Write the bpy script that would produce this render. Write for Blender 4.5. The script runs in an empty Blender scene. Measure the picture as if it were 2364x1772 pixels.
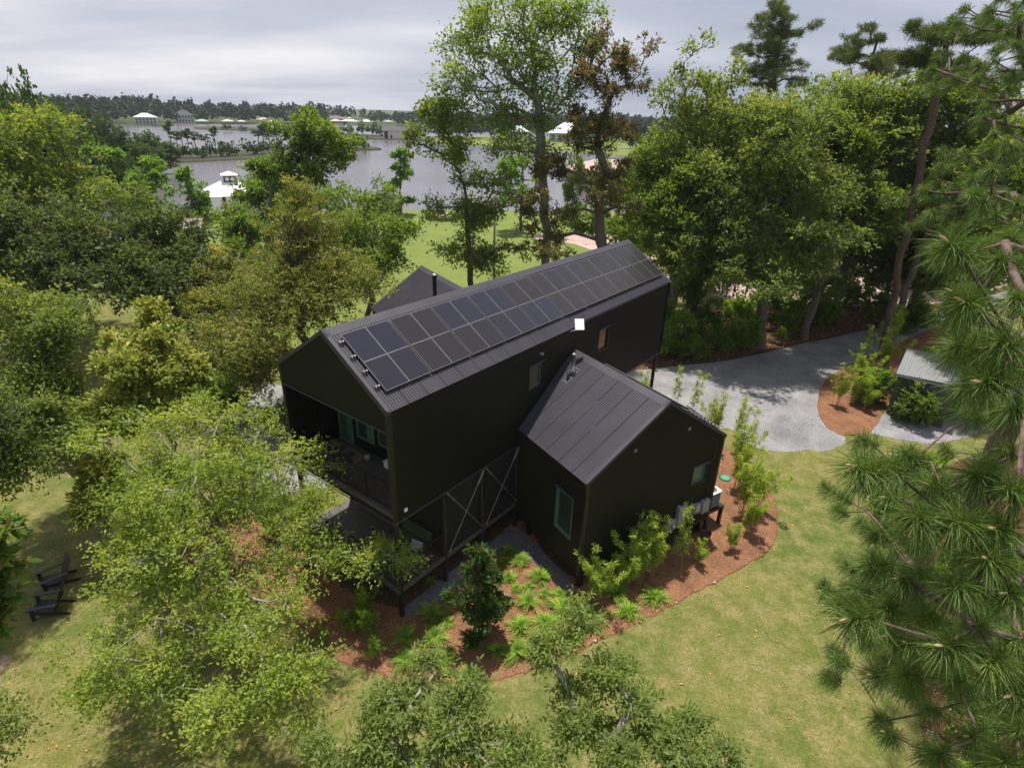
import bpy, math, random
import numpy as np
# ------------------------------------------------------------------ camera, sky, sun
scene = bpy.context.scene
R = math.radians
CAM_Z, PITCH, ROLL, FPX = 18.022, R(24.93), R(1.815), 1350.4
cd = bpy.data.cameras.new('camera'); cam = bpy.data.objects.new('camera', cd)
scene.collection.objects.link(cam); scene.camera = cam
cd.sensor_width = 36.0; cd.lens = 36.0 * FPX / 2364.0; cd.clip_end = 6000; cd.clip_start = 0.1
from mathutils import Matrix, Vector
fw = Vector((0, math.cos(PITCH), -math.sin(PITCH))); r0 = Vector((1, 0, 0)); u0 = r0.cross(fw)
rr = r0*math.cos(ROLL) + u0*math.sin(ROLL); uu = -r0*math.sin(ROLL) + u0*math.cos(ROLL)
cam.matrix_world = Matrix(((rr.x, uu.x, -fw.x, 0), (rr.y, uu.y, -fw.y, 0), (rr.z, uu.z, -fw.z, CAM_Z), (0, 0, 0, 1)))

world = bpy.data.worlds.new('World'); scene.world = world; world.use_nodes = True
SUN_EL, SUN_AZ = 77.0, 97.0          # azimuth measured from +X towards +Y
nt = world.node_tree; nt.nodes.clear()
def nd(t, **k):
    n = nt.nodes.new(t)
    for a, b in k.items(): setattr(n, a, b)
    return n
out = nd('ShaderNodeOutputWorld'); bg1 = nd('ShaderNodeBackground'); bg2 = nd('ShaderNodeBackground'); mx = nd('ShaderNodeMixShader')
sky = nd('ShaderNodeTexSky', sky_type='NISHITA'); sky.sun_disc = False
sky.sun_elevation = R(SUN_EL); sky.sun_rotation = R(90 - SUN_AZ); sky.air_density = 1.3; sky.dust_density = 2.0
bg1.inputs[1].default_value = 0.10
nt.links.new(sky.outputs[0], bg1.inputs[0])
tc = nd('ShaderNodeTexCoord'); sep = nd('ShaderNodeSeparateXYZ'); nt.links.new(tc.outputs['Generated'], sep.inputs[0])
zz = nd('ShaderNodeMath', operation='ABSOLUTE'); nt.links.new(sep.outputs[2], zz.inputs[0])
za = nd('ShaderNodeMath', operation='ADD'); za.inputs[1].default_value = 0.12; nt.links.new(zz.outputs[0], za.inputs[0])
dx = nd('ShaderNodeMath', operation='DIVIDE'); dy = nd('ShaderNodeMath', operation='DIVIDE')
nt.links.new(sep.outputs[0], dx.inputs[0]); nt.links.new(za.outputs[0], dx.inputs[1])
nt.links.new(sep.outputs[1], dy.inputs[0]); nt.links.new(za.outputs[0], dy.inputs[1])
cmb = nd('ShaderNodeCombineXYZ'); nt.links.new(dx.outputs[0], cmb.inputs[0]); nt.links.new(dy.outputs[0], cmb.inputs[1])
mp = nd('ShaderNodeMapping'); mp.inputs['Scale'].default_value = (.34, .62, 1); mp.inputs['Location'].default_value = (3.3, 1.7, 0)
nt.links.new(cmb.outputs[0], mp.inputs[0])
ns = nd('ShaderNodeTexNoise'); ns.inputs['Scale'].default_value = .62; ns.inputs['Detail'].default_value = 7; ns.inputs['Roughness'].default_value = .52; ns.inputs['Distortion'].default_value = .25
nt.links.new(mp.outputs[0], ns.inputs['Vector'])
cr = nd('ShaderNodeValToRGB'); cr.color_ramp.elements[0].position = .33; cr.color_ramp.elements[1].position = .68
cr.color_ramp.elements[0].color = (.33, .37, .47, 1); cr.color_ramp.elements[1].color = (.78, .77, .81, 1)
e = cr.color_ramp.elements.new(.5); e.color = (.49, .51, .60, 1)
nt.links.new(ns.outputs[0], cr.inputs[0]); nt.links.new(cr.outputs[0], bg2.inputs[0]); bg2.inputs[1].default_value = 0.84
mx.inputs[0].default_value = .93
nt.links.new(bg1.outputs[0], mx.inputs[1]); nt.links.new(bg2.outputs[0], mx.inputs[2]); nt.links.new(mx.outputs[0], out.inputs[0])

sl = bpy.data.lights.new('sun', 'SUN'); sl.energy = 4.6; sl.angle = R(1.6); sl.color = (1, .95, .87)
so = bpy.data.objects.new('sun', sl); scene.collection.objects.link(so)
sd = Vector((math.cos(R(SUN_AZ))*math.cos(R(SUN_EL)), math.sin(R(SUN_AZ))*math.cos(R(SUN_EL)), math.sin(R(SUN_EL))))
so.rotation_euler = sd.to_track_quat('Z', 'Y').to_euler(); so.location = sd * 60
vs = scene.view_settings; vs.view_transform = 'Standard'; vs.look = 'None'; vs.exposure = 0.5; vs.gamma = 1.0; vs.use_curve_mapping = False
scene.cycles.max_bounces = 6; scene.cycles.transparent_max_bounces = 12; scene.cycles.diffuse_bounces = 3
scene.cycles.caustics_reflective = False; scene.cycles.caustics_refractive = False

# ------------------------------------------------------------------ helpers
COL = scene.collection
rng = np.random.default_rng(11)
def tag(o, label=None, cat=None, group=None, kind=None):
    if label: o['label'] = label
    if cat: o['category'] = cat
    if group: o['group'] = group
    if kind: o['kind'] = kind
    return o
def empty(name, loc=(0, 0, 0), rz=0, **k):
    o = bpy.data.objects.new(name, None); COL.objects.link(o); o.location = loc; o.rotation_euler = (0, 0, rz); o.empty_display_size = .3
    return tag(o, **k)
def link(name, me, parent=None, loc=None, **k):
    o = bpy.data.objects.new(name, me); COL.objects.link(o)
    if parent is not None: o.parent = parent
    if loc is not None: o.location = loc
    return tag(o, **k)
def copy_tree(o, parent=None):
    c = o.copy(); COL.objects.link(c); c.parent = parent
    for ch in o.children: copy_tree(ch, c)
    return c
def np_mesh(name, V, F, mat, tint=None, smooth=False, side=None):
    """V (n,3), F (m,k) with constant k"""
    V = np.asarray(V, np.float32); F = np.asarray(F, np.int32)
    me = bpy.data.meshes.new(name); n, k = F.shape
    me.vertices.add(len(V)); me.vertices.foreach_set('co', V.ravel())
    me.loops.add(n*k); me.loops.foreach_set('vertex_index', F.ravel())
    me.polygons.add(n); me.polygons.foreach_set('loop_start', np.arange(0, n*k, k, dtype=np.int32))
    me.polygons.foreach_set('loop_total', np.full(n, k, np.int32))
    if tint is not None:
        a = me.attributes.new('tint', 'FLOAT', 'FACE'); a.data.foreach_set('value', np.asarray(tint, np.float32))
    if smooth: me.polygons.foreach_set('use_smooth', np.ones(n, bool))
    me.materials.append(mat); me.update(calc_edges=True); me.validate(); return me
class MB:
    """collects polygons; optional map turns (u,v,z) into world, origin is subtracted"""
    def __init__(s, f=None): s.v = []; s.q = []; s.f = f
    def add(s, vs, fs):
        b = len(s.v); s.v += [tuple(s.f(*p)) if s.f else tuple(p) for p in vs]; s.q += [tuple(i+b for i in q) for q in fs]; return s
    def box(s, x0, x1, y0, y1, z0, z1):
        return s.add([(x0,y0,z0),(x1,y0,z0),(x1,y1,z0),(x0,y1,z0),(x0,y0,z1),(x1,y0,z1),(x1,y1,z1),(x0,y1,z1)],
                     [(0,3,2,1),(4,5,6,7),(0,1,5,4),(1,2,6,5),(2,3,7,6),(3,0,4,7)])
    def beam(s, a, b, w, h=None):
        h = h or w; a = Vector(a); b = Vector(b); d = (b-a).normalized()
        up = Vector((0, 0, 1)) if abs(d.z) < .95 else Vector((1, 0, 0))
        x = d.cross(up).normalized()*w/2; y = x.cross(d).normalized()*h/2
        p = [a-x-y, a+x-y, a+x+y, a-x+y, b-x-y, b+x-y, b+x+y, b-x+y]
        return s.add([tuple(q) for q in p], [(0,3,2,1),(4,5,6,7),(0,1,5,4),(1,2,6,5),(2,3,7,6),(3,0,4,7)])
    def tube(s, pts, r, n=8, cap=True):
        pts = [Vector(p) for p in pts]; rs = r if isinstance(r, (list, tuple)) else [r]*len(pts); V = []; F = []
        for i, p in enumerate(pts):
            d = (pts[min(i+1, len(pts)-1)] - pts[max(i-1, 0)]).normalized()
            up = Vector((0, 0, 1)) if abs(d.z) < .9 else Vector((1, 0, 0))
            x = d.cross(up).normalized(); y = x.cross(d)
            for k in range(n):
                t = 2*math.pi*k/n; V.append(tuple(p + (x*math.cos(t) + y*math.sin(t))*rs[i]))
        for i in range(len(pts)-1):
            for k in range(n): F.append((i*n+k, i*n+(k+1) % n, (i+1)*n+(k+1) % n, (i+1)*n+k))
        if cap: F.append(tuple(range(n))[::-1]); F.append(tuple((len(pts)-1)*n+k for k in range(n)))
        return s.add(V, F)
    def lathe(s, prof, c=(0, 0, 0), n=20):
        V = []; F = []
        for r, z in prof:
            for k in range(n):
                t = 2*math.pi*k/n; V.append((c[0]+r*math.cos(t), c[1]+r*math.sin(t), c[2]+z))
        for i in range(len(prof)-1):
            for k in range(n): F.append((i*n+k, i*n+(k+1) % n, (i+1)*n+(k+1) % n, (i+1)*n+k))
        return s.add(V, F)
    def mesh(s, name, mat, origin=(0, 0, 0), smooth=False):
        me = bpy.data.meshes.new(name); me.from_pydata([(a-origin[0], b-origin[1], c-origin[2]) for a, b, c in s.v], [], s.q)
        me.materials.append(mat)
        if smooth:
            for p in me.polygons: p.use_smooth = True
        me.update(); return me
    def build(s, name, mat, parent=None, smooth=False, **k):
        o = (0, 0, 0)
        if parent is not None and parent.type == 'EMPTY' and not parent.parent: o = tuple(parent.location)
        elif parent is not None and parent.parent: o = tuple(parent.parent.location)
        return link(name, s.mesh(name, mat, o, smooth), parent, **k)

# ------------------------------------------------------------------ materials
def mat(name):
    m = bpy.data.materials.new(name); m.use_nodes = True; t = m.node_tree; return m, t, t.nodes['Principled BSDF']
def N(t, typ, **k):
    n = t.nodes.new(typ)
    for a, b in k.items():
        if a == 'inp':
            for i, v in b.items(): n.inputs[i].default_value = v
        else: setattr(n, a, b)
    return n
def noise(t, scale, detail=4, rough=.55, coord='Object', vec=None):
    n = N(t, 'ShaderNodeTexNoise', inp={'Scale': scale, 'Detail': detail, 'Roughness': rough})
    if vec is None:
        c = N(t, 'ShaderNodeTexCoord'); t.links.new(c.outputs[coord], n.inputs['Vector'])
    else: t.links.new(vec, n.inputs['Vector'])
    return n
def ramp(t, src, stops):
    r = N(t, 'ShaderNodeValToRGB'); t.links.new(src, r.inputs[0]); el = r.color_ramp.elements
    el[0].position, el[0].color = stops[0][0], (*stops[0][1], 1); el[1].position, el[1].color = stops[-1][0], (*stops[-1][1], 1)
    for p, c in stops[1:-1]: q = el.new(p); q.color = (*c, 1)
    return r
def mixc(t, fac, a, b, mode='MIX'):
    m = N(t, 'ShaderNodeMix', data_type='RGBA', blend_type=mode)
    if isinstance(fac, (int, float)): m.inputs[0].default_value = fac
    else: t.links.new(fac, m.inputs[0])
    for i, c in ((6, a), (7, b)):
        if isinstance(c, tuple): m.inputs[i].default_value = (*c, 1)
        else: t.links.new(c, m.inputs[i])
    return m.outputs[2]
def bump(t, b, src, strength=.4, dist=.02):
    n = N(t, 'ShaderNodeBump', inp={'Strength': strength, 'Distance': dist}); t.links.new(src, n.inputs['Height']); t.links.new(n.outputs[0], b.inputs['Normal'])
def plain(name, col, rough=.6, metal=0, var=.12, scale=6, spec=.5):
    m, t, b = mat(name); n = noise(t, scale, 5)
    r = ramp(t, n.outputs[0], [(.3, tuple(c*(1-var) for c in col)), (.7, tuple(min(1, c*(1+var)) for c in col))])
    t.links.new(r.outputs[0], b.inputs['Base Color']); b.inputs['Roughness'].default_value = rough; b.inputs['Metallic'].default_value = metal
    b.inputs['Specular IOR Level'].default_value = spec; return m
LB = 1.6
def yl(c): return (min(.6, c[0]*LB*1.06), min(.6, c[1]*LB), c[2]*LB*.95)
def leafmat(name, a, b_, c=None, rough=.45, trans=.46, back=None, spec=.22):
    rough = rough+.14
    m, t, b = mat(name); at = N(t, 'ShaderNodeAttribute', attribute_name='tint')
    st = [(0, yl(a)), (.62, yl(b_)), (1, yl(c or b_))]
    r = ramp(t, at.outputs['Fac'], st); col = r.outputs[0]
    if back:
        g = N(t, 'ShaderNodeNewGeometry'); col = mixc(t, g.outputs['Backfacing'], col, back)
    t.links.new(col, b.inputs['Base Color']); b.inputs['Roughness'].default_value = rough; b.inputs['Specular IOR Level'].default_value = spec
    tr = N(t, 'ShaderNodeBsdfTranslucent'); h = N(t, 'ShaderNodeHueSaturation', inp={'Saturation': 1.15, 'Value': 1.7}); h.inputs['Hue'].default_value = .485
    t.links.new(col, h.inputs['Color']); t.links.new(h.outputs[0], tr.inputs[0])
    ms = N(t, 'ShaderNodeMixShader'); ms.inputs[0].default_value = trans
    t.links.new(b.outputs[0], ms.inputs[1]); t.links.new(tr.outputs[0], ms.inputs[2]); t.links.new(ms.outputs[0], t.nodes['Material Output'].inputs[0])
    return m
def barkmat(name, a, b_, sc=9):
    m, t, b = mat(name); n = noise(t, sc, 6, .65); r = ramp(t, n.outputs[0], [(.32, a), (.68, b_)])
    t.links.new(r.outputs[0], b.inputs['Base Color']); b.inputs['Roughness'].default_value = .9; bump(t, b, n.outputs[0], .6, .03); return m

M = {}
M['siding'] = plain('black_siding', (.0066, .0066, .0066), .42, 0, .25, 1.3, .35)
M['siding_in'] = plain('dark_siding_recess', (.008, .0078, .0072), .6, 0, .2, 2, .3)
def roofmat():
    m, t, b = mat('charcoal_roof_metal'); n = noise(t, .8, 6); n2 = noise(t, 7, 3)
    r = ramp(t, n.outputs[0], [(.3, (.037, .035, .045)), (.7, (.052, .049, .062))]); t.links.new(r.outputs[0], b.inputs['Base Color'])
    q = ramp(t, n2.outputs[0], [(.3, (.42, .42, .42)), (.7, (.6, .6, .6))]); t.links.new(q.outputs[0], b.inputs['Roughness']); b.inputs['Specular IOR Level'].default_value = .45
    return m
M['roof'] = roofmat()
M['trim'] = plain('black_trim', (.012, .012, .012), .4, 0, .2, 3)
M['edge'] = plain('grey_drip_edge', (.09, .095, .11), .35, .3, .1, 3)
M['steel'] = plain('galvanised_steel', (.42, .42, .41), .35, .85, .15, 9)
M['rod'] = plain('brushed_brace_rod', (.38, .36, .33), .4, .6, .15, 9)
M['box'] = plain('grey_enclosure_paint', (.25, .265, .27), .5, 0, .06, 5)
M['white'] = plain('white_paint', (.78, .78, .76), .4, 0, .04, 3)
M['deck'] = plain('grey_brown_decking', (.085, .075, .068), .7, 0, .25, 4)
M['rubber'] = plain('black_plastic', (.012, .012, .013), .45, 0, .2, 6)
M['soffit'] = plain('dark_soffit', (.01, .01, .01), .8)
def glassmat(name, col, rough=.06):
    m, t, b = mat(name); b.inputs['Base Color'].default_value = (*col, 1); b.inputs['Roughness'].default_value = rough; b.inputs['Specular IOR Level'].default_value = .6
    n = noise(t, .9, 2); bump(t, b, n.outputs[0], .04, .02); return m
M['glass'] = glassmat('green_tinted_glass', (.055, .10, .075))
M['glass_dark'] = glassmat('dark_window_glass', (.03, .045, .035))
M['glass_warm'] = glassmat('window_glass_over_wood_blind', (.22, .13, .06))
M['curtain'] = plain('teal_grey_curtain', (.05, .13, .10), .8, 0, .2, 3)
M['frame'] = plain('window_frame_greenish', (.10, .17, .14), .4)
def screenmat():
    m, t, b = mat('insect_screen'); b.inputs['Base Color'].default_value = (.02, .02, .02, 1); b.inputs['Roughness'].default_value = .8
    tr = N(t, 'ShaderNodeBsdfTransparent'); ms = N(t, 'ShaderNodeMixShader'); ms.inputs[0].default_value = .45
    t.links.new(b.outputs[0], ms.inputs[1]); t.links.new(tr.outputs[0], ms.inputs[2]); t.links.new(ms.outputs[0], t.nodes['Material Output'].inputs[0]); return m
M['screen'] = screenmat()
def solarmat(name, col):
    m, t, b = mat(name); c = N(t, 'ShaderNodeTexCoord'); br = N(t, 'ShaderNodeTexBrick', inp={'Scale': 1, 'Mortar Size': .003, 'Brick Width': .0165, 'Row Height': .16, 'Color1': (*col, 1), 'Color2': (*[x*1.12 for x in col], 1), 'Mortar': (*[x*1.9+.004 for x in col], 1)})
    br.offset = 0; t.links.new(c.outputs['Object'], br.inputs['Vector']); n = noise(t, 1.7, 4)
    k = mixc(t, n.outputs[0], br.outputs[0], tuple(min(1, x*1.5) for x in col)); t.links.new(k, b.inputs['Base Color'])
    b.inputs['Roughness'].default_value = .22; b.inputs['Specular IOR Level'].default_value = .32; return m
M['solar_blue'] = solarmat('solar_cell_blue', (.0135, .0135, .0225)); M['solar_brown'] = solarmat('solar_cell_brown', (.0155, .0130, .0155)); M['solar_mid'] = solarmat('solar_cell_plum', (.0135, .0128, .0185)); M['solar_dark'] = solarmat('solar_cell_dark', (.012, .0112, .013))
M['solar_frame'] = plain('aluminium_panel_frame', (.30, .29, .27), .4, .5, .08, 4)

def lawnmat(name, g1, g2, dry, dryamt=.5):
    m, t, b = mat(name); a = noise(t, .16, 6, .7); c = noise(t, 1.1, 7, .75); d = noise(t, 9, 4, .85); e = noise(t, 40, 2, .8)
    base = ramp(t, a.outputs[0], [(.36, g1), (.62, g2)]).outputs[0]
    dm = ramp(t, c.outputs[0], [(dryamt, (0, 0, 0)), (dryamt+.2, (1, 1, 1))]).outputs[0]
    mm = N(t, 'ShaderNodeMath', operation='MULTIPLY'); t.links.new(dm, mm.inputs[0]); t.links.new(d.outputs[0], mm.inputs[1])
    base = mixc(t, mm.outputs[0], base, dry)
    sp = ramp(t, d.outputs[0], [(.32, (.68, .70, .68)), (.68, (1.28, 1.26, 1.22))]).outputs[0]; base = mixc(t, 1.0, base, sp, 'MULTIPLY')
    sp2 = ramp(t, e.outputs[0], [(.3, (.45, .48, .45)), (.7, (1.6, 1.55, 1.45))]).outputs[0]; base = mixc(t, .85, base, sp2, 'MULTIPLY')
    t.links.new(base, b.inputs['Base Color']); b.inputs['Roughness'].default_value = .9; b.inputs['Specular IOR Level'].default_value = .15
    bump(t, b, d.outputs[0], .7, .05); return m
M['lawn'] = lawnmat('garden_lawn', (.070, .108, .020), (.132, .138, .035), (.30, .23, .12), .42)
M['shore_grass'] = lawnmat('far_shore_grass', (.04, .06, .02), (.06, .08, .024), (.13, .12, .06), .55)
M['lawn_far'] = lawnmat('lake_lawn', (.125, .165, .038), (.16, .19, .050), (.24, .22, .10), .58)
def mulchmat(name='pine_bark_mulch', cols=((.15, .070, .038), (.33, .165, .090), (.52, .32, .20))):
    m, t, b = mat(name); c = N(t, 'ShaderNodeTexCoord'); w = noise(t, 1.1, 4)
    mp_ = N(t, 'ShaderNodeMapping', inp={'Scale': (1, 2.3, 1), 'Rotation': (0, 0, .6)}); t.links.new(c.outputs['Object'], mp_.inputs[0])
    v = N(t, 'ShaderNodeTexVoronoi', inp={'Scale': 22}); t.links.new(mp_.outputs[0], v.inputs['Vector'])
    f = noise(t, 30, 4, .8); col = ramp(t, v.outputs['Color'], [(.1, cols[0]), (.55, cols[1]), (.95, cols[2])]).outputs[0]
    base = mixc(t, .55, col, ramp(t, f.outputs[0], [(.3, cols[0]), (.7, cols[1])]).outputs[0])
    base = mixc(t, 1.0, base, ramp(t, w.outputs[0], [(.3, (.75, .75, .75)), (.7, (1.2, 1.15, 1.1))]).outputs[0], 'MULTIPLY')
    t.links.new(base, b.inputs['Base Color']); b.inputs['Roughness'].default_value = .95; b.inputs['Specular IOR Level'].default_value = .1; bump(t, b, v.outputs['Distance'], .9, .05); return m
M['mulch'] = mulchmat()
M['litter'] = mulchmat('forest_leaf_litter', ((.045, .026, .015), (.15, .075, .042), (.34, .20, .12)))
def gravelmat(name, cols, sc=38):
    m, t, b = mat(name); c = N(t, 'ShaderNodeTexCoord'); v = N(t, 'ShaderNodeTexVoronoi', inp={'Scale': sc}); t.links.new(c.outputs['Object'], v.inputs['Vector'])
    n = noise(t, .5, 6, .65); f = noise(t, 12, 4, .7)
    base = ramp(t, v.outputs['Color'], [(.0, cols[0]), (.5, cols[1]), (1, cols[2])]).outputs[0]
    base = mixc(t, 1.0, base, ramp(t, n.outputs[0], [(.32, (.72, .71, .72)), (.68, (1.18, 1.17, 1.15))]).outputs[0], 'MULTIPLY')
    base = mixc(t, .8, base, ramp(t, f.outputs[0], [(.3, (.7, .7, .7)), (.7, (1.25, 1.25, 1.25))]).outputs[0], 'MULTIPLY')
    t.links.new(base, b.inputs['Base Color']); b.inputs['Roughness'].default_value = .9; b.inputs['Specular IOR Level'].default_value = .2; bump(t, b, v.outputs['Distance'], .8, .04); return m
M['gravel'] = gravelmat('crushed_grey_gravel', ((.17, .17, .18), (.28, .275, .28), (.42, .41, .41)))
M['gravel_dark'] = gravelmat('path_gravel', ((.09, .09, .098), (.16, .16, .172), (.27, .27, .28)))
M['pave'] = gravelmat('pink_brick_drive', ((.32, .22, .19), (.42, .31, .27), (.55, .44, .39)), 5)
M['sand'] = gravelmat('pale_bare_soil', ((.17, .13, .08), (.24, .19, .12), (.33, .27, .18)), 60)
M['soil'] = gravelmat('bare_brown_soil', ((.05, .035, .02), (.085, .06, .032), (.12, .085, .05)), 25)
def watermat():
    m, t, b = mat('lake_water'); c = N(t, 'ShaderNodeTexCoord'); mp_ = N(t, 'ShaderNodeMapping', inp={'Scale': (.5, 1.6, 1)}); t.links.new(c.outputs['Object'], mp_.inputs[0])
    n = noise(t, .9, 5, .6, vec=mp_.outputs[0]); w = noise(t, .012, 3, .5)
    t.links.new(ramp(t, w.outputs[0], [(.35, (.105, .095, .105)), (.65, (.15, .14, .155))]).outputs[0], b.inputs['Base Color'])
    b.inputs['Roughness'].default_value = .16; b.inputs['IOR'].default_value = 1.33; bump(t, b, n.outputs[0], .35, .25); return m
M['water'] = watermat()
M['bank'] = gravelmat('muddy_bank', ((.025, .03, .015), (.045, .05, .025), (.075, .07, .04)), 4)

M['bark'] = barkmat('grey_brown_bark', (.07, .055, .042), (.19, .16, .13))
M['bark_dark'] = barkmat('dark_bark', (.028, .022, .017), (.085, .07, .055))
M['bark_pale'] = barkmat('pale_lichen_bark', (.14, .12, .10), (.36, .34, .30), 14)
M['bark_pine'] = barkmat('pine_bark', (.05, .032, .024), (.17, .11, .085), 7)
L_ = {}
L_['oak_green'] = leafmat('oak_leaf_green', (.035, .065, .014), (.085, .135, .026), (.14, .18, .035))
L_['oak_yellow'] = leafmat('oak_leaf_yellow_tip', (.042, .074, .016), (.090, .132, .028), (.150, .180, .038))
L_['oak_dark'] = leafmat('oak_leaf_dark', (.022, .036, .011), (.048, .072, .019), (.10, .125, .03), rough=.35)
L_['oak_grey'] = leafmat('oak_leaf_grey_green', (.045, .072, .018), (.092, .132, .030), (.15, .18, .045), rough=.4)
L_['oak_sparse'] = leafmat('oak_leaf_airy', (.05, .080, .018), (.105, .145, .030), (.17, .20, .05))
L_['oak_spring'] = leafmat('oak_leaf_spring', (.080, .122, .020), (.140, .195, .034), (.215, .255, .055), rough=.42)
L_['oak_laurel'] = leafmat('laurel_leaf', (.065, .092, .026), (.11, .155, .040), (.17, .21, .06), rough=.4)
L_['ash'] = leafmat('ash_leaf', (.045, .085, .018), (.10, .155, .030), (.16, .21, .045))
L_['cypress'] = leafmat('cypress_foliage', (.045, .095, .020), (.095, .17, .035), (.15, .23, .05), rough=.6)
L_['cedar'] = leafmat('cedar_foliage', (.060, .078, .016), (.112, .136, .026), (.17, .18, .038), rough=.65, trans=.25)
L_['magnolia_light'] = leafmat('magnolia_leaf_light', (.08, .12, .022), (.155, .20, .038), (.26, .27, .06), rough=.3, back=(.17, .19, .05))
L_['magnolia_near'] = leafmat('magnolia_leaf_glossy', (.025, .055, .012), (.06, .115, .018), (.14, .20, .03), rough=.25, back=(.16, .15, .05))
L_['magnolia_brown'] = leafmat('magnolia_leaf_dark', (.035, .058, .014), (.075, .105, .025), (.15, .105, .035), rough=.3, back=(.13, .095, .038))
L_['magnolia_young'] = leafmat('magnolia_leaf_young', (.014, .04, .008), (.03, .075, .013), (.07, .12, .02), rough=.22, back=(.12, .07, .025))
L_['pine_far'] = leafmat('pine_needles_far', (.034, .052, .016), (.075, .105, .028), (.12, .145, .04), rough=.5, trans=.15)
L_['pine'] = leafmat('pine_needles', (.028, .055, .013), (.065, .110, .022), (.14, .19, .04), rough=.4, trans=.2)
L_['bamboo'] = leafmat('bamboo_leaf', (.08, .14, .020), (.17, .24, .034), (.28, .33, .06), rough=.45, trans=.45)
L_['fern'] = leafmat('fern_frond', (.055, .115, .016), (.13, .22, .026), (.23, .32, .045), rough=.45, trans=.4)
L_['shrub'] = leafmat('shrub_leaf', (.04, .08, .014), (.10, .17, .024), (.17, .24, .04), rough=.4)
L_['far'] = leafmat('distant_foliage', (.012, .024, .014), (.022, .039, .020), (.038, .060, .026), rough=.7, trans=.1)
L_['mid'] = leafmat('middle_distance_foliage', (.022, .046, .012), (.045, .082, .018), (.075, .12, .025), rough=.6, trans=.2)

# ------------------------------------------------------------------ ground
from mathutils.geometry import tessellate_polygon
def smooth_pts(P, k=4):
    P = np.array(P, float); n = len(P); o = []
    for i in range(n):
        a, b, c, d = P[i-1], P[i], P[(i+1) % n], P[(i+2) % n]
        for j in range(k):
            t = j/k; o.append(.5*((2*b)+(-a+c)*t+(2*a-5*b+4*c-d)*t*t+(-a+3*b-3*c+d)*t**3))
    return np.array(o)
def sheet(name, P, z, m, skirt=.0, k=4, jitter=0, kind='structure', **kw):
    Q = smooth_pts(P, k) if k > 1 else np.array(P, float)
    if jitter: Q = Q + rng.normal(0, jitter, Q.shape)
    V = [(x, y, z) for x, y in Q]; n = len(V); F = [tuple(t) for t in tessellate_polygon([[Vector(v) for v in V]])]
    # face up
    F = [f if ((V[f[1]][0]-V[f[0]][0])*(V[f[2]][1]-V[f[0]][1])-(V[f[1]][1]-V[f[0]][1])*(V[f[2]][0]-V[f[0]][0])) > 0 else f[::-1] for f in F]
    if skirt:
        c = Q.mean(0)
        for x, y in Q:
            d = np.array([x, y])-c; d = d/np.linalg.norm(d); V.append((x+d[0]*skirt*1.3, y+d[1]*skirt*1.3, z-skirt))
        F += [(i, (i+1) % n, n+(i+1) % n, n+i) for i in range(n)]
    me = bpy.data.meshes.new(name); me.from_pydata(V, [], F); me.materials.append(m); me.update()
    return link(name, me, kind=kind, **kw)
link('lake_water', np_mesh('lake_water', [(-4000, -600, -1.3), (4000, -600, -1.3), (4000, 5500, -1.3), (-4000, 5500, -1.3)], [(0, 1, 2, 3)], M['water']), kind='structure')
SHORE = [(-420, 60), (-330, 140), (-200, 165), (-140, 118), (-95, 102), (-68, 97), (-58, 98), (-50, 106), (-40, 113), (-23, 117.5), (0, 121.5), (22, 124), (45, 118), (60, 112), (110, 125), (200, 150), (420, 160)]
sheet('ground', [(-420, -80)] + [(-420, 0)] + SHORE + [(420, 0), (420, -80)], 0, M['lawn'], skirt=1.6, k=1)
sheet('far_lawn', [(-60, 92), (-48, 103), (-38, 111), (-23, 116), (0, 120), (22, 122.5), (45, 116), (50, 98), (30, 76), (12, 60), (6, 46), (-6, 42), (-22, 46), (-40, 56), (-60, 70)], .004, M['lawn_far'], k=3)
sheet('forest_floor', [(6.5, 39.5), (10.06, 42.11), (13.47, 43.25), (17.67, 44.67), (21.58, 46.72), (25.17, 48.88), (28.83, 50.74), (32.69, 52.96), (36.03, 54.51), (41.54, 57.97), (60, 70), (80, 84), (66, 78), (50, 70), (30, 62), (16, 56), (6, 47)], .008, M['litter'], k=4, jitter=.08)
sheet('forest_floor', [(30, -8), (14.8, 2), (12.9, 8), (12.7, 10), (13.6, 12.4), (14.9, 15), (16.3, 17.8), (18.3, 21), (20.5, 24.5), (23, 27.5), (28, 30.5), (40, 34), (60, 30), (60, -8)], .008, M['litter'], k=3, jitter=.05)
sheet('driveway', [(46.25, 61.07), (41.54, 57.97), (36.03, 54.51), (32.69, 52.96), (28.83, 50.74), (25.17, 48.88), (21.58, 46.72), (17.67, 44.67), (13.47, 43.25), (10.06, 42.11), (4, 40.5), (-2, 38), (-3, 34), (1, 29), (7, 28.5), (11, 31.5), (13.6, 33), (14.14, 32.65), (14.39, 31.17), (15.49, 30.42), (16.7, 30.34), (18.52, 30.91), (19.85, 31.92), (20.56, 33.06), (20.83, 35.21), (21.97, 37.92), (23.94, 41.05), (26.06, 43.2), (30.71, 46.9), (38.33, 52.77), (46.74, 59.05), (70, 72), (68, 75)], .014, M['gravel'], k=4, jitter=.03)
sheet('gravel_pad', [(25.48, 35.77), (23.22, 33.34), (24.04, 32.5), (26.0, 31.9), (28, 32.4), (31, 34), (33, 38), (30, 40), (27, 37)], .014, M['gravel'], k=4, jitter=.02)
sheet('mulch_island', [(20.83, 35.21), (20.56, 33.06), (21.0, 32.6), (23.3, 33.3), (25.4, 35.9), (27.6, 38.6), (33, 45), (41, 52), (46.7, 58.8), (38.33, 52.6), (30.71, 46.8), (26.06, 43.1), (23.94, 40.95), (21.97, 37.82)], .05, M['mulch'], skirt=.05, jitter=.03)
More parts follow.
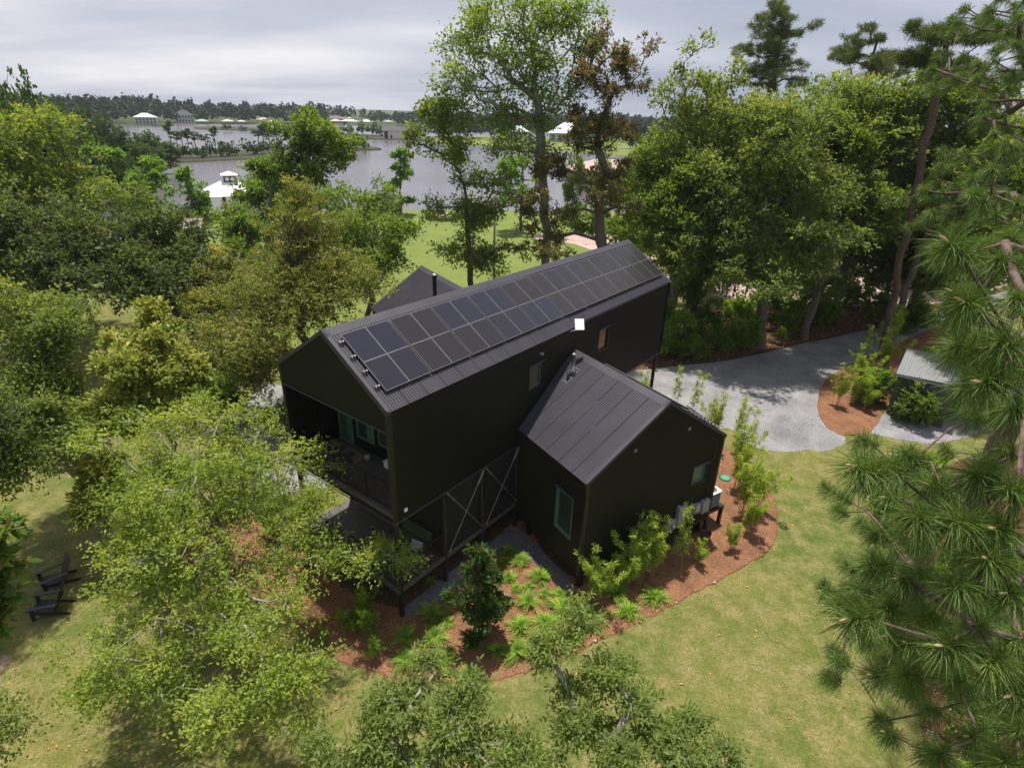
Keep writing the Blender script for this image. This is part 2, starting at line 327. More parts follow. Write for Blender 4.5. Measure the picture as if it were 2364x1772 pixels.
BED = [(12.9, 30.9), (13.48, 29.72), (13.89, 26.73), (13.84, 25.17), (13.01, 22.91), (12.15, 21.5), (11.04, 20.65), (9.47, 19.6), (8.1, 18.76), (6.85, 17.96), (5.26, 17.0), (3.54, 16.03), (1.37, 14.8), (0.42, 14.44), (-0.56, 14.09), (-1.28, 13.93), (-1.96, 13.97), (-2.65, 14.11), (-3.44, 14.05), (-4.22, 14.27), (-5.04, 14.56), (-5.86, 14.83), (-7.3, 16.0), (-9.5, 17.2), (-12.5, 17.9), (-14.2, 19.6), (-13.9, 22), (-10.5, 23), (-7, 22.5), (-3, 24), (2, 30), (8, 33), (11.5, 32.3)]
sheet('mulch_bed', BED, .05, M['mulch'], skirt=.05, jitter=.035, k=6)
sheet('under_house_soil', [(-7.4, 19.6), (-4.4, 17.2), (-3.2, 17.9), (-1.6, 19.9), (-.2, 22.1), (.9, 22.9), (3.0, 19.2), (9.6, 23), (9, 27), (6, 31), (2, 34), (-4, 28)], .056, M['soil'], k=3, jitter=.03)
sheet('gravel_path', [(-3.95, 16.94), (-3.49, 16.95), (-2.02, 18.3), (-1.16, 19.65), (-0.43, 20.6), (0.04, 20.96), (0.45, 20.75), (1.0, 20.35), (1.89, 19.15), (2.44, 18.45), (2.84, 18.35), (2.84, 18.84), (1.79, 20.63), (0.75, 22.1), (0.35, 22.35), (-0.07, 22.15), (-1.23, 20.78), (-3.01, 18.58), (-3.9, 17.39)], .062, M['gravel_dark'], k=3, jitter=.02)
sheet('gravel_yard', [(-22, 35.5), (-20, 37.6), (-15.7, 37), (-12.6, 33.5), (-10.2, 27.5), (-9.5, 25), (-11.5, 24), (-14, 26.5), (-15.6, 29.6), (-18.67, 32.5)], .02, M['gravel'], k=4, jitter=.05)
sheet('bare_soil_patch', [(-19.5, 14.2), (-18.0, 14.9), (-17.2, 13.9), (-16.9, 12.6), (-17.3, 11.4), (-18.5, 10.5), (-21, 11)], .006, M['sand'], k=4, jitter=.06)
sheet('brick_drive', [(3.5, 92), (9, 90), (15, 76), (19, 68), (24, 62.5), (36, 61.5), (49, 64.5), (75, 84), (74, 101), (39, 77), (26, 70), (20, 80), (14.7, 98), (4, 97)], .012, M['pave'], k=3)
# land beyond the water
def land(name, P, m=None, z=-.75, **k): return sheet(name, P, z, m or M['lawn_far'], skirt=.7, k=3, **k)
land('lake_peninsula', [(-150, 205), (-123.74, 192.02), (-118.93, 209), (-100.68, 237.69), (-87.68, 253.15), (-85.74, 282.19), (-74.32, 308.33), (-70, 318), (-78.18, 332), (-95.38, 345), (-112, 330), (-118, 290), (-128, 262), (-150, 240), (-260, 250), (-330, 200), (-250, 160)], M['bank'])
land('sand_bar', [(-252, 494.83), (-217.69, 490), (-177.08, 505), (-150, 515), (-165, 540), (-230.45, 545), (-268, 535)], M['bank'])
land('sand_bar', [(-150, 445), (-120, 430), (-92, 418), (-80, 425), (-80, 450), (-110, 480), (-146, 490)], M['bank'])
land('far_shore', [(-1500, 480), (-800, 500), (-470, 510), (-330, 518), (-302, 530), (-312, 575), (-337, 608), (-300, 628), (-285, 645), (-271, 663.88), (-200, 720), (-100, 730), (0, 760), (150, 800), (500, 820), (1500, 850), (3500, 1200), (3500, 5000), (-3500, 5000), (-3000, 800)], M['shore_grass'])
land('east_shore', [(-62, 415), (-32.46, 392), (-7.66, 376), (25.4, 362), (60, 320), (85, 250), (110, 200), (200, 190), (500, 260), (900, 500), (300, 620), (40, 560), (-66, 470)], M['lawn_far'])

# ------------------------------------------------------------------ trees
TREES = [
  ('oak_yellow', 'broad oak with yellow-tipped leaves at the left edge, in front of the lake', (-36.6, 47.8), [(-37.87, 48.0, 14.78, 4.99, 2.49), (-37.81, 46.0, 11.2, 4.62, 2.97), (-34.15, 48.0, 11.4, 3.77, 2.06)], 900),
  ('oak_dark', 'dark glossy oak spreading over the lawn left of the olive cedar', (-21, 38), [(-28.52, 40.0, 9.1, 4.45, 2.37), (-24.66, 38.0, 7.91, 4.3, 2.44), (-32.27, 40.0, 7.48, 4.22, 2.71), (-24.48, 42.0, 9.43, 2.16, 1.85)], 1500),
  ('oak_dark', 'dark oak behind the yellow-tipped oak, its crown cut by the left edge', (-34.1, 40.5), [(-34.12, 40.0, 10.08, 3.52, 2.93)], 420),
  ('oak_grey', 'grey-green oak at the left edge with bare grey branches inside', (-21, 24), [(-20.32, 23.0, 9.15, 2.55, 2.0), (-19.62, 22.0, 7.23, 1.54, 1.54), (-19.57, 20.0, 6.46, 1.87, 1.28), (-17.94, 20.0, 6.23, 1.11, 1.2), (-18.11, 18.5, 5.86, 1.78, 0.73)], 1400),
  ('magnolia_light', 'young magnolia with yellow-green leaves and pink buds left of the house', (-14.8, 21.8), [(-14.69, 22.5, 9.8, 1.06, 0.8), (-14.79, 21.5, 8.77, 2.17, 1.21), (-13.02, 21.5, 8.08, 1.05, 0.88), (-15.28, 20.5, 7.13, 1.89, 1.2)], 620),
  ('magnolia_light', 'low spreading magnolia boughs under the light magnolia', (-17.5, 20.5), [(-16.72, 20.0, 3.72, 1.61, 1.07), (-16.34, 19.0, 3.38, 1.04, 0.78)], 170),
  ('cypress', 'pale feathery cypress left of the pavilion, nearer the left edge', (-52.3, 85.0), [(-51.97, 85.0, 8.84, 2.88, 3.0), (-52.62, 84.0, 4.91, 4.54, 3.63)], 260),
  ('cypress', 'bright green cone-shaped cypress hiding the left end of the white pavilion roof', (-42.2, 78.5), [(-42.43, 78.0, 9.75, 1.37, 1.65), (-42.08, 78.0, 7.39, 2.67, 2.51), (-42.07, 78.0, 4.69, 3.39, 2.26)], 260),
  ('cypress', 'small pale cypress top rising behind the oaks at the lake edge', (-66.7, 98.5), [(-65.53, 98.0, 9.72, 2.87, 2.05), (-67.94, 98.0, 7.19, 4.15, 1.73)], 140),
  ('oak_green', 'open-crowned green oak with dark forked limbs standing in front of the lake', (-29, 66), [(-22.59, 66.0, 15.27, 4.29, 2.03), (-25.76, 66.0, 11.98, 3.7, 1.39), (-20.63, 68.0, 13.75, 3.76, 1.88), (-23.06, 66.0, 11.41, 4.17, 1.62), (-27.62, 66.0, 11.93, 1.85, 0.83)], 800),
  ('oak_green', 'green oak beside the white pavilion, right of it', (-30.4, 77.5), [(-33.36, 80.0, 7.69, 3.99, 2.85), (-27.35, 74.0, 7.05, 3.72, 2.12)], 420),
  ('oak_green', 'dark leafy oak in front of the wooden playset', (-26.4, 56.5), [(-26.8, 58.0, 7.22, 3.17, 1.9), (-25.72, 56.0, 4.73, 3.55, 2.09), (-26.58, 54.0, 3.1, 2.05, 1.64)], 600),
  ('cedar', 'large olive-brown cedar leaning over the back roof of the black house', (-13.5, 36), [(-12.7, 36.0, 13.44, 1.15, 1.15), (-13.21, 36.0, 11.42, 2.89, 1.71), (-12.87, 35.0, 9.29, 4.46, 1.97), (-13.95, 33.0, 7.42, 4.84, 1.78), (-10.01, 34.0, 8.84, 2.83, 1.54), (-14.87, 30.0, 6.34, 3.09, 1.67), (-13.25, 29.0, 5.01, 1.65, 1.65)], 1700),
  ('cedar', 'small yellow-green cedar between the light magnolia and the large cedar', (-20.5, 38.5), [(-20.91, 40.0, 6.93, 2.12, 1.82), (-20.08, 36.0, 5.72, 1.68, 1.68)], 520),
  ('oak_green', 'green oak whose boughs hang over the lawn behind the back roof', (-12, 45), [(-11.18, 46.0, 9.44, 3.36, 1.85), (-9.87, 44.0, 7.58, 2.3, 1.15), (-13.41, 50.0, 11.11, 3.57, 1.61), (-8.12, 44.0, 9.89, 1.6, 0.64), (-10.78, 42.0, 6.73, 1.9, 1.11)], 760),
  ('cypress', 'slim tiered cypress on the shore against open water', (-22.69, 117.01), [(-21.18, 112.0, 11.36, 1.24, 0.77), (-20.85, 112.0, 10.14, 2.17, 0.93), (-21.54, 112.0, 8.8, 1.56, 0.7), (-21.14, 112.0, 7.49, 2.35, 0.86), (-21.06, 112.0, 6.0, 1.9, 0.71), (-21.92, 112.0, 4.61, 2.86, 0.95), (-21.2, 112.0, 3.11, 2.4, 0.72), (-22.24, 112.0, 1.69, 2.73, 0.72)], 200),
  ('oak_sparse', 'slender grey-trunked tree with a long bough reaching over the water', (-3.2, 47), [(-3.2, 47.0, 13.71, 2.8, 1.48), (-5.15, 47.0, 15.49, 1.94, 1.62), (-7.4, 46.0, 16.05, 1.42, 1.32), (-3.53, 47.0, 11.8, 3.02, 1.51), (-3.87, 47.0, 9.82, 2.39, 1.19), (-4.48, 46.0, 7.97, 2.72, 1.7), (-2.09, 46.0, 7.71, 2.05, 1.53), (-6.1, 46.0, 11.22, 1.49, 0.83), (-5.01, 46.0, 17.84, 1.86, 1.55)], 800),
  ('ash', 'tall pale-barked ash with long rising limbs behind the ridge of the house', (3.4, 48), [(-0.57, 48.0, 24.03, 3.64, 2.28), (-3.0, 48.0, 23.44, 2.14, 1.53), (3.81, 48.0, 22.3, 1.85, 1.85), (4.35, 49.0, 24.55, 1.54, 1.23), (-3.84, 47.0, 22.0, 2.73, 1.67), (1.34, 48.0, 22.23, 2.78, 2.16), (-0.78, 48.0, 20.53, 3.46, 2.2), (-4.37, 46.0, 19.51, 2.43, 1.83), (2.45, 48.0, 19.21, 2.55, 2.23), (-5.92, 46.0, 18.37, 1.85, 1.54), (-1.63, 47.0, 17.65, 3.48, 1.27), (2.5, 49.0, 24.5, 2.47, 1.54), (0.01, 48.0, 15.89, 3.29, 1.32)], 1700),
  ('magnolia_brown', 'tall magnolia with rusty brown leaf undersides and white blossoms', (8, 47), [(6.45, 47.0, 22.28, 2.72, 1.51), (8.11, 47.0, 21.0, 2.14, 1.84), (5.82, 47.0, 19.28, 3.12, 2.18), (4.66, 46.0, 16.98, 2.81, 1.87), (3.6, 46.0, 14.3, 3.53, 1.6), (2.4, 45.0, 11.93, 3.53, 1.45), (6.48, 45.0, 12.98, 3.5, 1.59), (2.83, 44.0, 9.28, 3.55, 1.29), (7.72, 47.0, 16.16, 2.57, 2.25), (-2.98, 44.0, 8.29, 1.47, 0.98)], 640),
  ('oak_sparse', 'thin twiggy tree with bare upper twigs right of the brown magnolia', (14, 52), [(13.22, 52.0, 22.32, 1.34, 1.68), (15.49, 52.0, 20.89, 2.04, 1.7), (12.28, 52.0, 19.58, 2.75, 2.07), (15.24, 52.0, 18.42, 3.48, 2.44), (14.26, 52.0, 15.8, 3.92, 2.49), (18.08, 53.0, 16.2, 2.53, 2.17)], 700),
  ('oak_green', 'leafy green oak filling the space behind the far gable', (14, 49), [(11.46, 50.0, 14.86, 2.77, 2.77), (13.95, 49.0, 12.74, 3.11, 2.76), (11.37, 49.0, 11.32, 3.15, 2.1), (12.88, 47.0, 9.67, 3.08, 2.05)], 1200),
  ('cypress', 'pale green cypress on the shore behind the ash trunk', (0.6, 99.5), [(-0.54, 100.0, 9.69, 4.53, 3.14), (1.65, 98.0, 6.66, 5.55, 2.08)], 200),
  ('oak_green', 'round green tree beyond the brown magnolia, near the pink path', (10.1, 68.5), [(7.84, 70.0, 7.21, 3.02, 2.02), (12.34, 66.0, 6.11, 3.36, 2.4)], 260),
  ('oak_grey', 'large grey-green oak with a forked trunk at the edge of the driveway', (21.48, 48.13), [(19.11, 48.0, 17.35, 4.87, 2.92), (16.44, 47.0, 14.3, 4.25, 2.95), (21.39, 47.0, 14.14, 4.92, 2.95), (16.14, 46.0, 10.61, 3.98, 2.32), (21.9, 46.0, 10.14, 5.34, 2.33), (19.28, 44.0, 7.85, 5.56, 1.96)], 2600),
  ('oak_yellow', 'leaning oak with yellow-green new leaves, second trunk along the driveway', (31.92, 56.47), [(29.24, 56.0, 19.49, 5.57, 2.23), (27.57, 54.0, 16.43, 5.51, 2.94), (32.31, 54.0, 16.57, 4.77, 3.3), (27.9, 52.0, 12.81, 4.75, 2.19), (31.89, 52.0, 12.93, 3.65, 2.19)], 1900),
  ('oak_yellow', 'bright yellow-green oak under the pines at the upper right', (34.7, 51.2), [(33.88, 52.0, 19.89, 4.12, 2.06), (36.19, 50.0, 17.18, 3.72, 2.71), (34.04, 50.0, 14.55, 3.81, 2.43)], 1000),
  ('oak_dark', 'dark oak shading the far end of the driveway', (42, 60), [(36.66, 56.0, 6.29, 4.95, 2.48), (38.5, 54.0, 9.16, 4.68, 3.51), (38.45, 50.0, 12.01, 3.9, 3.55), (32.52, 56.0, 7.8, 3.26, 2.04)], 1300),
  ('oak_green', 'green oak at the right edge behind the near pine', (30.8, 39.5), [(31.27, 40.0, 14.84, 3.06, 3.34), (30.38, 38.0, 11.07, 3.05, 2.49)], 800),
  ('oak_green', 'tall green oak behind the twiggy tree', (20.3, 64.5), [(18.76, 64.0, 18.51, 2.57, 3.43), (21.84, 64.0, 15.82, 3.06, 3.93)], 500),
  ('oak_green', 'green oak closing the gap between the twiggy tree and the driveway', (16.3, 51.2), [(17.18, 52.0, 11.42, 3.33, 2.96), (16.48, 50.0, 7.77, 2.94, 2.21), (15.37, 50.0, 5.49, 2.25, 1.87)], 700),
  ('oak_yellow', 'bushy yellow-green oak left of the forked oak, above the driveway shrubs', (15.5, 49.8), [(16.22, 50.0, 13.36, 2.8, 2.45), (15.08, 49.0, 10.06, 2.48, 2.12), (18.26, 52.0, 17.23, 2.46, 2.11), (12.56, 46.0, 7.83, 2.04, 1.7)], 900),
  ('oak_yellow', 'yellow-green oak between the two big driveway oaks, farther back', (29.2, 57.8), [(29.48, 60.0, 12.73, 4.61, 3.36), (30.95, 58.0, 8.18, 3.78, 2.52), (27.05, 54.0, 4.83, 4.44, 1.62)], 800),
  ('oak_green', 'green oak whose crown fills the gap right of the forked oak', (26.5, 50.5), [(26.21, 50.0, 15.3, 2.58, 3.1), (28.13, 49.0, 11.49, 3.14, 2.8), (25.1, 51.0, 17.45, 1.72, 1.72)], 800),
  ('oak_green', 'green oak behind the leaning oak, above the dark one', (37.5, 58.5), [(38.75, 62.0, 12.39, 5.21, 3.47), (34.56, 60.0, 9.62, 3.86, 2.57), (39.13, 52.0, 5.74, 4.26, 1.94)], 800),
  ('oak_dark', 'dark oak added at the far left to shade the lawn, mostly outside the picture', (-27, 17), [(-19.1, 17.0, 7.44, 2.21, 1.62)], 260),  # extra tree, put in for the shade it drops on the left lawn
  ('oak_grey', 'oak outside the lower left corner that shades the lawn', (-13.5, 3), [(-9.99, 6.5, 7.66, 1.14, 0.91)], 220),
  ('oak_green', 'green tree in front of the gravel yard left of the house', (-17.3, 33.0), [(-16.64, 33.0, 3.46, 1.87, 1.34), (-18.02, 32.0, 2.11, 1.85, 1.06)], 260),
  ('pine_far', 'tall round-topped pine standing above the oaks, the biggest against the sky', (31.5, 82), [(30.68, 82.0, 28.25, 4.93, 2.59), (30.76, 82.0, 25.54, 5.8, 2.37), (31.8, 82.0, 23.23, 5.08, 1.87)], 560),
  ('pine_far', 'flat-topped pine right of the round-topped one', (43.5, 84), [(42.84, 84.0, 27.66, 3.2, 1.6), (42.36, 84.0, 25.55, 4.59, 1.89), (46.01, 84.0, 24.22, 4.9, 1.63)], 330),
  ('pine_far', 'wide pine with bare dark limbs left of the near pine boughs', (31, 46), [(27.48, 46.0, 23.54, 2.04, 0.88), (27.02, 46.0, 22.25, 2.66, 0.83), (29.88, 46.0, 23.35, 2.05, 1.17), (29.36, 45.0, 21.22, 2.63, 0.88)], 430),
  ('oak_spring', 'fresh green oak with pale twigs in front of the porch, lower left', (-12.2, 18.9), [(-11.26, 17.5, 7.43, 3.16, 1.28), (-8.42, 17.2, 6.49, 2.27, 1.44), (-12.12, 16.0, 6.46, 2.01, 1.15), (-7.19, 16.6, 4.95, 1.22, 1.07), (-9.42, 15.6, 5.27, 2.89, 1.3), (-11.82, 14.8, 4.77, 2.25, 0.99), (-7.88, 14.3, 4.3, 2.64, 0.97), (-9.84, 13.2, 3.5, 2.68, 0.94), (-4.46, 16.2, 3.46, 1.47, 0.62), (-6.28, 16.2, 3.78, 0.92, 0.61), (-11.02, 12.0, 2.82, 1.79, 0.77), (-7.05, 12.6, 3.56, 1.95, 0.78), (-7.05, 10.6, 3.04, 1.65, 0.71), (-5.66, 11.3, 2.87, 0.99, 0.74)], 1450),
  ('oak_laurel', 'dark narrow-leaved oak boughs rising from the bottom edge in the middle', (-1.2, 4.4), [(-1.14, 6.66, 9.6, 0.39, 0.16), (-0.43, 6.6, 9.57, 0.25, 0.16), (-1.43, 6.26, 9.51, 0.55, 0.18), (-0.61, 6.26, 9.24, 0.42, 0.31), (-2.01, 5.98, 9.15, 0.51, 0.2), (-0.17, 5.85, 9.03, 0.51, 0.24), (-1.19, 5.85, 8.87, 0.64, 0.24), (0.44, 5.78, 8.95, 0.37, 0.19), (-2.66, 5.78, 8.85, 0.4, 0.24)], 250),
  ('oak_laurel', 'dark narrow-leaved oak boughs reaching up beside the lawn, right of the first', (1.9, 4.6), [(1.34, 7.41, 10.16, 0.22, 0.27), (0.93, 7.14, 9.84, 0.4, 0.22), (1.75, 6.94, 9.5, 0.33, 0.2), (1.24, 6.66, 9.19, 0.47, 0.25), (2.05, 6.66, 9.33, 0.47, 0.3), (2.45, 6.53, 9.11, 0.26, 0.2), (1.86, 6.26, 8.83, 0.42, 0.2), (1.0, 6.12, 8.88, 0.28, 0.31)], 200),
  ('magnolia_near', 'magnolia with big glossy leaves cut off by the left edge', (-8.6, 4.6), [(-6.07, 5.3, 13.45, 0.19, 0.3), (-6.19, 5.2, 12.89, 0.23, 0.23), (-6.15, 5.0, 12.45, 0.23, 0.2), (-5.69, 5.3, 13.52, 0.04, 0.04)], 55),
  ('oak_laurel', 'clump of narrow dark leaves peeking over the bottom edge beside the lawn', (2.8, 3.6), [(2.89, 5.58, 9.24, 0.78, 0.19), (2.25, 5.58, 9.16, 0.39, 0.12)], 120),
]
#kind: leaf len, width, leaves/cluster, cluster radius, bark, twiglets, flat, trunk radius
SP = {
 'oak_green': (.12, .07, 30, .85, 'bark', 5, .55, .2), 'oak_yellow': (.12, .07, 30, .85, 'bark', 5, .55, .22),
 'oak_dark': (.11, .07, 32, .85, 'bark_dark', 5, .6, .3), 'oak_grey': (.09, .05, 30, .8, 'bark', 5, .6, .3),
 'oak_sparse': (.13, .08, 20, .9, 'bark', 5, .6, .16), 'ash': (.14, .08, 20, 1.0, 'bark_pale', 6, .6, .2),
 'oak_spring': (.085, .045, 40, .88, 'bark_pale', 5, .38, .14), 'oak_laurel': (.10, .030, 40, .38, 'bark_pale', 6, .6, .10),
 'cypress': (.18, .09, 40, .7, 'bark', 5, .35, .2), 'cedar': (.10, .045, 42, .6, 'bark_dark', 6, .5, .22),
 'magnolia_light': (.21, .095, 26, .45, 'bark', 4, .8, .12), 'magnolia_near': (.15, .066, 24, .26, 'bark_dark', 4, .8, .06),
 'magnolia_brown': (.24, .11, 28, .7, 'bark', 4, .8, .25), 'magnolia_young': (.19, .08, 18, .26, 'bark_dark', 3, .8, .05),
 'pine_far': (.34, .035, 60, .62, 'bark_pine', 0, .7, .15), 'shrub': (.09, .05, 30, .3, 'bark', 5, .8, .03)}
def unit(v): return v/np.maximum(np.linalg.norm(v, axis=-1, keepdims=True), 1e-9)
def attract(E, n, rg, lobes=True, drop=0):
    E = np.array(E, float); vol = (E[:, 3]**2*E[:, 4])**.6; cnt = np.maximum(1, np.round(n*vol/vol.sum())).astype(int); P = []; O = []
    for e_, c in zip(E, cnt):
        K = max(3, c//(7 if lobes else 11)); d = unit(rg.normal(size=(K, 3))); lc = d*(rg.uniform(.25, .9, (K, 1)))*np.array([e_[3], e_[3], e_[4]])
        lr = np.array([e_[3], e_[3], e_[4]*1.0])*(rg.uniform(.26, .48, (K, 1)) if lobes else rg.uniform(.16, .36, (K, 1)))
        i = rg.integers(0, K, c); q = unit(rg.normal(size=(c, 3)))*rg.uniform(.3, 1, (c, 1))**.6
        p = lc[i]+q*lr[i]; P.append(p+e_[:3]); O.append(unit(p*np.array([1, 1, 1.4])+q*.4*e_[3]))
    P = np.concatenate(P); O = np.concatenate(O); k = P[:, 2] > .4
    return P[k], O[k]
def skeleton(P, base, rg, trunk_top, step=1.0, wob=.12):
    """grow a connected branch graph from the base to every attractor"""
    base = np.array([*base, 0.]) if len(base) == 2 else np.array(base, float)
    tt = np.array(trunk_top, float); n0 = max(3, int(np.linalg.norm(tt-base)/step)); nodes = [base]; par = [-1]; pl = [0.]
    for i in range(1, n0+1):
        t = i/n0; p = base+(tt-base)*t; p = p+np.array([rg.normal(0, wob), rg.normal(0, wob), 0])*math.sin(t*3.14)*1.5
        pl.append(pl[-1]+np.linalg.norm(p-nodes[-1])); nodes.append(p); par.append(len(nodes)-2)
    order = np.argsort(np.linalg.norm(P-tt, axis=1)); cap = 60000; A = np.zeros((cap, 3)); L = np.zeros(cap); m = len(nodes); A[:m] = nodes; L[:m] = pl; ends = np.zeros(len(P), int)
    for i in order:
        p = P[i]; d = np.linalg.norm(A[:m]-p, axis=1); lo = np.maximum(0, A[:m, 2]-p[2]); j = int(np.argmin(d*1.0+L[:m]*.28+lo*.5+(L[:m] < 1.2)*3)); q = A[j]; dist = d[j]
        k = max(1, int(dist/step)); prev = j; a0 = A[j].copy()
        for s_ in range(1, k+1):
            t = s_/k; x = a0+(p-a0)*t; x = x+np.array([0, 0, math.sin(t*math.pi)*dist*.10])+(rg.normal(0, wob*min(1, dist*.25), 3) if s_ < k else 0)
            A[m] = x; L[m] = L[prev]+np.linalg.norm(x-A[prev]); par.append(prev); prev = m; m += 1
        ends[i] = prev
    return A[:m].copy(), np.array(par), ends
def wood_mesh(name, A, par, m, r_base, r_tip=.012, rmin=.0, k=5):
    n = len(A); r = np.full(n, r_tip**2.2)
    leaf = np.ones(n, bool); acc = np.zeros(n)
    for i in range(n-1, 0, -1):
        if acc[i] == 0: acc[i] = r_tip**2.2
        acc[par[i]] += acc[i]
    rad = acc**(1/2.2); rad *= (r_base/rad[0])**(np.log(np.maximum(rad/r_tip, 1.0001))/np.log(max(rad[0]/r_tip, 1.01)))
    rad[0] *= 1.35
    d = np.zeros((n, 3)); d[1:] = unit(A[1:]-A[par[1:]]); d[0] = (0, 0, 1)
    up = np.where(np.abs(d[:, 2:3]) < .9, np.array([[0, 0, 1.]]), np.array([[1., 0, 0]])); x = unit(np.cross(d, up)); y = np.cross(x, d)
    t = np.arange(k)*2*math.pi/k
    V = (A[:, None]+rad[:, None, None]*(x[:, None]*np.cos(t)[None, :, None]+y[:, None]*np.sin(t)[None, :, None])).reshape(-1, 3)
    ii = np.nonzero((np.arange(n) > 0) & (rad > rmin))[0]; pp = par[ii]; F = []
    # own start ring so that branches leave their parent cleanly
    st = (A[pp][:, None]+np.minimum(rad[pp], rad[ii]*1.25)[:, None, None]*(x[ii][:, None]*np.cos(t)[None, :, None]+y[ii][:, None]*np.sin(t)[None, :, None])).reshape(-1, 3)
    off = len(V); V = np.concatenate([V, st]); a = off+np.arange(len(ii))*k; b = ii*k
    main = rad[ii] > .62*rad[pp]; sti = np.where(main[:, None], pp[:, None]*k+np.arange(k)[None], a[:, None]+np.arange(k)[None])
    F = np.stack([np.stack([sti[:, q], sti[:, (q+1) % k], b+(q+1) % k, b+q], 1) for q in range(k)], 1).reshape(-1, 4)
    F_old = 0 and np.stack([np.stack([a+q, a+(q+1) % k, b+(q+1) % k, b+q], 1) for q in range(k)], 1).reshape(-1, 4)
    return np_mesh(name, V, F, m, smooth=True)
def leaf_quads(C, ax, nr, ln, wd, rg, six=False):
    n = len(C); s = unit(np.cross(ax, nr)); l = ln*rg.uniform(.5, 1.45, (n, 1)); w = wd*rg.uniform(.6, 1.35, (n, 1))
    if six:
        V = np.stack([C, C+ax*l*.28+s*w*.42, C+ax*l*.68+s*w*.44, C+ax*l-np.array([0, 0, .1])*l, C+ax*l*.68-s*w*.44, C+ax*l*.28-s*w*.42], 1).reshape(-1, 3); return V, np.arange(n*6).reshape(-1, 6)
    a = C; b = C+ax*l*.5+s*w*.5; c = C+ax*l; d = C+ax*l*.5-s*w*.5
    V = np.stack([a, b, c, d], 1).reshape(-1, 3); F = np.arange(n*4).reshape(-1, 4)
    return V, F
def foliage(name, P, O, sp, m, rg, six=False, lmul=1.0, lpc=None, tips=.0, droop=0., twigs=None):
    ln, wd, n, cr_, bk, tw, flat, tr = sp; n = int((lpc or n)); K = len(P)
    if tw == 0:   # needle tufts
        ci = np.repeat(np.arange(K), n); d = unit(O[ci]*.55+np.array([0, 0, .25])+rg.normal(0, .62, (K*n, 3)))
        C = P[ci]+rg.normal(0, cr_*.28, (K*n, 3))*np.array([1, 1, .5]); ax = d; nr = unit(rg.normal(size=(K*n, 3)))
        C = C+d*.02
    else:
        td = unit(O[:, None]*.75+rg.normal(0, .75, (K, tw, 3))*np.array([1, 1, flat])); tl = cr_*rg.uniform(.55, 1.15, (K, tw, 1))
        per = max(1, n//tw); t = rg.uniform(.12, 1.0, (K, tw, per, 1)); sag = np.zeros((K, tw, per, 3)); sag[..., 2:] = -(t**2)*cr_*droop
        C = P[:, None, None]+td[:, :, None]*tl[:, :, None]*t+sag+rg.normal(0, cr_*(.045 if tw == 5 and flat < .4 else .07), (K, tw, per, 3))
        ax = unit(td[:, :, None]*.7+rg.normal(0, .6, (K, tw, per, 3))); C = C.reshape(-1, 3); ax = ax.reshape(-1, 3)
        nr = unit(np.array([0, 0, 1.])+rg.normal(0, .55, C.shape)); ci = np.repeat(np.arange(K), tw*per)
    V, F = leaf_quads(C, ax, nr, ln*lmul, wd*lmul, rg, six)
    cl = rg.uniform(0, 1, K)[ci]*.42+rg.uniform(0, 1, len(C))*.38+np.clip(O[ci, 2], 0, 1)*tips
    return np_mesh(name, V, F, m, tint=np.clip(cl, 0, 1))
def make_tree(kind, label, base, E, n, seed, cat='tree', name=None, group=None, twig_draw=False):
    rg = np.random.default_rng(seed); sp = SP[kind]; base = np.array([base[0], base[1], 0.])
    P, O = attract(E, n, rg, kind not in ('ash', 'oak_grey', 'oak_green', 'pine_far', 'oak_laurel', 'oak_sparse', 'magnolia_brown', 'magnolia_light', 'oak_spring', 'cypress')); c = np.mean([e_[:3] for e_ in E], 0); top = max(e_[2]+e_[4] for e_ in E); low = min(e_[2]-e_[4] for e_ in E)
    dist = math.dist((0, 0, CAM_Z), c); lm = max(1.0, dist*.0054/sp[0]); 
    zt = max(1.0, min(low+.35*(top-low), c[2]))
    if kind in ('cypress', 'pine_far', 'cedar'): zt = low+.8*(top-low); lm = max(1, dist*.0048/sp[0])
    tt = np.array([base[0]+(c[0]-base[0])*.55, base[1]+(c[1]-base[1])*.55, zt])
    if kind in ('cypress', 'pine_far', 'cedar'): tt[:2] = c[:2]
    st = max(.25, min(1.3, sp[3]*1.4)); A, par, ends = skeleton(P, base, rg, tt, st, .10 if kind not in ('oak_spring', 'oak_laurel') else .05)
    t = empty(name or {'oa': 'oak_tree', 'ma': 'magnolia_tree', 'ce': 'cedar_tree', 'cy': 'cypress_tree', 'pi': 'pine_tree', 'as': 'ash_tree', 'sh': 'shrub'}[kind[:2]], tuple(base), label=label, cat=cat, group=group)
    rt = max(.008, dist*.00042)
    if kind in ('oak_spring',): rt = .014
    if kind == 'oak_laurel': rt = .008
    link('trunk', wood_mesh('trunk', A-base, par, M[sp[4]], sp[7]*max(1, (top/9)**.6), rt, k=5 if dist < 60 else 4), t)
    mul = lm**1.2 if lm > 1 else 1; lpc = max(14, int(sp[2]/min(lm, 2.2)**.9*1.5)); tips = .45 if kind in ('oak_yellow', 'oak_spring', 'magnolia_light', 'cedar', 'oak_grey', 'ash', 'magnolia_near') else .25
    if kind in ('magnolia_brown',): tips = .42
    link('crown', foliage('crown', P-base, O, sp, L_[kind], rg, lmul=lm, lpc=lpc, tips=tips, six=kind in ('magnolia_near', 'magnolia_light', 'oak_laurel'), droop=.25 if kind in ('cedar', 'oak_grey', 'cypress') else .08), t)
    return t
for i, (k, lab, b, E, n) in enumerate(TREES):
    make_tree(k, lab, b, E, n, 100+i)
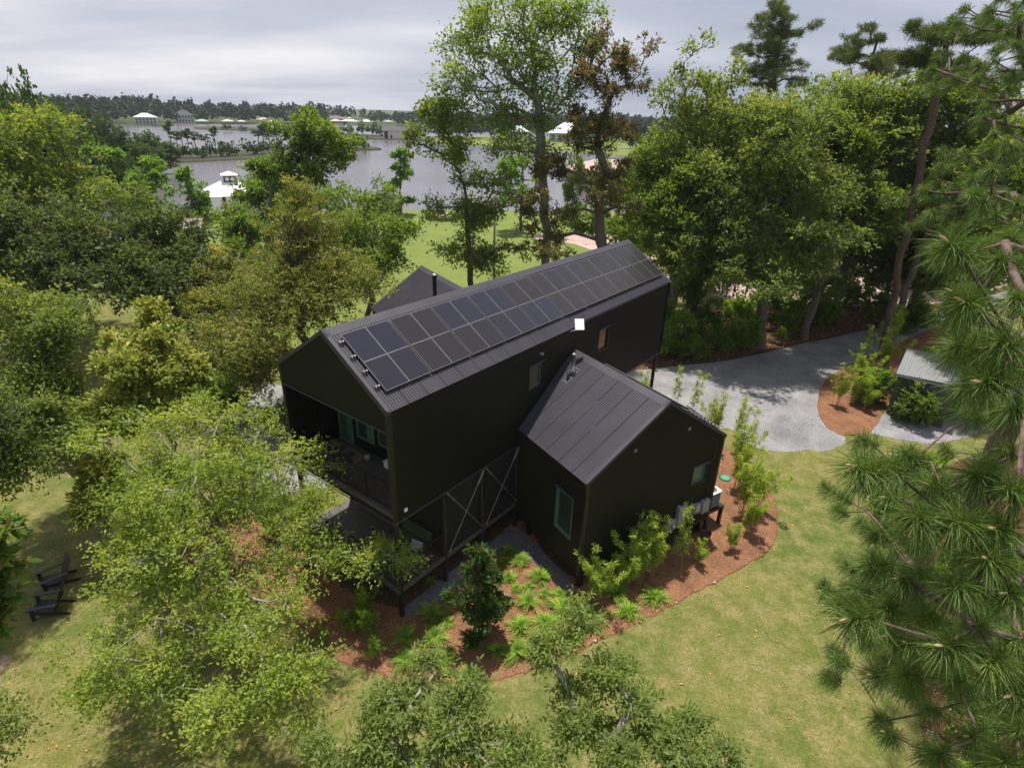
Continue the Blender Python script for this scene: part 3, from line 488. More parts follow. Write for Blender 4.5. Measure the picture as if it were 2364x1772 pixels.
# ------------------------------------------------------------------ the black house
HX, HY, TH = -4.019, 16.794, R(52.853); WX, WY, T2 = 2.968, 18.535, R(32.159)
W, LEN, ZB, ZE, ZR = 6.142, 22.0, 4.553, 9.061, 11.073
W2, ZW, ZE2, ZR2, L2 = 7.686, .82, 5.349, 7.872, 24.2
JOG = 11.37
def fm(u, v, z): return (HX+u*math.cos(TH)-v*math.sin(TH), HY+u*math.sin(TH)+v*math.cos(TH), z)
def fwg(u, v, z): return (WX+u*math.cos(T2)-v*math.sin(T2), WY+u*math.sin(T2)+v*math.cos(T2), z)
house = empty('black_house', (HX, HY, 0), label='black corrugated metal house on posts with a solar roof and a lower gabled wing', cat='house')
def corr(f, axis, a0, a1, const, out_, lo, hi, pitch=.076, depth=.016, holes=(), phase=0):
    """vertical corrugated sheet; axis 'u' or 'v' runs a0..a1, the other coordinate is const, out_ = +-1 outward"""
    fr = (0, .38, .5, .88); us = []
    n = int(math.ceil((a1-a0)/pitch))
    for i in range(n+1):
        for j, q in enumerate(fr):
            a = a0+(i+q)*pitch
            if a < a1-1e-4: us.append((a, depth if j in (2, 3) else 0.))
    us.append((a1, 0)); mb = MB(f)
    def pt(a, d, z): return (a, const+out_*d, z) if axis == 'u' else (const+out_*d, a, z)
    for (a, d), (b, e_) in zip(us[:-1], us[1:]):
        mid = (a+b)/2; segs = [(None, None)]
        hs = sorted([(h[2], h[3]) for h in holes if h[0] <= mid <= h[1]])
        zl = [(lo(a), lo(b))]; 
        spans = []; cur = (lo(a), lo(b))
        for z0, z1 in hs:
            spans.append((cur, (z0, z0))); cur = (z1, z1)
        spans.append((cur, (hi(a), hi(b))))
        for (p0, p1), (q0, q1) in spans:
            if q0-p0 < .005 and q1-p1 < .005: continue
            mb.add([pt(a, d, p0), pt(b, e_, p1), pt(b, e_, q1), pt(a, d, q0)], [(0, 1, 2, 3) if (out_ < 0) == (axis == 'u') else (3, 2, 1, 0)])
    return mb
def c_(z): return lambda a: z
# long right wall in 0.9 m sheets with window holes
WIN_A = (7.88, 8.80, 7.02, 8.08); WIN_B = (13.96, 14.88, 7.0, 8.12)
a = 0.12
while a < LEN-.12:
    b = min(a+.912, LEN-.12); off = -.0 if a < JOG else .10
    corr(fm, 'u', a, b, off, -1, c_(ZB+.04), c_(ZE-.02), holes=(WIN_A, WIN_B)).build('wall_sheet', M['siding'], house); a = b
MB(fm).box(0, LEN, .14, .24, ZB+.02, ZE-.05).build('wall_core', M['soffit'], house) if False else None
corr(fm, 'u', 0.0, LEN, W, 1, c_(ZB), c_(ZE)).build('wall', M['siding'], house)
slope = (ZR-ZE)/(W/2)
hi_g = lambda v: ZE+slope*min(v, W-v)-.03
corr(fm, 'v', .12, W-.12, 0, -1, c_(8.26), hi_g).build('gable_wall', M['siding'], house)
corr(fm, 'v', .0, W, LEN, 1, c_(ZB), hi_g).build('gable_wall', M['siding'], house)
corr(fm, 'v', .12, W-.12, 0, -1, c_(ZB+.03), c_(4.80)).build('balcony_apron', M['siding'], house)
for q in ((-.03, .14, -.03, .12), (-.03, .14, W-.12, W+.03), (LEN-.12, LEN+.03, .07, .22)): MB(fm).box(*q, ZB, ZE-.03).build('corner_trim', M['trim'], house)
# balcony recess
corr(fm, 'u', .14, 2.2, .16, 1, c_(4.93), c_(8.3)).build('recess_wall', M['siding_in'], house)
corr(fm, 'u', .14, 2.2, W-.16, -1, c_(4.93), c_(8.3), pitch=.15, depth=.03).build('recess_wall', M['siding_in'], house)
PANES = [(5.0, 5.82, 4.98, 8.0, 'curtain'), (3.62, 4.62, 5.5, 8.0, 'glass_dark'), (2.3, 3.25, 5.62, 8.0, 'glass_dark')]
corr(fm, 'v', .16, W-.16, 2.2, -1, c_(4.93), c_(8.3), holes=[(p[0], p[1], p[2], p[3]) for p in PANES]).build('recess_back_wall', M['siding_in'], house)
MB(fm).box(.1, 2.25, .13, W-.13, 8.30, 8.36).build('balcony_ceiling', M['soffit'], house)
for v0, v1, z0, z1, m_ in PANES:
    fr = MB(fm); 
    for q in ((v0-.05, v0+.02, z0-.05, z1+.05), (v1-.02, v1+.05, z0-.05, z1+.05), (v0, v1, z0-.05, z0+.03), (v0, v1, z1-.03, z1+.05)): fr.box(2.14, 2.24, q[0], q[1], q[2], q[3])
    w_ = fr.build('window', M['frame'], house)
    MB(fm).box(2.20, 2.215, v0, v1, z0, z1).build('pane', M['glass_dark' if m_ != 'curtain' else 'glass'], w_)
    MB(fm).box(2.19, 2.198, v0+.04, v0+(v1-v0)*.45, z0+.05, z1-.04).build('curtain', M['curtain'], w_)
k = 0; u = .02
while u < 2.2:                                                       # balcony boards run along v
    MB(fm).box(u, u+.136, .13, W-.13, 4.89, 4.93).build('deck_board', M['deck'], house); u += .142
MB(fm).box(-.02, 2.2, .13, W-.13, 4.62, 4.885).build('balcony_slab', M['soffit'], house)
MB(fm).box(-.045, -.0, .02, W-.02, 4.80, 4.92).build('drip_edge', M['deck'], house)
MB(fm).box(-.06, -.02, .10, W-.10, 8.235, 8.262).build('drip_edge', M['edge'], house)
def railing(f, axis, a0, a1, const, z0, z1):
    r = MB(f)
    bx = (lambda p, q, c, d, z, w: r.box(p, q, const-c, const+c, z, w)) if axis == 'u' else (lambda p, q, c, d, z, w: r.box(const-c, const+c, p, q, z, w))
    bx(a0, a1, .022, 0, z1-.035, z1); bx(a0, a1, .018, 0, z0+.07, z0+.10)
    n = max(1, round((a1-a0)/1.5))
    for i in range(n+1):
        c = a0+(a1-a0)*i/n; bx(max(a0, c-.022), min(a1, c+.022), .022, 0, z0, z1-.036)
    rail = r.build('railing', M['trim'], house); n = int((a1-a0)/.115)
    for i in range(1, n):
        c = a0+(a1-a0)*i/n; s_ = MB(f)
        if axis == 'u': s_.box(c-.009, c+.009, const-.009, const+.009, z0+.101, z1-.036)
        else: s_.box(const-.009, const+.009, c-.009, c+.009, z0+.101, z1-.036)
        s_.build('baluster', M['trim'], rail)
railing(fm, 'v', .16, W-.16, .10, 4.93, 6.06)
MB(fm).box(.14, LEN, .12, W-.02, ZB+.0, ZB+.06).build('underside', M['soffit'], house)
MB(fm).box(-.045, LEN*.0+7.32, -.05, -.02, ZB-.035, ZB+.0).build('drip_edge', M['edge'], house)
MB(fm).box(-.05, -.03, -.05, W+.02, ZB-.035, ZB).build('drip_edge', M['edge'], house)
MB(fm).box(15.4, LEN, .04, .09, ZB-.035, ZB).build('drip_edge', M['edge'], house)
# roof: sheets, ridge cap, rake trim
def roof_sheets(f, a0, a1, v0, z0, v1, z1, sw=.915, pitch=.1125, depth=.026, name='roof_sheet', lift=0.0, lim=None):
    """ribs run from (v0,z0) at the eave to (v1,z1) at the ridge; sheets laid along u"""
    dv, dz = v1-v0, z1-z0; ln = math.hypot(dv, dz); nv, nz = -dz/ln, dv/ln
    if nz < 0: nv, nz = -nv, -nz
    a = a0; fr = (0, .38, .5, .88); idx = 0
    while a < a1-.02:
        b = min(a+sw, a1); mb = MB(f); n = int(math.ceil((b-a-.012)/pitch)); pr = [(a+.0215, 0)]
        for i in range(n):
            for j, q in enumerate(fr):
                x = a+(i+q)*pitch
                if a+.022 <= x < b-.026: pr.append((x, depth if j in (2, 3) else 0.))
        pr.append((b-.026, 0)); pr.append((b-.022, -.06)); pr.append((b+.02, -.06))
        for (x0, d0), (x1, d1) in zip(pr[:-1], pr[1:]):
            e0 = lim(x0) if lim else 0; e1 = lim(x1) if lim else 0
            A = lambda x, t, d: (x, v0+dv*t+nv*(d+lift), z0+dz*t+nz*(d+lift))
            mb.add([A(x0, e0, d0), A(x1, e1, d1), A(x1, 1, d1), A(x0, 1, d0)], [(0, 1, 2, 3) if dv > 0 else (3, 2, 1, 0)])
        mb.build(name, M['roof'], house); a = b; idx += 1
OV = .06
roof_sheets(fm, -.04, JOG, -OV, ZE-slope*OV, W/2-.02, ZR-.01, lift=.06)
roof_sheets(fm, JOG, LEN+.04, .05, ZE+slope*.05, W/2-.02, ZR-.01, lift=.03)
roof_sheets(fm, -.04, LEN+.04, W+OV, ZE-slope*OV, W/2+.02, ZR-.01, sw=5.5, lift=.06)
MB(fm).add([(-.03, 0, ZE), (LEN+.03, 0, ZE), (LEN+.03, W/2, ZR-.02), (-.03, W/2, ZR-.02), (LEN+.03, W, ZE), (-.03, W, ZE)], [(0, 1, 2, 3), (3, 2, 4, 5)]).build('roof_deck', M['soffit'], house)
def capline(f, a0, a1, v, z, sl, w=.30, t=.012, h=.10):
    mb = MB(f); n = max(1, round((a1-a0)/3)); 
    for i in range(n):
        x0 = a0+(a1-a0)*i/n; x1 = a0+(a1-a0)*(i+1)/n-.006; c = MB(f)
        for s_ in (-1, 1):
            c.add([(x0, v, z+h), (x1, v, z+h), (x1, v+s_*w, z+h-w*sl), (x0, v+s_*w, z+h-w*sl), (x0, v+s_*w, z+h-w*sl-t), (x1, v+s_*w, z+h-w*sl-t)], [(0, 1, 2, 3) if s_ < 0 else (3, 2, 1, 0), (3, 2, 5, 4)])
        c.build('ridge_cap', M['roof'], house)
capline(fm, -.06, LEN+.06, W/2, ZR, slope, h=.10)
def rake(f, u0, u1, W_, ze, zr, h=.09, nm='rake_trim', ov=OV):
    sl = (zr-ze)/(W_/2)
    for s_ in (0, 1):
        v0 = -ov if s_ == 0 else W_+ov; z0 = ze-sl*ov; mb = MB(f)
        mb.add([(u0, v0, z0-.16+h), (u1, v0, z0-.16+h), (u1, W_/2, zr-.16+h), (u0, W_/2, zr-.16+h), (u0, v0, z0+h), (u1, v0, z0+h), (u1, W_/2, zr+h), (u0, W_/2, zr+h)],
               [(0, 1, 2, 3), (7, 6, 5, 4), (0, 4, 5, 1), (1, 5, 6, 2), (3, 7, 4, 0)]); mb.build(nm, M['roof'], house)
rake(fm, -.075, .10, W, ZE, ZR, h=.10); rake(fm, LEN-.10, LEN+.075, W, ZE, ZR, h=.07)
MB(fm).add([(-.085, -.03, ZE-.12), (-.06, -.03, ZE-.12), (-.06, W/2, ZR-.12), (-.085, W/2, ZR-.12), (-.085, -.03, ZE-.09), (-.06, -.03, ZE-.09), (-.06, W/2, ZR-.09), (-.085, W/2, ZR-.09)], [(3, 2, 1, 0), (4, 5, 6, 7), (0, 1, 5, 4), (3, 0, 4, 7)]).build('drip_edge', M['edge'], house)
# solar array: 2 rows x 20 columns in pairs
PA, PU, PS = .359, .625, 1.308; CW = 1.045; ca = math.cos(math.atan(slope)); sa = math.sin(math.atan(slope))
pm = {}
for key in ('solar_blue', 'solar_brown', 'solar_mid', 'solar_dark'):
    pm[key] = MB().box(0, CW-.016, 0, PS-.016, -.004, .0).mesh('solar_cells', M[key])
fr = MB(); w_ = .010; X, Y = CW-.016, PS-.016
fr.box(0, X, 0, w_, -.035, .003).box(0, X, Y-w_, Y, -.035, .003).box(0, w_, w_, Y-w_, -.035, .003).box(X-w_, X, w_, Y-w_, -.035, .003); frm = fr.mesh('panel_frame', M['solar_frame'])
def tint(col, row):
    if row == 1: return 'solar_blue' if col in (0, 1, 4, 5, 6, 7) else ('solar_brown' if col in (2, 3, 8, 9, 10) else ('solar_mid' if col < 14 else 'solar_dark'))
    return 'solar_mid' if col in (0, 1, 5, 6, 7) else ('solar_blue' if col in (8, 9) else ('solar_brown' if col < 17 else 'solar_dark'))
for row in (0, 1):
    for col in range(20):
        uu_ = PA+col*CW+(col//2)*.05; s_ = PU+row*PS; t_ = s_*ca; h_ = .20
        x, y, z = fm(uu_, t_-sa*h_, ZE+s_*sa+ca*h_)
        o = link('solar_panel', pm[tint(col, row)], house); o.location = (x-HX, y-HY, z); o.rotation_euler = (math.atan(slope), 0, TH)
        link('panel_frame', frm, o)
for k_ in range(4):
    s_ = PU+PS*(.22+.52*k_)
    P0 = lambda u, h: (u, s_*ca-sa*h, ZE+s_*sa+ca*h)
    MB(fm).beam(P0(PA-.22, .15), P0(PA+CW*20+.62, .15), .045, .05).build('panel_rail', M['trim'], house)
    b_ = MB(fm)
    for q in (-.21, -.10): b_.beam(P0(PA+q, .09), P0(PA+q, .215), .05, .07)
    b_.build('rail_clamp', M['steel'], house)
# windows on the long wall
def window(f, axis, a0, a1, z0, z1, const, s_, glass, fcol='trim', hood=True, depth=.07, inner='frame'):
    """s_ : outward sign along the other axis"""
    def bx(mb, p, q, c0, c1, z, w):
        lo, hi = sorted((const+s_*c0, const+s_*c1))
        return mb.box(p, q, lo, hi, z, w) if axis == 'u' else mb.box(lo, hi, p, q, z, w)
    mb = MB(f)
    for p, q, z, w in ((a0-.05, a0, z0-.06, z1+.05), (a1, a1+.05, z0-.06, z1+.05), (a0, a1, z0-.06, z0), (a0, a1, z1, z1+.05)): bx(mb, p, q, -depth-.02, .03, z, w)
    win = mb.build('window', M[fcol], house); mb = MB(f)
    for p, q, z, w in ((a0, a0+.045, z0, z1), (a1-.045, a1, z0, z1), (a0+.045, a1-.045, z0, z0+.045), (a0+.045, a1-.045, z1-.045, z1)): bx(mb, p, q, -depth-.01, -depth+.025, z, w)
    mb.build('sash', M[inner], win)
    bx(MB(f), a0, a1, -depth-.03, -depth-.012, z0, z1).build('pane', M[glass], win)
    if hood: bx(MB(f), a0-.10, a1+.10, .02, .12, z1+.05, z1+.075).build('drip_cap', M['edge'], win)
    return win
wa = window(fm, 'u', *WIN_A, 0, -1, 'glass_dark'); wb = window(fm, 'u', *WIN_B, .1, -1, 'glass_warm', 'trim', True, inner='trim')
dv = MB(fm)
for i in range(5):                                                   # wavy driftwood strips seen in the window
    pts = [(8.0+i*.14+.05*math.sin(2.2*z+i*.6)+.035*math.sin(5*z+i), .058, 7.06+z*.98*.98) for z in np.linspace(0, 1, 9)]
    dv.tube(pts, .013, 5)
dv.build('wavy_strip', plain('driftwood', (.28, .19, .13), .7), wa)
# wing -----------------------------------------------------------------
sl2 = (ZR2-ZE2)/(W2/2); hi_w = lambda u: ZE2+sl2*min(u, W2-u)-.03
G1 = (6.02, 6.86, 3.24, 4.18); S1 = (.74, 1.78, 2.2, 4.15)
a = .1
while a < W2-.1:
    b = min(a+.912, W2-.1); corr(fwg, 'u', a, b, 0, -1, c_(ZW), hi_w, holes=(G1,)).build('wall_sheet', M['siding'], house); a = b
a = .1
while a < 6.2:
    b = min(a+.912, 6.2); corr(fwg, 'v', a, b, 0, -1, c_(ZW), c_(ZE2), holes=(S1,)).build('wall_sheet', M['siding'], house); a = b
corr(fwg, 'v', 6.2, 13, 0, -1, c_(2.9), c_(4.5)).build('wall', M['siding'], house)
corr(fwg, 'v', 13, L2, 0, -1, c_(ZW), c_(ZE2)).build('wall', M['siding'], house)
corr(fwg, 'v', .1, 8.6, W2, 1, c_(ZW), c_(ZE2)).build('wall', M['siding'], house)
corr(fwg, 'v', 13, L2, W2, 1, c_(ZW), c_(ZE2)).build('wall', M['siding'], house)
corr(fwg, 'u', 0, W2, L2, 1, c_(ZW), hi_w).build('gable_wall', M['siding'], house)
for q in ((-.02, .12), (W2-.12, W2+.03)): MB(fwg).box(*q, -.03, .11, ZW-.04, ZE2).build('corner_trim', M['trim'], house)
MB(fwg).box(.05, W2-.05, .05, 8.5, ZW-.12, ZW+.02).build('wing_floor', M['soffit'], house)
window(fwg, 'u', *G1, 0, -1, 'glass'); window(fwg, 'v', *S1, 0, -1, 'glass_dark', 'frame')
# roof slope facing left (u 0 -> W2/2): ribs along u, sheets along v; stops at the main house wall
def fws(a_, b_, z): return fwg(b_, a_, z)                             # swap so sheets run along v
th_d = TH-T2; 
def mainv(u, v): p = fwg(u, v, 0); return -(p[0]-HX)*math.sin(TH)+(p[1]-HY)*math.cos(TH)
def vend(u):                                                          # v where the main wall starts
    v = 0.
    for _ in range(200):
        if mainv(u, v) > -.03: break
        v += .05
    return v
def limA(x):                                                          # fraction up the slope from which the sheet is visible (cut by the wall)
    for t in np.linspace(0, 1, 60):
        if mainv((-OV)+(W2/2+OV)*t, x) < 0: return float(t)
    return 1.0
roof_sheets(fws, -.05, 6.45, -OV, ZE2-sl2*OV, W2/2-.02, ZR2-.01, lift=.05, lim=limA)
def limB(x):
    for t in np.linspace(0, 1, 60):
        if mainv(W2+OV-(W2/2+OV)*t, x) > 0: return None
    return 0.
mbx = 8.2
mb = MB(fws)
roof_sheets(fws, -.05, 6.3, W2+OV, ZE2-sl2*OV, W2/2+.02, ZR2-.01, sw=3.2, lift=.05)
roof_sheets(fws, 13.8, L2+.05, -OV, ZE2-sl2*OV, W2/2-.02, ZR2-.01, lift=.05)
roof_sheets(fws, 13.8, L2+.05, W2+OV, ZE2-sl2*OV, W2/2+.02, ZR2-.01, sw=3.5, lift=.05)
capline(fws, -.06, 6.33, W2/2, ZR2, sl2, h=.09); capline(fws, 13.5, L2+.06, W2/2, ZR2, sl2, h=.09)
rake(fws, -.07, .10, W2, ZE2, ZR2, h=.09); rake(fws, L2-.1, L2+.07, W2, ZE2, ZR2, h=.09)
# solar rows on the hidden right slope, whose edge shows above the gable
c2, s2 = math.cos(math.atan(sl2)), math.sin(math.atan(sl2))
for row in (0, 1):
    for col in range(5):
        s_ = .55+row*PS; px_, pz = W2-s_*c2+s2*.20, ZE2+s_*s2+c2*.20
        x, y, z = fwg(px_, .25+col*CW, pz)
        o = link('solar_panel', pm['solar_mid'], house); o.location = (x-HX, y-HY, z); o.rotation_euler = (math.atan(sl2), 0, T2+math.pi/2); link('panel_frame', frm, o)
for s_ in np.arange(.7, 3.1, .32): MB(fwg).box(W2-s_*c2-.06, W2-s_*c2+.06, .02, .16, ZE2+s_*s2+.12, ZE2+s_*s2+.19).build('rail_clamp', M['steel'], house)
MB(fwg).beam((W2-.5*c2+.1, .12, ZE2+.36), (W2-3.3*c2+.1, .12, ZE2+3.3*s2+.22), .04, .04).build('panel_rail', M['trim'], house)
# flues
MB(fwg).lathe([(.11, 0), (.11, .05), (.085, .06), (.085, .86), (.11, .865), (.11, .92), (.02, .97)], (2.94, 5.1, 7.33), 18).build('flue_pipe', M['steel'], house, True)
MB(fwg).lathe([(.24, -.05), (.24, .0), (.15, .10), (.1, .12)], (2.94, 5.1, 7.30), 10).build('flue_boot', M['rubber'], house, True)
MB(fwg).lathe([(.055, 0), (.055, .30), (.0, .30)], (2.62, 5.0, 7.13), 12).build('vent_pipe', M['rubber'], house, True)
def dots(u0, v0, z0, r, mm, n=16):
    d = MB(fwg)
    for i in range(n):
        t = 2*math.pi*i/n; q = max(abs(math.cos(t)), abs(math.sin(t))); uu_, vv = u0+r*math.cos(t)/q, v0+r*math.sin(t)/q
        zz_ = ZE2+sl2*uu_+.085; d.box(uu_-.012, uu_+.012, vv-.012, vv+.012, zz_, zz_+.014)
    return d.build('flashing_screws', mm, house, kind=None)
dots(2.94, 5.1, 0, .21, M['white']); dots(2.62, 5.0, 0, .17, M['white'])
fl = MB(); p = fwg(W2/2, 15.6, 0); fx, fy = -4.93, 35.0
MB().lathe([(.13, 0), (.13, 1.15), (.16, 1.16), (.16, 1.32)], (fx, fy, 7.55), 18).build('flue_pipe', M['trim'], house, True)
MB().lathe([(.165, 0), (.165, .05), (.02, .12), (0, .12)], (fx, fy, 8.87), 18).build('flue_cap', M['steel'], house, True)
MB().lathe([(.3, -.5), (.3, .0), (.14, .12)], (fx, fy, 7.5), 12).build('flue_boot', M['trim'], house, True)
# posts, lower porch
S1_, S2_, S3_ = 2.472, 4.808, 7.231
for u in (0.05, S1_, S2_, S3_, LEN-.25):
    for v in (.07, W-.15):
        if u > 20 and v < 1: v = .2
        MB(fm).lathe([(.11, 0), (.11, ZB-.0)], (u+.05, v, 0), 14).build('post', M['trim'], house, True)
for u in (.25, W2-.25): MB(fwg).box(u-.12, u+.12, .06, .28, 0, ZW-.12).build('post', M['trim'], house)
for u, v in ((.2, 4.0), (W2-.25, 4.2), (W2/2, .2)): MB(fwg).box(u-.1, u+.1, v-.1, v+.1, 0, ZW-.12).build('post', M['trim'], house)
v = .02
while v < W-.1:
    MB(fm).box(-.02, 7.3, v, v+.136, 1.385, 1.42).build('deck_board', M['deck'], house); v += .142
MB(fm).box(.02, 7.28, .03, W-.06, 1.12, 1.38).build('deck_frame', M['soffit'], house)
MB(fm).box(-.04, -.021, .0, W-.02, 1.25, 1.418).build('deck_fascia', M['deck'], house)
MB(fm).box(-.03, 7.3, -.02, .018, 1.25, 1.418).build('deck_fascia', M['deck'], house)
railing(fm, 'v', .2, W-.25, .06, 1.42, 2.48); railing(fm, 'u', .2, S1_-.08, .07, 1.42, 2.52)
for a0, a1 in ((S1_, S2_), (S2_, S3_)):
    fr = MB(fm); x0, x1 = a0+.16, a1-.06
    for q in ((x0, x0+.06, 1.43, 4.5), (x1-.06, x1, 1.43, 4.5), (x0+.06, x1-.06, 1.43, 1.5), (x0+.06, x1-.06, 4.44, 4.5), (x0+.06, x1-.06, 2.42, 2.47), ((x0+x1)/2-.02, (x0+x1)/2+.02, 1.5, 2.42)): fr.box(q[0], q[1], .05, .10, q[2], q[3])
    s_ = fr.build('screen_frame', M['trim'], house); MB(fm).box(x0+.06, x1-.06, .072, .075, 1.5, 4.44).build('screen', M['screen'], s_)
    for p, q in (((a0+.14, -.06, 4.50), (a1-.02, -.06, 1.55)), ((a1-.0, -.085, 4.50), (a0+.16, -.085, 1.55))):
        r_ = MB(fm).tube([p, q], .014, 6); br = r_.build('cross_brace', M['rod'], house); P_, Q_ = Vector(p), Vector(q); d = (Q_-P_)
        tb = MB(fm)
        for sg in (-1, 1): tb.tube([P_+d*.03+Vector((sg*.0, sg*.028, 0)), P_+d*.16+Vector((0, sg*.028, 0))], .014, 6)
        tb.tube([P_+d*.015, P_+d*.04], .035, 6); tb.tube([P_+d*.15, P_+d*.175], .03, 6); tb.tube([P_+d*.97, P_+d*.995], .03, 6); tb.build('turnbuckle', M['rod'], br)
fr = MB(fm)
for q in ((.16, .24), (W/2-.04, W/2+.04), (W-.3, W-.22)): fr.box(S1_+.02, S1_+.08, q[0], q[1], 1.43, 4.5)
fr.box(S1_+.02, S1_+.08, .24, W-.3, 1.43, 1.5).box(S1_+.02, S1_+.08, .24, W-.3, 4.44, 4.5).box(S1_+.02, S1_+.08, .24, W-.3, 2.42, 2.47)
s_ = fr.build('screen_frame', M['trim'], house); MB(fm).box(S1_+.045, S1_+.048, .24, W-.3, 1.5, 4.44).build('screen', M['screen'], s_)
MB(fm).box(7.25, 7.31, .1, W-.1, 1.43, 4.5).build('porch_end_wall', M['siding_in'], house)
# small fittings of the wall
MB(fm).box(.44, .58, -.05, -.018, 4.83, 4.97).build('outlet_cover', M['white'], house)
MB(fm).box(8.55, 8.75, -.10, -.018, 8.50, 8.56).box(8.6, 8.7, -.16, -.10, 8.48, 8.52).build('vent_hood', M['box'], house)
for uu_, zz_ in ((2.25, 6.18), (5.2, 6.36)):
    fx_ = MB(fwg)
    for sg in (-1, 1): fx_.beam((uu_-.07, -.07, zz_+sg*.07), (uu_+.07, -.07, zz_-sg*.07), .03)
    fx_.box(uu_-.04, uu_+.04, -.1, -.018, zz_-.04, zz_+.04); fx_.build('flood_light', M['box'], house)
MB(fwg).tube([(5.0, -.09, .95), (6.5, -.09, .93), (7.5, -.09, 1.0), (8.4, .3, 1.1)], .022, 6).build('conduit', M['trim'], house)
MB(fwg).tube([(7.15, -.04, 2.2), (7.15, -.04, 5.2), (7.3, -.03, 5.5)], .02, 6).build('conduit', M['trim'], house)
MB(fm).tube([(11.35, -.02, 8.9), (11.4, -.03, 7.9), (11.7, -.10, 7.65), (12.0, -.3, 7.75)], .018, 6).build('conduit', M['trim'], house)

# ------------------------------------------------------------------ things on and beside the house
def thing(name, loc, rz=0, **k): return empty(name, loc, rz, **k)
x, y, z = fm(11.0, -.45, 9.35)
t = thing('satellite_antenna', (x, y, z), 0, label='flat white rectangular satellite antenna on an arm at the eave above the wing', cat='antenna')
m_ = MB().box(-.21, .21, -.02, .02, -.26, .27).mesh('dish_panel', M['white']); o = link('dish_panel', m_, t); o.rotation_euler = (R(-38), R(0), R(4))
o = link('arm', MB().tube([(0, .03, -.03), (0, .1, -.3), (-.3, .15, -.36), (-.42, .22, -.5)], .025, 8).mesh('arm', M['box'], smooth=True), t)
def ebox(name, u0, u1, z0, z1, d, label, dark=False, grp=None):
    x, y, z = fwg((u0+u1)/2, -.02, z0); t = thing(name, (x, y, z), T2, label=label, cat='electrical box'); w = (u1-u0)/2; h = z1-z0
    link('housing', MB().box(-w, w, -d, 0, 0, h).mesh('housing', M['box']), t); link('cover', MB().box(-w+.012, w-.012, -d-.018, -d-.001, .012, h-.012).mesh('cover', M['box']), t); return t, w, h
RED = plain('red_warning_label', (.55, .06, .05), .5)
t, w, h = ebox('breaker_panel', 5.33, 5.83, 1.24, 2.40, .16, 'tall light grey breaker panel, the biggest box on the wing gable, behind bamboo'); link('roof_vent', MB().box(-.1, .06, -.12, -.04, h, h+.04).mesh('roof_vent', M['trim']), t)
t, w, h = ebox('electric_meter', 4.80, 5.30, 1.22, 1.76, .14, 'grey electric meter box with a round glass meter, lowest box on the wing gable')
o = link('meter_glass', MB().lathe([(.10, 0), (.10, .06), (.085, .12), (0, .14)], (0, 0, 0), 16).mesh('meter_glass', M['steel'], smooth=True), t); o.location = (.0, -.16, h*.5); o.rotation_euler = (R(90), 0, 0)
link('warning_label', MB().box(w-.16, w-.05, -.165, -.160, h-.14, h-.07).mesh('warning_label', RED), t)
t, w, h = ebox('disconnect_switch', 6.44, 6.80, 1.60, 2.08, .13, 'small grey switch box with three red and white stickers on the wing gable')
for k_ in range(3): link('sticker', MB().box(-.08, .10, -.156, -.150, h-.17-k_*.11, h-.12-k_*.11).mesh('sticker', RED), t); link('sticker', MB().box(-.08, .10, -.156, -.150, h-.115-k_*.11, h-.085-k_*.11).mesh('sticker', M['white']), t)
t, w, h = ebox('inverter_box', 6.90, 7.36, 1.46, 2.14, .16, 'grey lidded box with a black cable on top, nearest the air conditioner')
link('cable', MB().tube([(-.05, -.08, h), (-.05, -.08, h+.12), (-.03, -.03, h+.2)], .022, 6).mesh('cable', M['rubber']), t); link('sticker', MB().box(-.12, .02, -.186, -.180, .05, .10).mesh('sticker', RED), t)
t, w, h = ebox('junction_box', 6.24, 6.40, 1.47, 1.62, .10, 'tiny grey junction box below the stickered switch box')
x, y, z = fwg(W2+.62, .55, 0)
t = thing('equipment_platform', (x, y, 0), T2, label='black platform on legs carrying the air conditioner at the wing corner', cat='platform')
link('platform_top', MB().box(-.6, .55, -.5, .75, .95, 1.09).mesh('platform_top', M['trim']), t)
for sx, sy in ((-.5, -.42), (.46, -.42), (.46, .66), (-.5, .66)): link('leg', MB().box(sx-.07, sx+.07, sy-.07, sy+.07, 0, .95).mesh('leg', M['trim']), t)
t = thing('air_conditioner', (x, y, 1.095), T2, label='round-cornered grey air conditioning unit with a fan grille on the black platform', cat='air conditioner')
def rsq(h, r, z, n=6):
    P = []
    for cx, cy, a in ((h-r, h-r, 0), (-h+r, h-r, 90), (-h+r, -h+r, 180), (h-r, -h+r, 270)):
        for i in range(n+1): q = R(a+90*i/n); P.append((cx+r*math.cos(q), cy+r*math.sin(q), z))
    return P
def loft(rings, cap=True):
    n = len(rings[0]); F = []
    for i in range(len(rings)-1): F += [(i*n+k, i*n+(k+1) % n, (i+1)*n+(k+1) % n, (i+1)*n+k) for k in range(n)]
    if cap: F += [tuple(range(n))[::-1], tuple((len(rings)-1)*n+k for k in range(n))]
    return MB().add([p for r_ in rings for p in r_], F)
rg_ = [];  zc = .0
for i in range(22): rg_ += [rsq(.36, .10, .02+i*.035), rsq(.345, .095, .02+i*.035+.012), rsq(.345, .095, .02+i*.035+.022), rsq(.36, .10, .02+i*.035+.034)]
link('cabinet', loft(rg_).mesh('cabinet', plain('dark_grey_louvred_metal', (.13, .14, .14), .5, .2)), t)
n_ = 28; ring = [(.27*math.cos(2*math.pi*i/n_), .27*math.sin(2*math.pi*i/n_)) for i in range(n_)]
oz = rsq(.38, .11, 0, 6); import bisect
top = MB(); V = [(p[0], p[1], .83) for p in oz] + [(q[0], q[1], .83) for q in ring] + [(p[0], p[1], .79) for p in oz]
oa = sorted(range(28), key=lambda i: math.atan2(oz[i][1], oz[i][0])); ra = sorted(range(28), key=lambda i: math.atan2(ring[i][1], ring[i][0]))
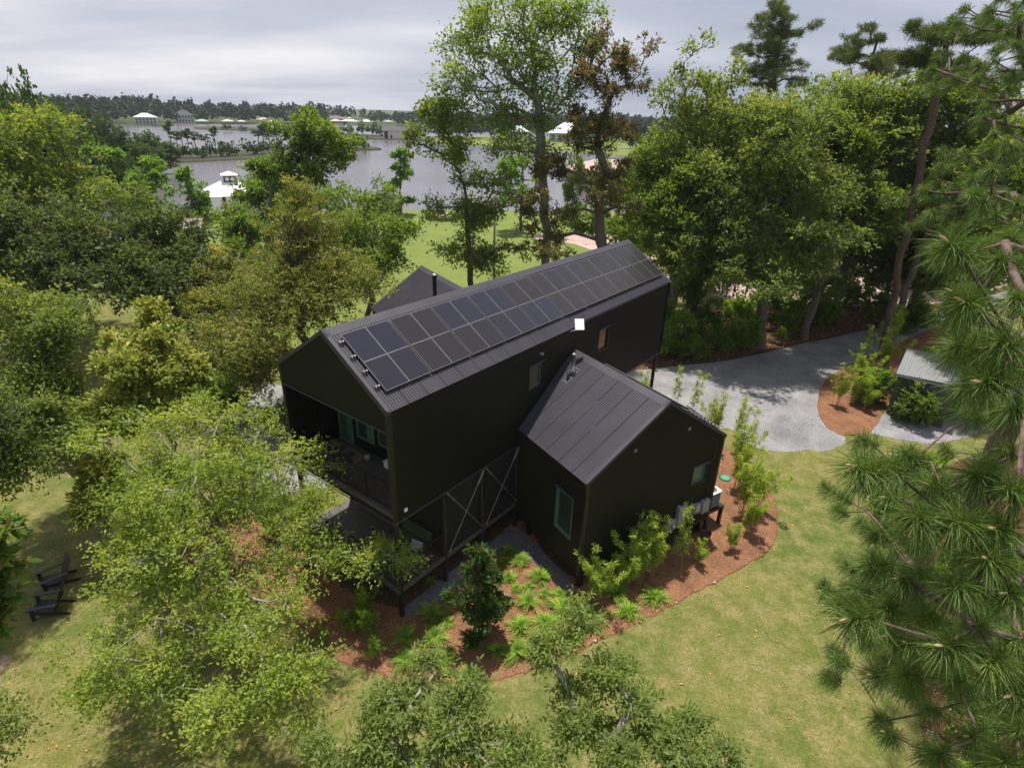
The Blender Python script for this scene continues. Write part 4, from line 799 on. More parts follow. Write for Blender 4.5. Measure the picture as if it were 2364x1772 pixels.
F = [(oa[i], oa[(i+1) % 28], 28+ra[(i+1) % 28], 28+ra[i]) for i in range(28)] + [(56+i, 56+(i+1) % 28, (i+1) % 28, i) for i in range(28)]
link('top_cover', top.add(V, F).mesh('top_cover', M['white']), t)
gr = MB()
for r_ in (.06, .10, .14, .18, .22, .26): gr.tube([(r_*math.cos(a_), r_*math.sin(a_), .835) for a_ in np.linspace(0, 2*math.pi, 25)], .005, 4, False)
for i in range(8): a_ = i*math.pi/4; gr.tube([(0, 0, .84), (.27*math.cos(a_), .27*math.sin(a_), .832)], .006, 4)
link('fan_grille', gr.mesh('fan_grille', M['steel']), t)
fb = MB()
for i in range(3):
    a_ = i*2.094; fb.add([(.05*math.cos(a_), .05*math.sin(a_), .77), (.24*math.cos(a_-.3), .24*math.sin(a_-.3), .75), (.25*math.cos(a_+.5), .25*math.sin(a_+.5), .80), (.08*math.cos(a_+.9), .08*math.sin(a_+.9), .79)], [(0, 1, 2, 3)])
fb.lathe([(.09, .74), (.09, .80), (.0, .81)], n=14); link('fan', fb.mesh('fan', M['box']), t)
x, y = 9.28, 21.95
t = thing('plant_pot', (x, y, .05), label='black plastic nursery pot standing on the mulch under the boxes', cat='pot')
link('pot_wall', MB().lathe([(.17, 0), (.225, .40), (.24, .40), (.24, .44), (.21, .44), (.16, .03)], n=24).mesh('pot_wall', M['rubber'], smooth=True), t); link('potting_soil', MB().lathe([(.205, .36), (0, .37)], n=24).mesh('potting_soil', M['soil']), t)
link('rim_handle', MB().tube([(.24*math.cos(a_), .24*math.sin(a_), .44+.10*math.sin(a_*1.0)) for a_ in np.linspace(0, 3.14, 9)], .012, 6).mesh('rim_handle', M['rubber']), t)
t = thing('valve_box_lid', (11.9, 27.2, .05), label='round green utility lid in the mulch among the bamboo', cat='utility cover')
link('lid', MB().lathe([(.26, 0), (.26, .05), (.24, .07), (0, .075)], n=24).mesh('lid', plain('green_plastic', (.05, .30, .17), .5)), t); link('collar', MB().lathe([(.30, 0), (.30, .03), (.262, .035)], n=24).mesh('collar', M['rubber']), t)
for (x, y), lab in (((-1.42, 14.22), 'small black spotlight on a stake at the front edge of the mulch bed'), ((12.4, 29.3), 'small black path spotlight behind the air conditioner')):
    t = thing('garden_spotlight', (x, y, .05), label=lab, cat='garden light'); link('stake', MB().tube([(0, 0, 0), (0, 0, .14)], .014, 6).mesh('stake', M['rubber']), t)
    o = link('lamp_head', MB().lathe([(.03, -.08), (.055, -.07), (.065, .06), (.05, .06), (.045, .03), (0, .03)], n=14).mesh('lamp_head', M['rubber'], smooth=True), t); o.location = (0, 0, .19); o.rotation_euler = (R(50), 0, R(20))
# balcony and porch furniture
def bench(loc, rz, w, label, slats=14):
    t = thing('striped_bench', loc, rz, label=label, cat='bench'); g = plain('olive_webbing', (.10, .12, .05), .7)
    for i in range(slats): link('seat_slat', MB().box(-w/2, w/2, -.26+i*.54/slats, -.26+(i+.55)*.54/slats, .40, .42).mesh('seat_slat', g), t)
    for i in range(slats): 
        a_ = .44+i*.50/slats; link('back_slat', MB().box(-w/2, w/2, .28+(a_-.4)*.25, .30+(a_-.4)*.25, a_, a_+.55*.5/slats).mesh('back_slat', g), t)
    for s_ in (-1, 1):
        link('leg', MB().tube([(s_*w/2, -.26, 0), (s_*w/2, -.26, .62), (s_*w/2, .30, .66), (s_*w/2, .34, 0)], .016, 6).mesh('leg', M['trim']), t)
        link('back_post', MB().tube([(s_*w/2, .28, .40), (s_*w/2, .44, .98)], .016, 6).mesh('back_post', M['trim']), t)
    return t
x, y, z = fm(1.95, 1.45, 1.42); bench((x, y, z), TH-R(90), 1.75, 'olive striped bench on the lower porch under the balcony')
t = thing('cushion', tuple(fm(1.78, .95, 1.90)), TH-R(70), label='pale grey square cushion leaning on the lower striped bench', cat='cushion')
V = []; F = []
for i in range(9):
    for j in range(9):
        a_, b_2 = i/4-1, j/4-1; V.append((a_*.24, .09*(1-a_**2)**.5*(1-b_2**2)**.5, b_2*.24))
for i in range(9):
    for j in range(9): a_, b_2 = i/4-1, j/4-1; V.append((a_*.24, -.09*(1-a_**2)**.5*(1-b_2**2)**.5, b_2*.24))
for s_ in (0, 81):
    for i in range(8):
        for j in range(8): q = (s_+i*9+j, s_+(i+1)*9+j, s_+(i+1)*9+j+1, s_+i*9+j+1); F.append(q if s_ else q[::-1])
cu = MB().add(V, F).mesh('cushion_cover', plain('pale_grey_fabric', (.30, .31, .33), .9), smooth=True); o = link('cushion_cover', cu, t); o.rotation_euler = (R(-15), R(12), 0); link('cushion_seam', MB().tube([(-.24, 0, -.24), (.24, 0, -.24), (.24, 0, .24), (-.24, 0, .24), (-.24, 0, -.24)], .006, 5).mesh('cushion_seam', M['box']), t).rotation_euler = (R(-15), R(12), 0)
x, y, z = fm(.85, .95, 4.93); t = thing('slatted_chair', (x, y, z), TH-R(100), label='low dark green slatted chair on the balcony by the snake plant', cat='chair'); g = plain('dark_green_slats', (.05, .07, .04), .6)
for i in range(12): link('seat_slat', MB().box(-.38, .38, -.32+i*.055, -.30+i*.055, .40, .42).mesh('seat_slat', g), t)
for s_ in (-1, 1): link('leg', MB().tube([(s_*.38, -.33, 0), (s_*.38, -.33, .6), (s_*.38, .33, .6), (s_*.38, .33, 0)], .016, 6).mesh('leg', M['trim']), t)
link('backrest', MB().box(-.38, .38, .33, .36, .42, .85).mesh('backrest', g), t)
t = thing('snake_plant', tuple(fm(1.25, 1.25, 4.93)), label='potted snake plant with tall upright leaves on the balcony', cat='plant')
link('pot', MB().lathe([(.11, 0), (.17, .30), (.18, .34), (.15, .34), (.14, .28), (0, .28)], n=20).mesh('pot', plain('terracotta_dark', (.10, .06, .045), .7), smooth=True), t); g = plain('snake_leaf', (.07, .11, .03), .4)
for i in range(11):
    a_ = i*2.4; l_ = .55+.35*((i*37) % 10)/10; m2 = MB()
    b0 = Vector((.06*math.cos(a_), .06*math.sin(a_), .28)); tp = b0+Vector((.22*math.cos(a_), .22*math.sin(a_), l_)); md = (b0+tp)/2+Vector((0, 0, .04)); s_ = Vector((-math.sin(a_), math.cos(a_), 0))*.028
    m2.add([tuple(b0-s_*.6), tuple(b0+s_*.6), tuple(md+s_), tuple(md-s_), tuple(tp)], [(0, 1, 2, 3), (3, 2, 4)]); link('leaf', m2.mesh('leaf', g), t)
t = thing('wall_planter', tuple(fm(1.9, 1.9, 4.93)), TH, label='long low white box against the balcony back wall', cat='planter'); link('side_panel', MB().box(-.09, .09, -.75, .75, .02, .28).mesh('side_panel', M['white']), t); link('rim', MB().box(-.11, .11, -.77, .77, .28, .30).mesh('rim', M['white']), t)
t = thing('balcony_rug', tuple(fm(1.35, 4.7, 4.934)), TH, label='beige rug with dark round blotches at the far end of the balcony', cat='rug'); link('rug_base', MB().box(-.5, .5, -1.0, 1.0, 0, .012).mesh('rug_base', plain('beige_rug', (.17, .13, .11), .95)), t)
for i, (a_, b_2) in enumerate(((-.22, -.6), (.15, -.25), (-.2, .1), (.2, .45), (-.15, .75))): link('blotch', MB().lathe([(.27, 0), (0, .003)], (a_, b_2, .0125), 18).mesh('blotch', plain('plum_rug_print', (.055, .038, .04), .95)), t)
t = thing('glass_lantern', tuple(fm(1.75, 3.55, 4.93)), label='round clear glass lantern on the balcony floor', cat='lantern'); link('globe', MB().lathe([(.05, 0), (.12, .05), (.15, .15), (.12, .25), (.06, .29)], n=16).mesh('globe', M['box'], smooth=True), t); link('base_ring', MB().lathe([(.08, 0), (.08, .03), (.05, .03)], n=16).mesh('base_ring', M['steel']), t)
# adirondack chairs
def adirondack(x, y, rz, label):
    t = thing('adirondack_chair', (x, y, 0), rz, label=label, cat='garden chair', group='black garden chairs on the lawn'); m_ = M['rubber']
    for i in range(5): link('seat_slat', MB().add([(-.27, -.32+i*.125, .36-i*.032), (.27, -.32+i*.125, .36-i*.032), (.27, -.20+i*.125, .335-i*.032), (-.27, -.20+i*.125, .335-i*.032), (-.27, -.32+i*.125, .335-i*.032), (.27, -.32+i*.125, .335-i*.032), (.27, -.20+i*.125, .31-i*.032), (-.27, -.20+i*.125, .31-i*.032)], [(0, 1, 2, 3), (7, 6, 5, 4), (0, 4, 5, 1), (3, 2, 6, 7), (0, 3, 7, 4), (1, 5, 6, 2)]).mesh('seat_slat', m_), t)
    for i in range(4): x0 = -.27+i*.137; link('back_slat', MB().beam((x0+.064, .28, .20), (x0+.064, .62, 1.02), .125, .025).mesh('back_slat', m_), t)
    for s_ in (-1, 1):
        link('armrest', MB().box(s_*.36-.07, s_*.36+.07, -.42, .42, .53, .555).mesh('armrest', m_), t); link('leg', MB().box(s_*.32-.015, s_*.32+.015, -.38, -.26, 0, .53).mesh('leg', m_), t); link('leg', MB().beam((s_*.30, -.36, .33), (s_*.30, .72, .02), .03, .10).mesh('leg', m_), t)
    link('apron', MB().box(-.28, .28, -.345, -.325, .16, .34).mesh('apron', m_), t); link('back_brace', MB().box(-.34, .34, .44, .465, .48, .56).mesh('back_brace', m_), t); t.scale = (1.12,)*3; return t
adirondack(-18.35, 17.95, R(-42), 'black garden chair facing the light magnolia, the farther of the pair'); adirondack(-17.6, 16.55, R(-70), 'black garden chair on the lawn, the nearer of the pair')
# ------------------------------------------------------------------ the near pine
def pine_tufts(name, P, O, n, ln, wid, rg, tintbase=0.):
    K = len(P); ci = np.repeat(np.arange(K), n); ax = O[ci]; q = rg.normal(size=(K*n, 3)); q = unit(q-ax*(q*ax).sum(1, keepdims=True))
    th = rg.beta(2.0, 1.7, (K*n, 1))*1.75+.08; s = rg.uniform(-.24, .02, (K*n, 1)); d = unit(ax*np.cos(th)+q*np.sin(th)); l = ln*rg.uniform(.75, 1.1, (K*n, 1))*np.where(th < .6, .72, 1.)
    p0 = P[ci]+ax*s; g = np.array([0, 0, -1.]); p1 = p0+d*l*.5+g*l*.06; p2 = p0+d*l*.94+g*l*.26; w = unit(np.cross(d, rg.normal(size=d.shape)))*wid
    V = np.stack([p0-w*.7, p0+w*.7, p1+w, p1-w, p2+w*.3, p2-w*.3], 1).reshape(-1, 3); b = np.arange(K*n)*6
    F = np.concatenate([np.stack([b, b+1, b+2, b+3], 1), np.stack([b+3, b+2, b+4, b+5], 1)])
    t = np.clip(.66-th[:, 0]*.34+rg.uniform(0, .3, K*n)+rg.uniform(-.1, .15, K)[ci], 0, 1)
    return np_mesh(name, V, F, L_['pine'], tint=np.concatenate([t, t]))
PL = np.array([(2.81, 3.87, 17.33), (4.21, 5.16, 16.97), (4.0, 4.6, 16.78), (2.93, 3.71, 16.98), (3.16, 3.6, 16.76), (3.07, 3.82, 16.64), (3.06, 3.49, 16.52), (3.72, 3.91, 16.14), (4.16, 6.1, 14.62), (2.26, 3.25, 15.99), (2.6, 3.51, 15.83), (3.59, 4.6, 15.3), (3.21, 3.75, 15.54), (3.13, 3.35, 15.89), (3.25, 3.2, 15.89), (3.13, 4.01, 15.23), (2.66, 3.14, 15.7), (2.89, 3.11, 15.7), (3.21, 3.13, 15.63), (4.33, 5.56, 13.65), (3.35, 3.84, 14.97), (3.12, 3.01, 15.48), (5.45, 8.02, 12.23), (2.78, 3.5, 14.98), (3.13, 3.59, 14.75), (4.11, 4.56, 13.98), (2.93, 2.93, 15.32), (3.27, 2.92, 15.28), (5.42, 7.69, 10.85), (5.34, 6.96, 11.55), (2.26, 2.83, 15.1), (3.1, 3.57, 14.48), (3.15, 3.29, 14.65), (3.84, 3.56, 14.33), (4.23, 3.56, 14.16), (2.66, 3.52, 14.52), (2.86, 2.77, 14.96), (3.15, 2.72, 14.87), (4.73, 5.96, 11.1), (3.65, 4.05, 13.11), (3.13, 3.22, 14.14), (3.32, 3.04, 14.31), (3.32, 2.64, 14.69), (5.16, 6.55, 10.03), (3.42, 2.99, 13.54), (4.03, 3.33, 13.28), (3.34, 2.5, 14.21), (3.6, 2.73, 14.23), (3.95, 4.41, 13.24), (4.02, 5.54, 16.95), (4.8, 6.14, 16.92), (6.98, 8.87, 16.46), (6.63, 7.55, 16.03), (6.55, 8.02, 16.74), (5.84, 6.8, 15.74), (6.11, 7.1, 16.57), (6.44, 7.52, 16.32), (4.01, 5.25, 16.64), (4.07, 5.26, 16.42), (4.98, 6.32, 16.39), (5.4, 5.88, 15.76), (5.48, 6.79, 15.69), (4.46, 5.33, 16.18), (4.77, 5.92, 15.95), (4.36, 5.37, 16.02), (4.69, 5.35, 15.98), (5.55, 5.83, 15.35), (4.35, 5.01, 15.54), (5.15, 5.68, 15.28), (5.03, 5.42, 15.89), (3.64, 4.31, 16.13), (4.59, 5.82, 14.23), (4.33, 5.15, 14.65), (5.08, 6.31, 13.82), (3.62, 5.05, 14.88), (7.43, 8.72, 13.05), (6.92, 8.65, 12.91), (6.11, 6.87, 13.62), (5.05, 5.86, 14.07), (5.83, 6.25, 14.31), (5.28, 5.47, 14.9), (4.88, 5.21, 14.88), (4.9, 4.59, 15.06), (4.09, 5.69, 14.39), (4.64, 5.86, 14.27), (3.98, 4.71, 14.66), (4.84, 5.53, 13.52), (4.75, 5.35, 14.39), (5.2, 6.22, 13.43), (4.88, 4.77, 14.3), (4.93, 4.93, 14.38), (5.17, 7.0, 12.72), (6.42, 8.14, 11.81), (6.77, 7.34, 11.38), (5.39, 6.14, 13.7), (6.43, 5.58, 13.21), (4.55, 4.48, 13.98), (5.68, 8.35, 12.27), (5.38, 8.41, 12.39), (4.7, 5.7, 12.7), (5.72, 7.23, 11.56), (5.64, 5.85, 13.13), (5.44, 6.11, 12.56), (5.86, 7.03, 12.2), (5.75, 6.25, 12.31), (5.08, 5.18, 13.23), (5.85, 5.53, 12.84), (5.86, 4.91, 13.27), (4.91, 4.07, 13.72), (5.78, 7.68, 10.81), (5.8, 7.84, 11.17), (5.84, 7.57, 10.59), (6.28, 7.46, 10.35), (3.51, 4.48, 13.82), (4.09, 4.31, 13.27), (4.75, 5.65, 11.89), (4.42, 5.24, 13.43), (5.54, 5.94, 12.12), (5.5, 5.28, 12.89), (5.12, 4.79, 13.15), (6.13, 5.87, 12.3), (6.31, 5.08, 12.13), (5.78, 4.77, 13.15), (4.98, 6.98, 11.34), (4.55, 4.61, 12.25), (5.15, 4.79, 13.05), (6.0, 4.76, 12.04), (4.35, 4.32, 13.16), (5.59, 7.06, 9.49), (5.7, 7.2, 9.79), (4.87, 5.12, 11.06), (6.75, 6.52, 10.39), (4.57, 4.62, 11.47), (4.53, 4.98, 12.23), (6.4, 5.72, 10.83), (5.52, 4.69, 12.18), (4.84, 3.95, 12.89), (6.44, 4.79, 11.27), (5.6, 7.25, 9.89), (5.16, 4.86, 11.59), (4.86, 4.35, 11.49), (6.24, 4.93, 11.43), (6.57, 5.09, 10.43), (4.17, 3.22, 13.16), (5.13, 3.34, 12.41), (5.95, 4.27, 12.0), (5.83, 4.17, 12.3), (6.58, 7.47, 10.36), (6.64, 7.35, 10.1)]); PH = np.array([(13.77, 19.07, 20.86), (14.42, 20.6, 20.24), (16.86, 24.49, 22.18), (16.62, 24.09, 21.13), (14.19, 19.93, 20.89), (16.78, 24.84, 22.13), (15.27, 21.11, 20.8), (14.8, 22.08, 21.22), (15.5, 22.55, 21.08), (13.26, 19.88, 21.07), (14.84, 20.35, 20.38), (15.82, 22.82, 20.95), (17.07, 24.18, 21.33), (15.59, 21.39, 20.62), (15.91, 22.91, 20.87), (13.97, 19.71, 21.0), (16.82, 24.34, 21.32), (15.28, 21.4, 21.56), (15.17, 21.62, 21.48), (16.13, 22.6, 20.93), (15.86, 21.58, 20.05), (13.72, 20.54, 21.13), (17.15, 25.44, 21.38), (18.16, 27.02, 21.29), (15.42, 23.93, 20.92), (14.65, 23.71, 21.26), (17.74, 26.59, 22.07), (14.64, 23.31, 21.21), (16.86, 27.26, 21.91), (17.68, 27.92, 21.6), (19.2, 28.53, 21.8), (16.48, 26.16, 21.99), (18.11, 26.45, 21.41), (19.3, 28.31, 21.51), (15.44, 23.23, 21.05), (15.11, 23.85, 21.71), (17.27, 26.08, 21.75), (16.8, 25.68, 21.66), (18.47, 27.71, 22.03), (15.59, 24.99, 21.12), (16.32, 24.79, 21.47), (17.57, 26.38, 19.9), (18.17, 27.98, 19.91), (17.57, 28.42, 20.48), (16.99, 27.02, 20.61), (17.43, 26.0, 19.69), (16.32, 25.65, 19.58), (17.75, 27.01, 19.89), (17.4, 28.31, 20.59), (18.57, 26.83, 20.18), (15.69, 25.67, 19.98), (16.16, 24.82, 20.41), (16.31, 26.07, 19.81), (17.03, 24.84, 19.77), (17.24, 27.25, 20.65), (17.27, 27.06, 20.31), (14.68, 24.03, 19.88), (18.19, 26.82, 20.22), (16.64, 26.18, 19.99), (17.77, 28.92, 20.9), (16.89, 22.72, 19.29), (17.93, 24.81, 19.9), (18.25, 25.72, 19.63), (14.59, 21.42, 19.36), (16.47, 22.03, 19.63), (17.17, 24.33, 19.35), (17.38, 24.86, 19.66), (16.64, 24.76, 19.56), (18.27, 24.76, 19.2), (18.53, 25.25, 19.38), (15.82, 21.96, 19.54), (14.56, 19.86, 19.08), (14.17, 20.77, 19.4), (17.11, 23.57, 19.75), (17.35, 24.71, 19.66), (14.18, 20.44, 18.92), (17.28, 23.89, 18.87), (16.63, 24.23, 19.2), (16.48, 23.12, 19.25), (16.22, 22.14, 18.37), (14.21, 20.15, 18.57), (14.17, 19.84, 18.3), (16.04, 22.27, 18.13), (18.72, 25.24, 18.48), (15.84, 22.28, 17.92), (17.81, 24.58, 18.9), (15.07, 19.96, 17.95), (15.35, 21.22, 18.43), (15.89, 21.13, 18.03), (15.41, 21.79, 18.41), (16.71, 22.38, 18.59), (15.36, 21.6, 18.83), (15.07, 20.27, 18.16), (16.67, 23.75, 18.06), (15.14, 19.19, 17.46), (15.99, 20.46, 17.95), (15.83, 20.45, 17.11), (16.3, 21.31, 17.11), (13.58, 17.8, 17.33), (13.54, 17.47, 17.53), (17.26, 21.26, 17.26), (13.5, 18.31, 17.87), (16.69, 21.9, 17.11), (13.25, 17.47, 17.68), (18.03, 22.27, 17.43), (13.88, 17.26, 17.27), (15.72, 20.12, 18.04), (16.99, 22.5, 17.47), (16.66, 21.46, 17.21), (13.32, 18.06, 16.56), (15.89, 20.16, 15.98), (13.62, 18.14, 16.86), (13.99, 17.91, 16.07), (13.05, 16.7, 16.46), (12.67, 17.45, 16.72), (12.46, 16.18, 15.91), (11.12, 15.01, 16.56), (14.91, 19.19, 16.2), (12.86, 17.09, 16.03), (12.36, 16.97, 16.4), (12.06, 14.84, 16.37), (12.76, 17.18, 16.45), (15.42, 20.46, 16.84), (15.6, 20.31, 16.84), (11.24, 14.84, 16.4), (12.18, 15.96, 16.49), (14.22, 18.92, 15.99), (10.94, 14.87, 16.51), (11.36, 15.09, 17.12), (11.68, 15.38, 16.18), (15.09, 19.46, 16.92), (15.79, 23.88, 16.2), (16.21, 22.13, 16.05), (14.08, 18.66, 15.94), (13.7, 19.5, 15.68), (14.96, 22.07, 15.69), (14.31, 21.94, 15.97), (15.61, 22.27, 15.99), (16.45, 22.9, 16.0), (15.47, 21.98, 16.14), (16.59, 23.79, 15.3), (15.3, 22.99, 16.03), (16.46, 23.83, 15.56), (17.51, 23.62, 15.16), (14.4, 21.01, 15.96), (15.74, 24.09, 15.88), (16.85, 23.86, 15.6), (17.78, 23.44, 15.82), (14.34, 19.71, 16.41), (15.09, 22.53, 16.14), (16.43, 24.83, 14.4), (14.54, 24.35, 15.39), (14.12, 20.9, 15.01), (13.63, 20.03, 15.33), (14.16, 21.0, 15.29), (13.45, 21.53, 15.67), (15.02, 24.77, 15.11), (13.69, 20.95, 16.05), (15.21, 22.17, 15.07), (14.78, 21.76, 15.17), (15.72, 23.8, 14.42), (13.66, 21.05, 14.82), (15.08, 22.81, 15.53), (14.25, 21.4, 14.94), (14.85, 23.12, 15.44), (15.09, 22.42, 16.58), (13.57, 19.49, 17.13), (12.94, 19.45, 17.34), (13.02, 18.92, 16.94), (14.87, 21.71, 17.21), (15.12, 20.4, 17.4), (17.9, 22.87, 17.09), (14.38, 18.77, 16.86), (15.3, 21.32, 16.63), (16.53, 22.73, 17.34), (13.28, 19.85, 16.89), (18.55, 24.21, 17.22), (15.99, 20.6, 17.2), (16.69, 21.68, 17.25), (15.61, 19.96, 16.79), (17.71, 23.56, 16.49), (16.75, 23.19, 16.62), (14.99, 22.3, 17.08), (15.13, 20.57, 17.46), (13.98, 17.24, 14.93), (14.2, 17.75, 15.52), (13.57, 16.4, 15.16), (13.95, 17.19, 16.1), (14.21, 16.99, 15.14), (11.63, 14.82, 16.11), (13.14, 15.55, 15.8), (14.96, 17.99, 15.28), (14.51, 17.82, 16.12), (13.24, 16.34, 15.5), (13.55, 16.34, 15.36), (13.7, 17.49, 15.75), (13.78, 16.46, 15.59), (13.33, 16.72, 16.22), (13.11, 16.02, 15.66), (14.95, 20.93, 14.99), (13.69, 18.21, 15.47), (16.37, 23.23, 14.26), (14.4, 20.25, 15.27), (13.34, 18.97, 15.25), (13.8, 19.45, 15.4), (16.87, 22.82, 14.91), (13.61, 19.2, 15.52), (15.28, 22.17, 15.11), (12.6, 18.51, 15.64), (15.94, 21.54, 14.32), (14.94, 20.91, 14.99), (13.32, 18.29, 15.27), (13.24, 18.33, 15.04), (14.9, 21.9, 15.09), (14.62, 19.68, 19.97), (15.91, 21.83, 19.48), (13.8, 19.14, 20.16), (13.77, 19.69, 19.78), (14.86, 20.67, 20.57), (13.94, 19.74, 20.5), (14.08, 19.18, 19.46), (16.49, 23.17, 19.84), (16.97, 24.0, 20.81), (15.12, 20.23, 19.44), (14.6, 19.78, 20.04), (16.63, 22.19, 19.83), (16.59, 22.68, 19.49), (16.06, 21.88, 19.55), (16.37, 21.76, 19.67), (14.05, 19.14, 20.11), (13.2, 18.98, 19.98), (18.64, 29.53, 19.42), (18.03, 28.85, 19.7), (14.96, 24.09, 19.27), (15.49, 24.7, 19.24), (15.56, 24.3, 19.25), (16.88, 28.28, 19.29), (18.1, 29.37, 19.59), (17.76, 28.18, 19.49), (15.26, 25.49, 19.62), (15.71, 24.13, 19.56), (18.99, 28.88, 19.69)])
rg = np.random.default_rng(77)
def axes(P, c): return unit(np.stack([P[:, 0]-c[0], P[:, 1]-c[1], np.full(len(P), 2.0)], 1)+rg.normal(0, .5, P.shape))
def near_pine(P, pb, pt, n, ln, wid, label, r, rt, st, bud):
    pb = np.array(pb, float); pt = np.array(pt, float); O = axes(P, pt); t = empty('pine_tree', tuple(pb), label=label, cat='tree')
    A, par, ends = skeleton(P-O*.12, pb, rg, pt, st, .05); link('trunk', wood_mesh('trunk', A-pb, par, M['bark_pine'], r, rt, k=7), t)
    link('crown', pine_tufts('crown', P-pb, O, n, ln, wid, rg), t)
    if bud:
        for i in range(0, len(P), 3):
            cn = MB(); p = Vector(P[i])+Vector(O[i])*.02; cn.tube([p, p+Vector(O[i])*.05, p+Vector(O[i])*.09], [.009, .012, .003], 6); cn.build('bud', BUD, t)
BUD = plain('pale_pine_bud', (.42, .30, .17), .7)
near_pine(PL, (12.6, 5, 0), (9.0, 5, 20), 400, .235, .0026, 'near pine with long bright needle tufts filling the lower right edge', .15, .010, .42, True)
near_pine(PH, (19.4, 20.2, 0), (18.6, 19.5, 27), 135, .32, .0066, 'big dark pine whose trunk and high boughs show at the right edge', .42, .018, .8, False)
# ------------------------------------------------------------------ garden plants
def ordinal(i): return ['first', 'second', 'third', 'fourth', 'fifth', 'sixth', 'seventh', 'eighth', 'ninth', 'tenth', 'eleventh', 'twelfth', 'thirteenth', 'fourteenth', 'fifteenth', 'sixteenth', 'seventeenth', 'eighteenth', 'nineteenth', 'twentieth'][i] if i < 20 else '%dth' % (i+1)
def fern_mesh(seed):
    rg = np.random.default_rng(seed); V = []; F = []; T = []
    for k in range(28):
        a = k*2.399+rg.normal(0, .2); l = rg.uniform(.45, .70); el = rg.uniform(.5, 1.35); d = np.array([math.cos(a), math.sin(a), 0]); s_ = np.array([-d[1], d[0], 0]); pts = []
        for j in range(13):
            q = j/12; pts.append(d*l*(q*math.cos(el)+.28*q*q)+np.array([0, 0, l*(q*math.sin(el)-.62*q*q)])+np.array([0, 0, .03]))
        ti = rg.uniform(0, .8)
        for j in range(1, 12):
            for sg in (-1, 1):
                w = .10*math.sin(math.pi*(j/12)**.75)+.014; c = pts[j]; ax = unit((pts[j+1]-pts[j-1])); tip = c+s_*sg*w+ax*w*.35+np.array([0, 0, -.012]); m1 = c+s_*sg*w*.5+ax*.034+np.array([0, 0, .006]); m2 = c+s_*sg*w*.55-ax*.004
                b = len(V); V += [c, m2, tip, m1]; F.append((b, b+1, b+2, b+3)); T.append(ti+rg.uniform(0, .2))
    return np_mesh('fronds', V, F, L_['fern'], tint=T)
FM = [fern_mesh(i) for i in range(3)]; FCORE = MB().lathe([(.07, 0), (.05, .09), (0, .11)], n=8).mesh('crown_base', M['bark_dark'])
FERNS = [(-2.85, 16.94, 1.15, 'big bright fern beside the gravel path, behind the left front row'), (-3.65, 15.77, 1.05, 'yellow-green fern near the shrubs, upper of the leftmost pair'), (-2.6, 15.81, 1.15, 'yellowish fern between the shrubs and the young magnolia'), (-3.47, 14.77, 1.1, 'bright fern nearest the left tip of the mulch bed'), (-2.24, 14.81, 1.2, 'wide yellow-green fern at the front edge, left of the spotlight'),
 (.09, 20.66, .9, 'darker fern at the corner of the gravel path, farthest back'), (.6, 20.06, 1.05, 'leafy fern just inside the bend of the gravel path'), (1.47, 19.14, 1.1, 'open spreading fern halfway along the right arm of the path'), (.15, 19.03, .8, 'medium fern right behind the young magnolia top'), (.46, 18.43, .6, 'small fern in the middle of the bed right of the magnolia'), (.97, 18.55, .55, 'tiny upright fern in the middle of the bed'), (1.59, 18.19, .6, 'small thin fern near the right arm of the path'),
 (.93, 17.68, 1.05, 'dense fern right of the young magnolia, middle row'), (2.33, 17.37, 1.35, 'largest fern, close to the end of the gravel path'), (.61, 16.43, 1.1, 'dark green fern touching the right side of the magnolia'), (1.6, 16.64, 1.15, 'dark green fern right of the one by the magnolia'), (3.32, 17.06, 1.25, 'broad pale fern near the lawn edge behind the oak boughs'), (2.39, 15.84, 1.1, 'fern on the lawn edge partly under the oak boughs'), (1.43, 15.8, 1.1, 'yellow fern at the front edge, right of the magnolia foot'), (.51, 15.29, 1.15, 'brightest yellow-green fern at the front edge'), (-.23, 15.31, .85, 'low fern at the foot of the magnolia, front side'),
 (4.57, 18.27, 1.1, 'fern under the bamboo, upper left of the right trio'), (4.9, 17.39, 1.15, 'fern on the lawn edge, lowest of the right trio'), (6.12, 18.19, 1.2, 'round fern standing alone, rightmost of all'), (-1.16, 14.27, .9, 'fern beside the spotlight at the very front'), (-2.19, 16.57, .6, 'small fern left of the magnolia foot'), (-3.17, 18.73, .6, 'small dark fern under the porch edge'), (-.09, 19.98, .7, 'small fern between the magnolia top and the path bend'), (2.2, 18.21, .7, 'small fern behind the largest fern')]
for i, (x, y, s_, lab) in enumerate(FERNS):
    t = empty('fern', (x, y, .05), i*1.3, label=lab, cat='fern', group='ferns in the mulch bed'); s_ *= 1.12; t.scale = (s_, s_, s_); link('fronds', FM[i % 3], t); link('crown_base', FCORE, t)
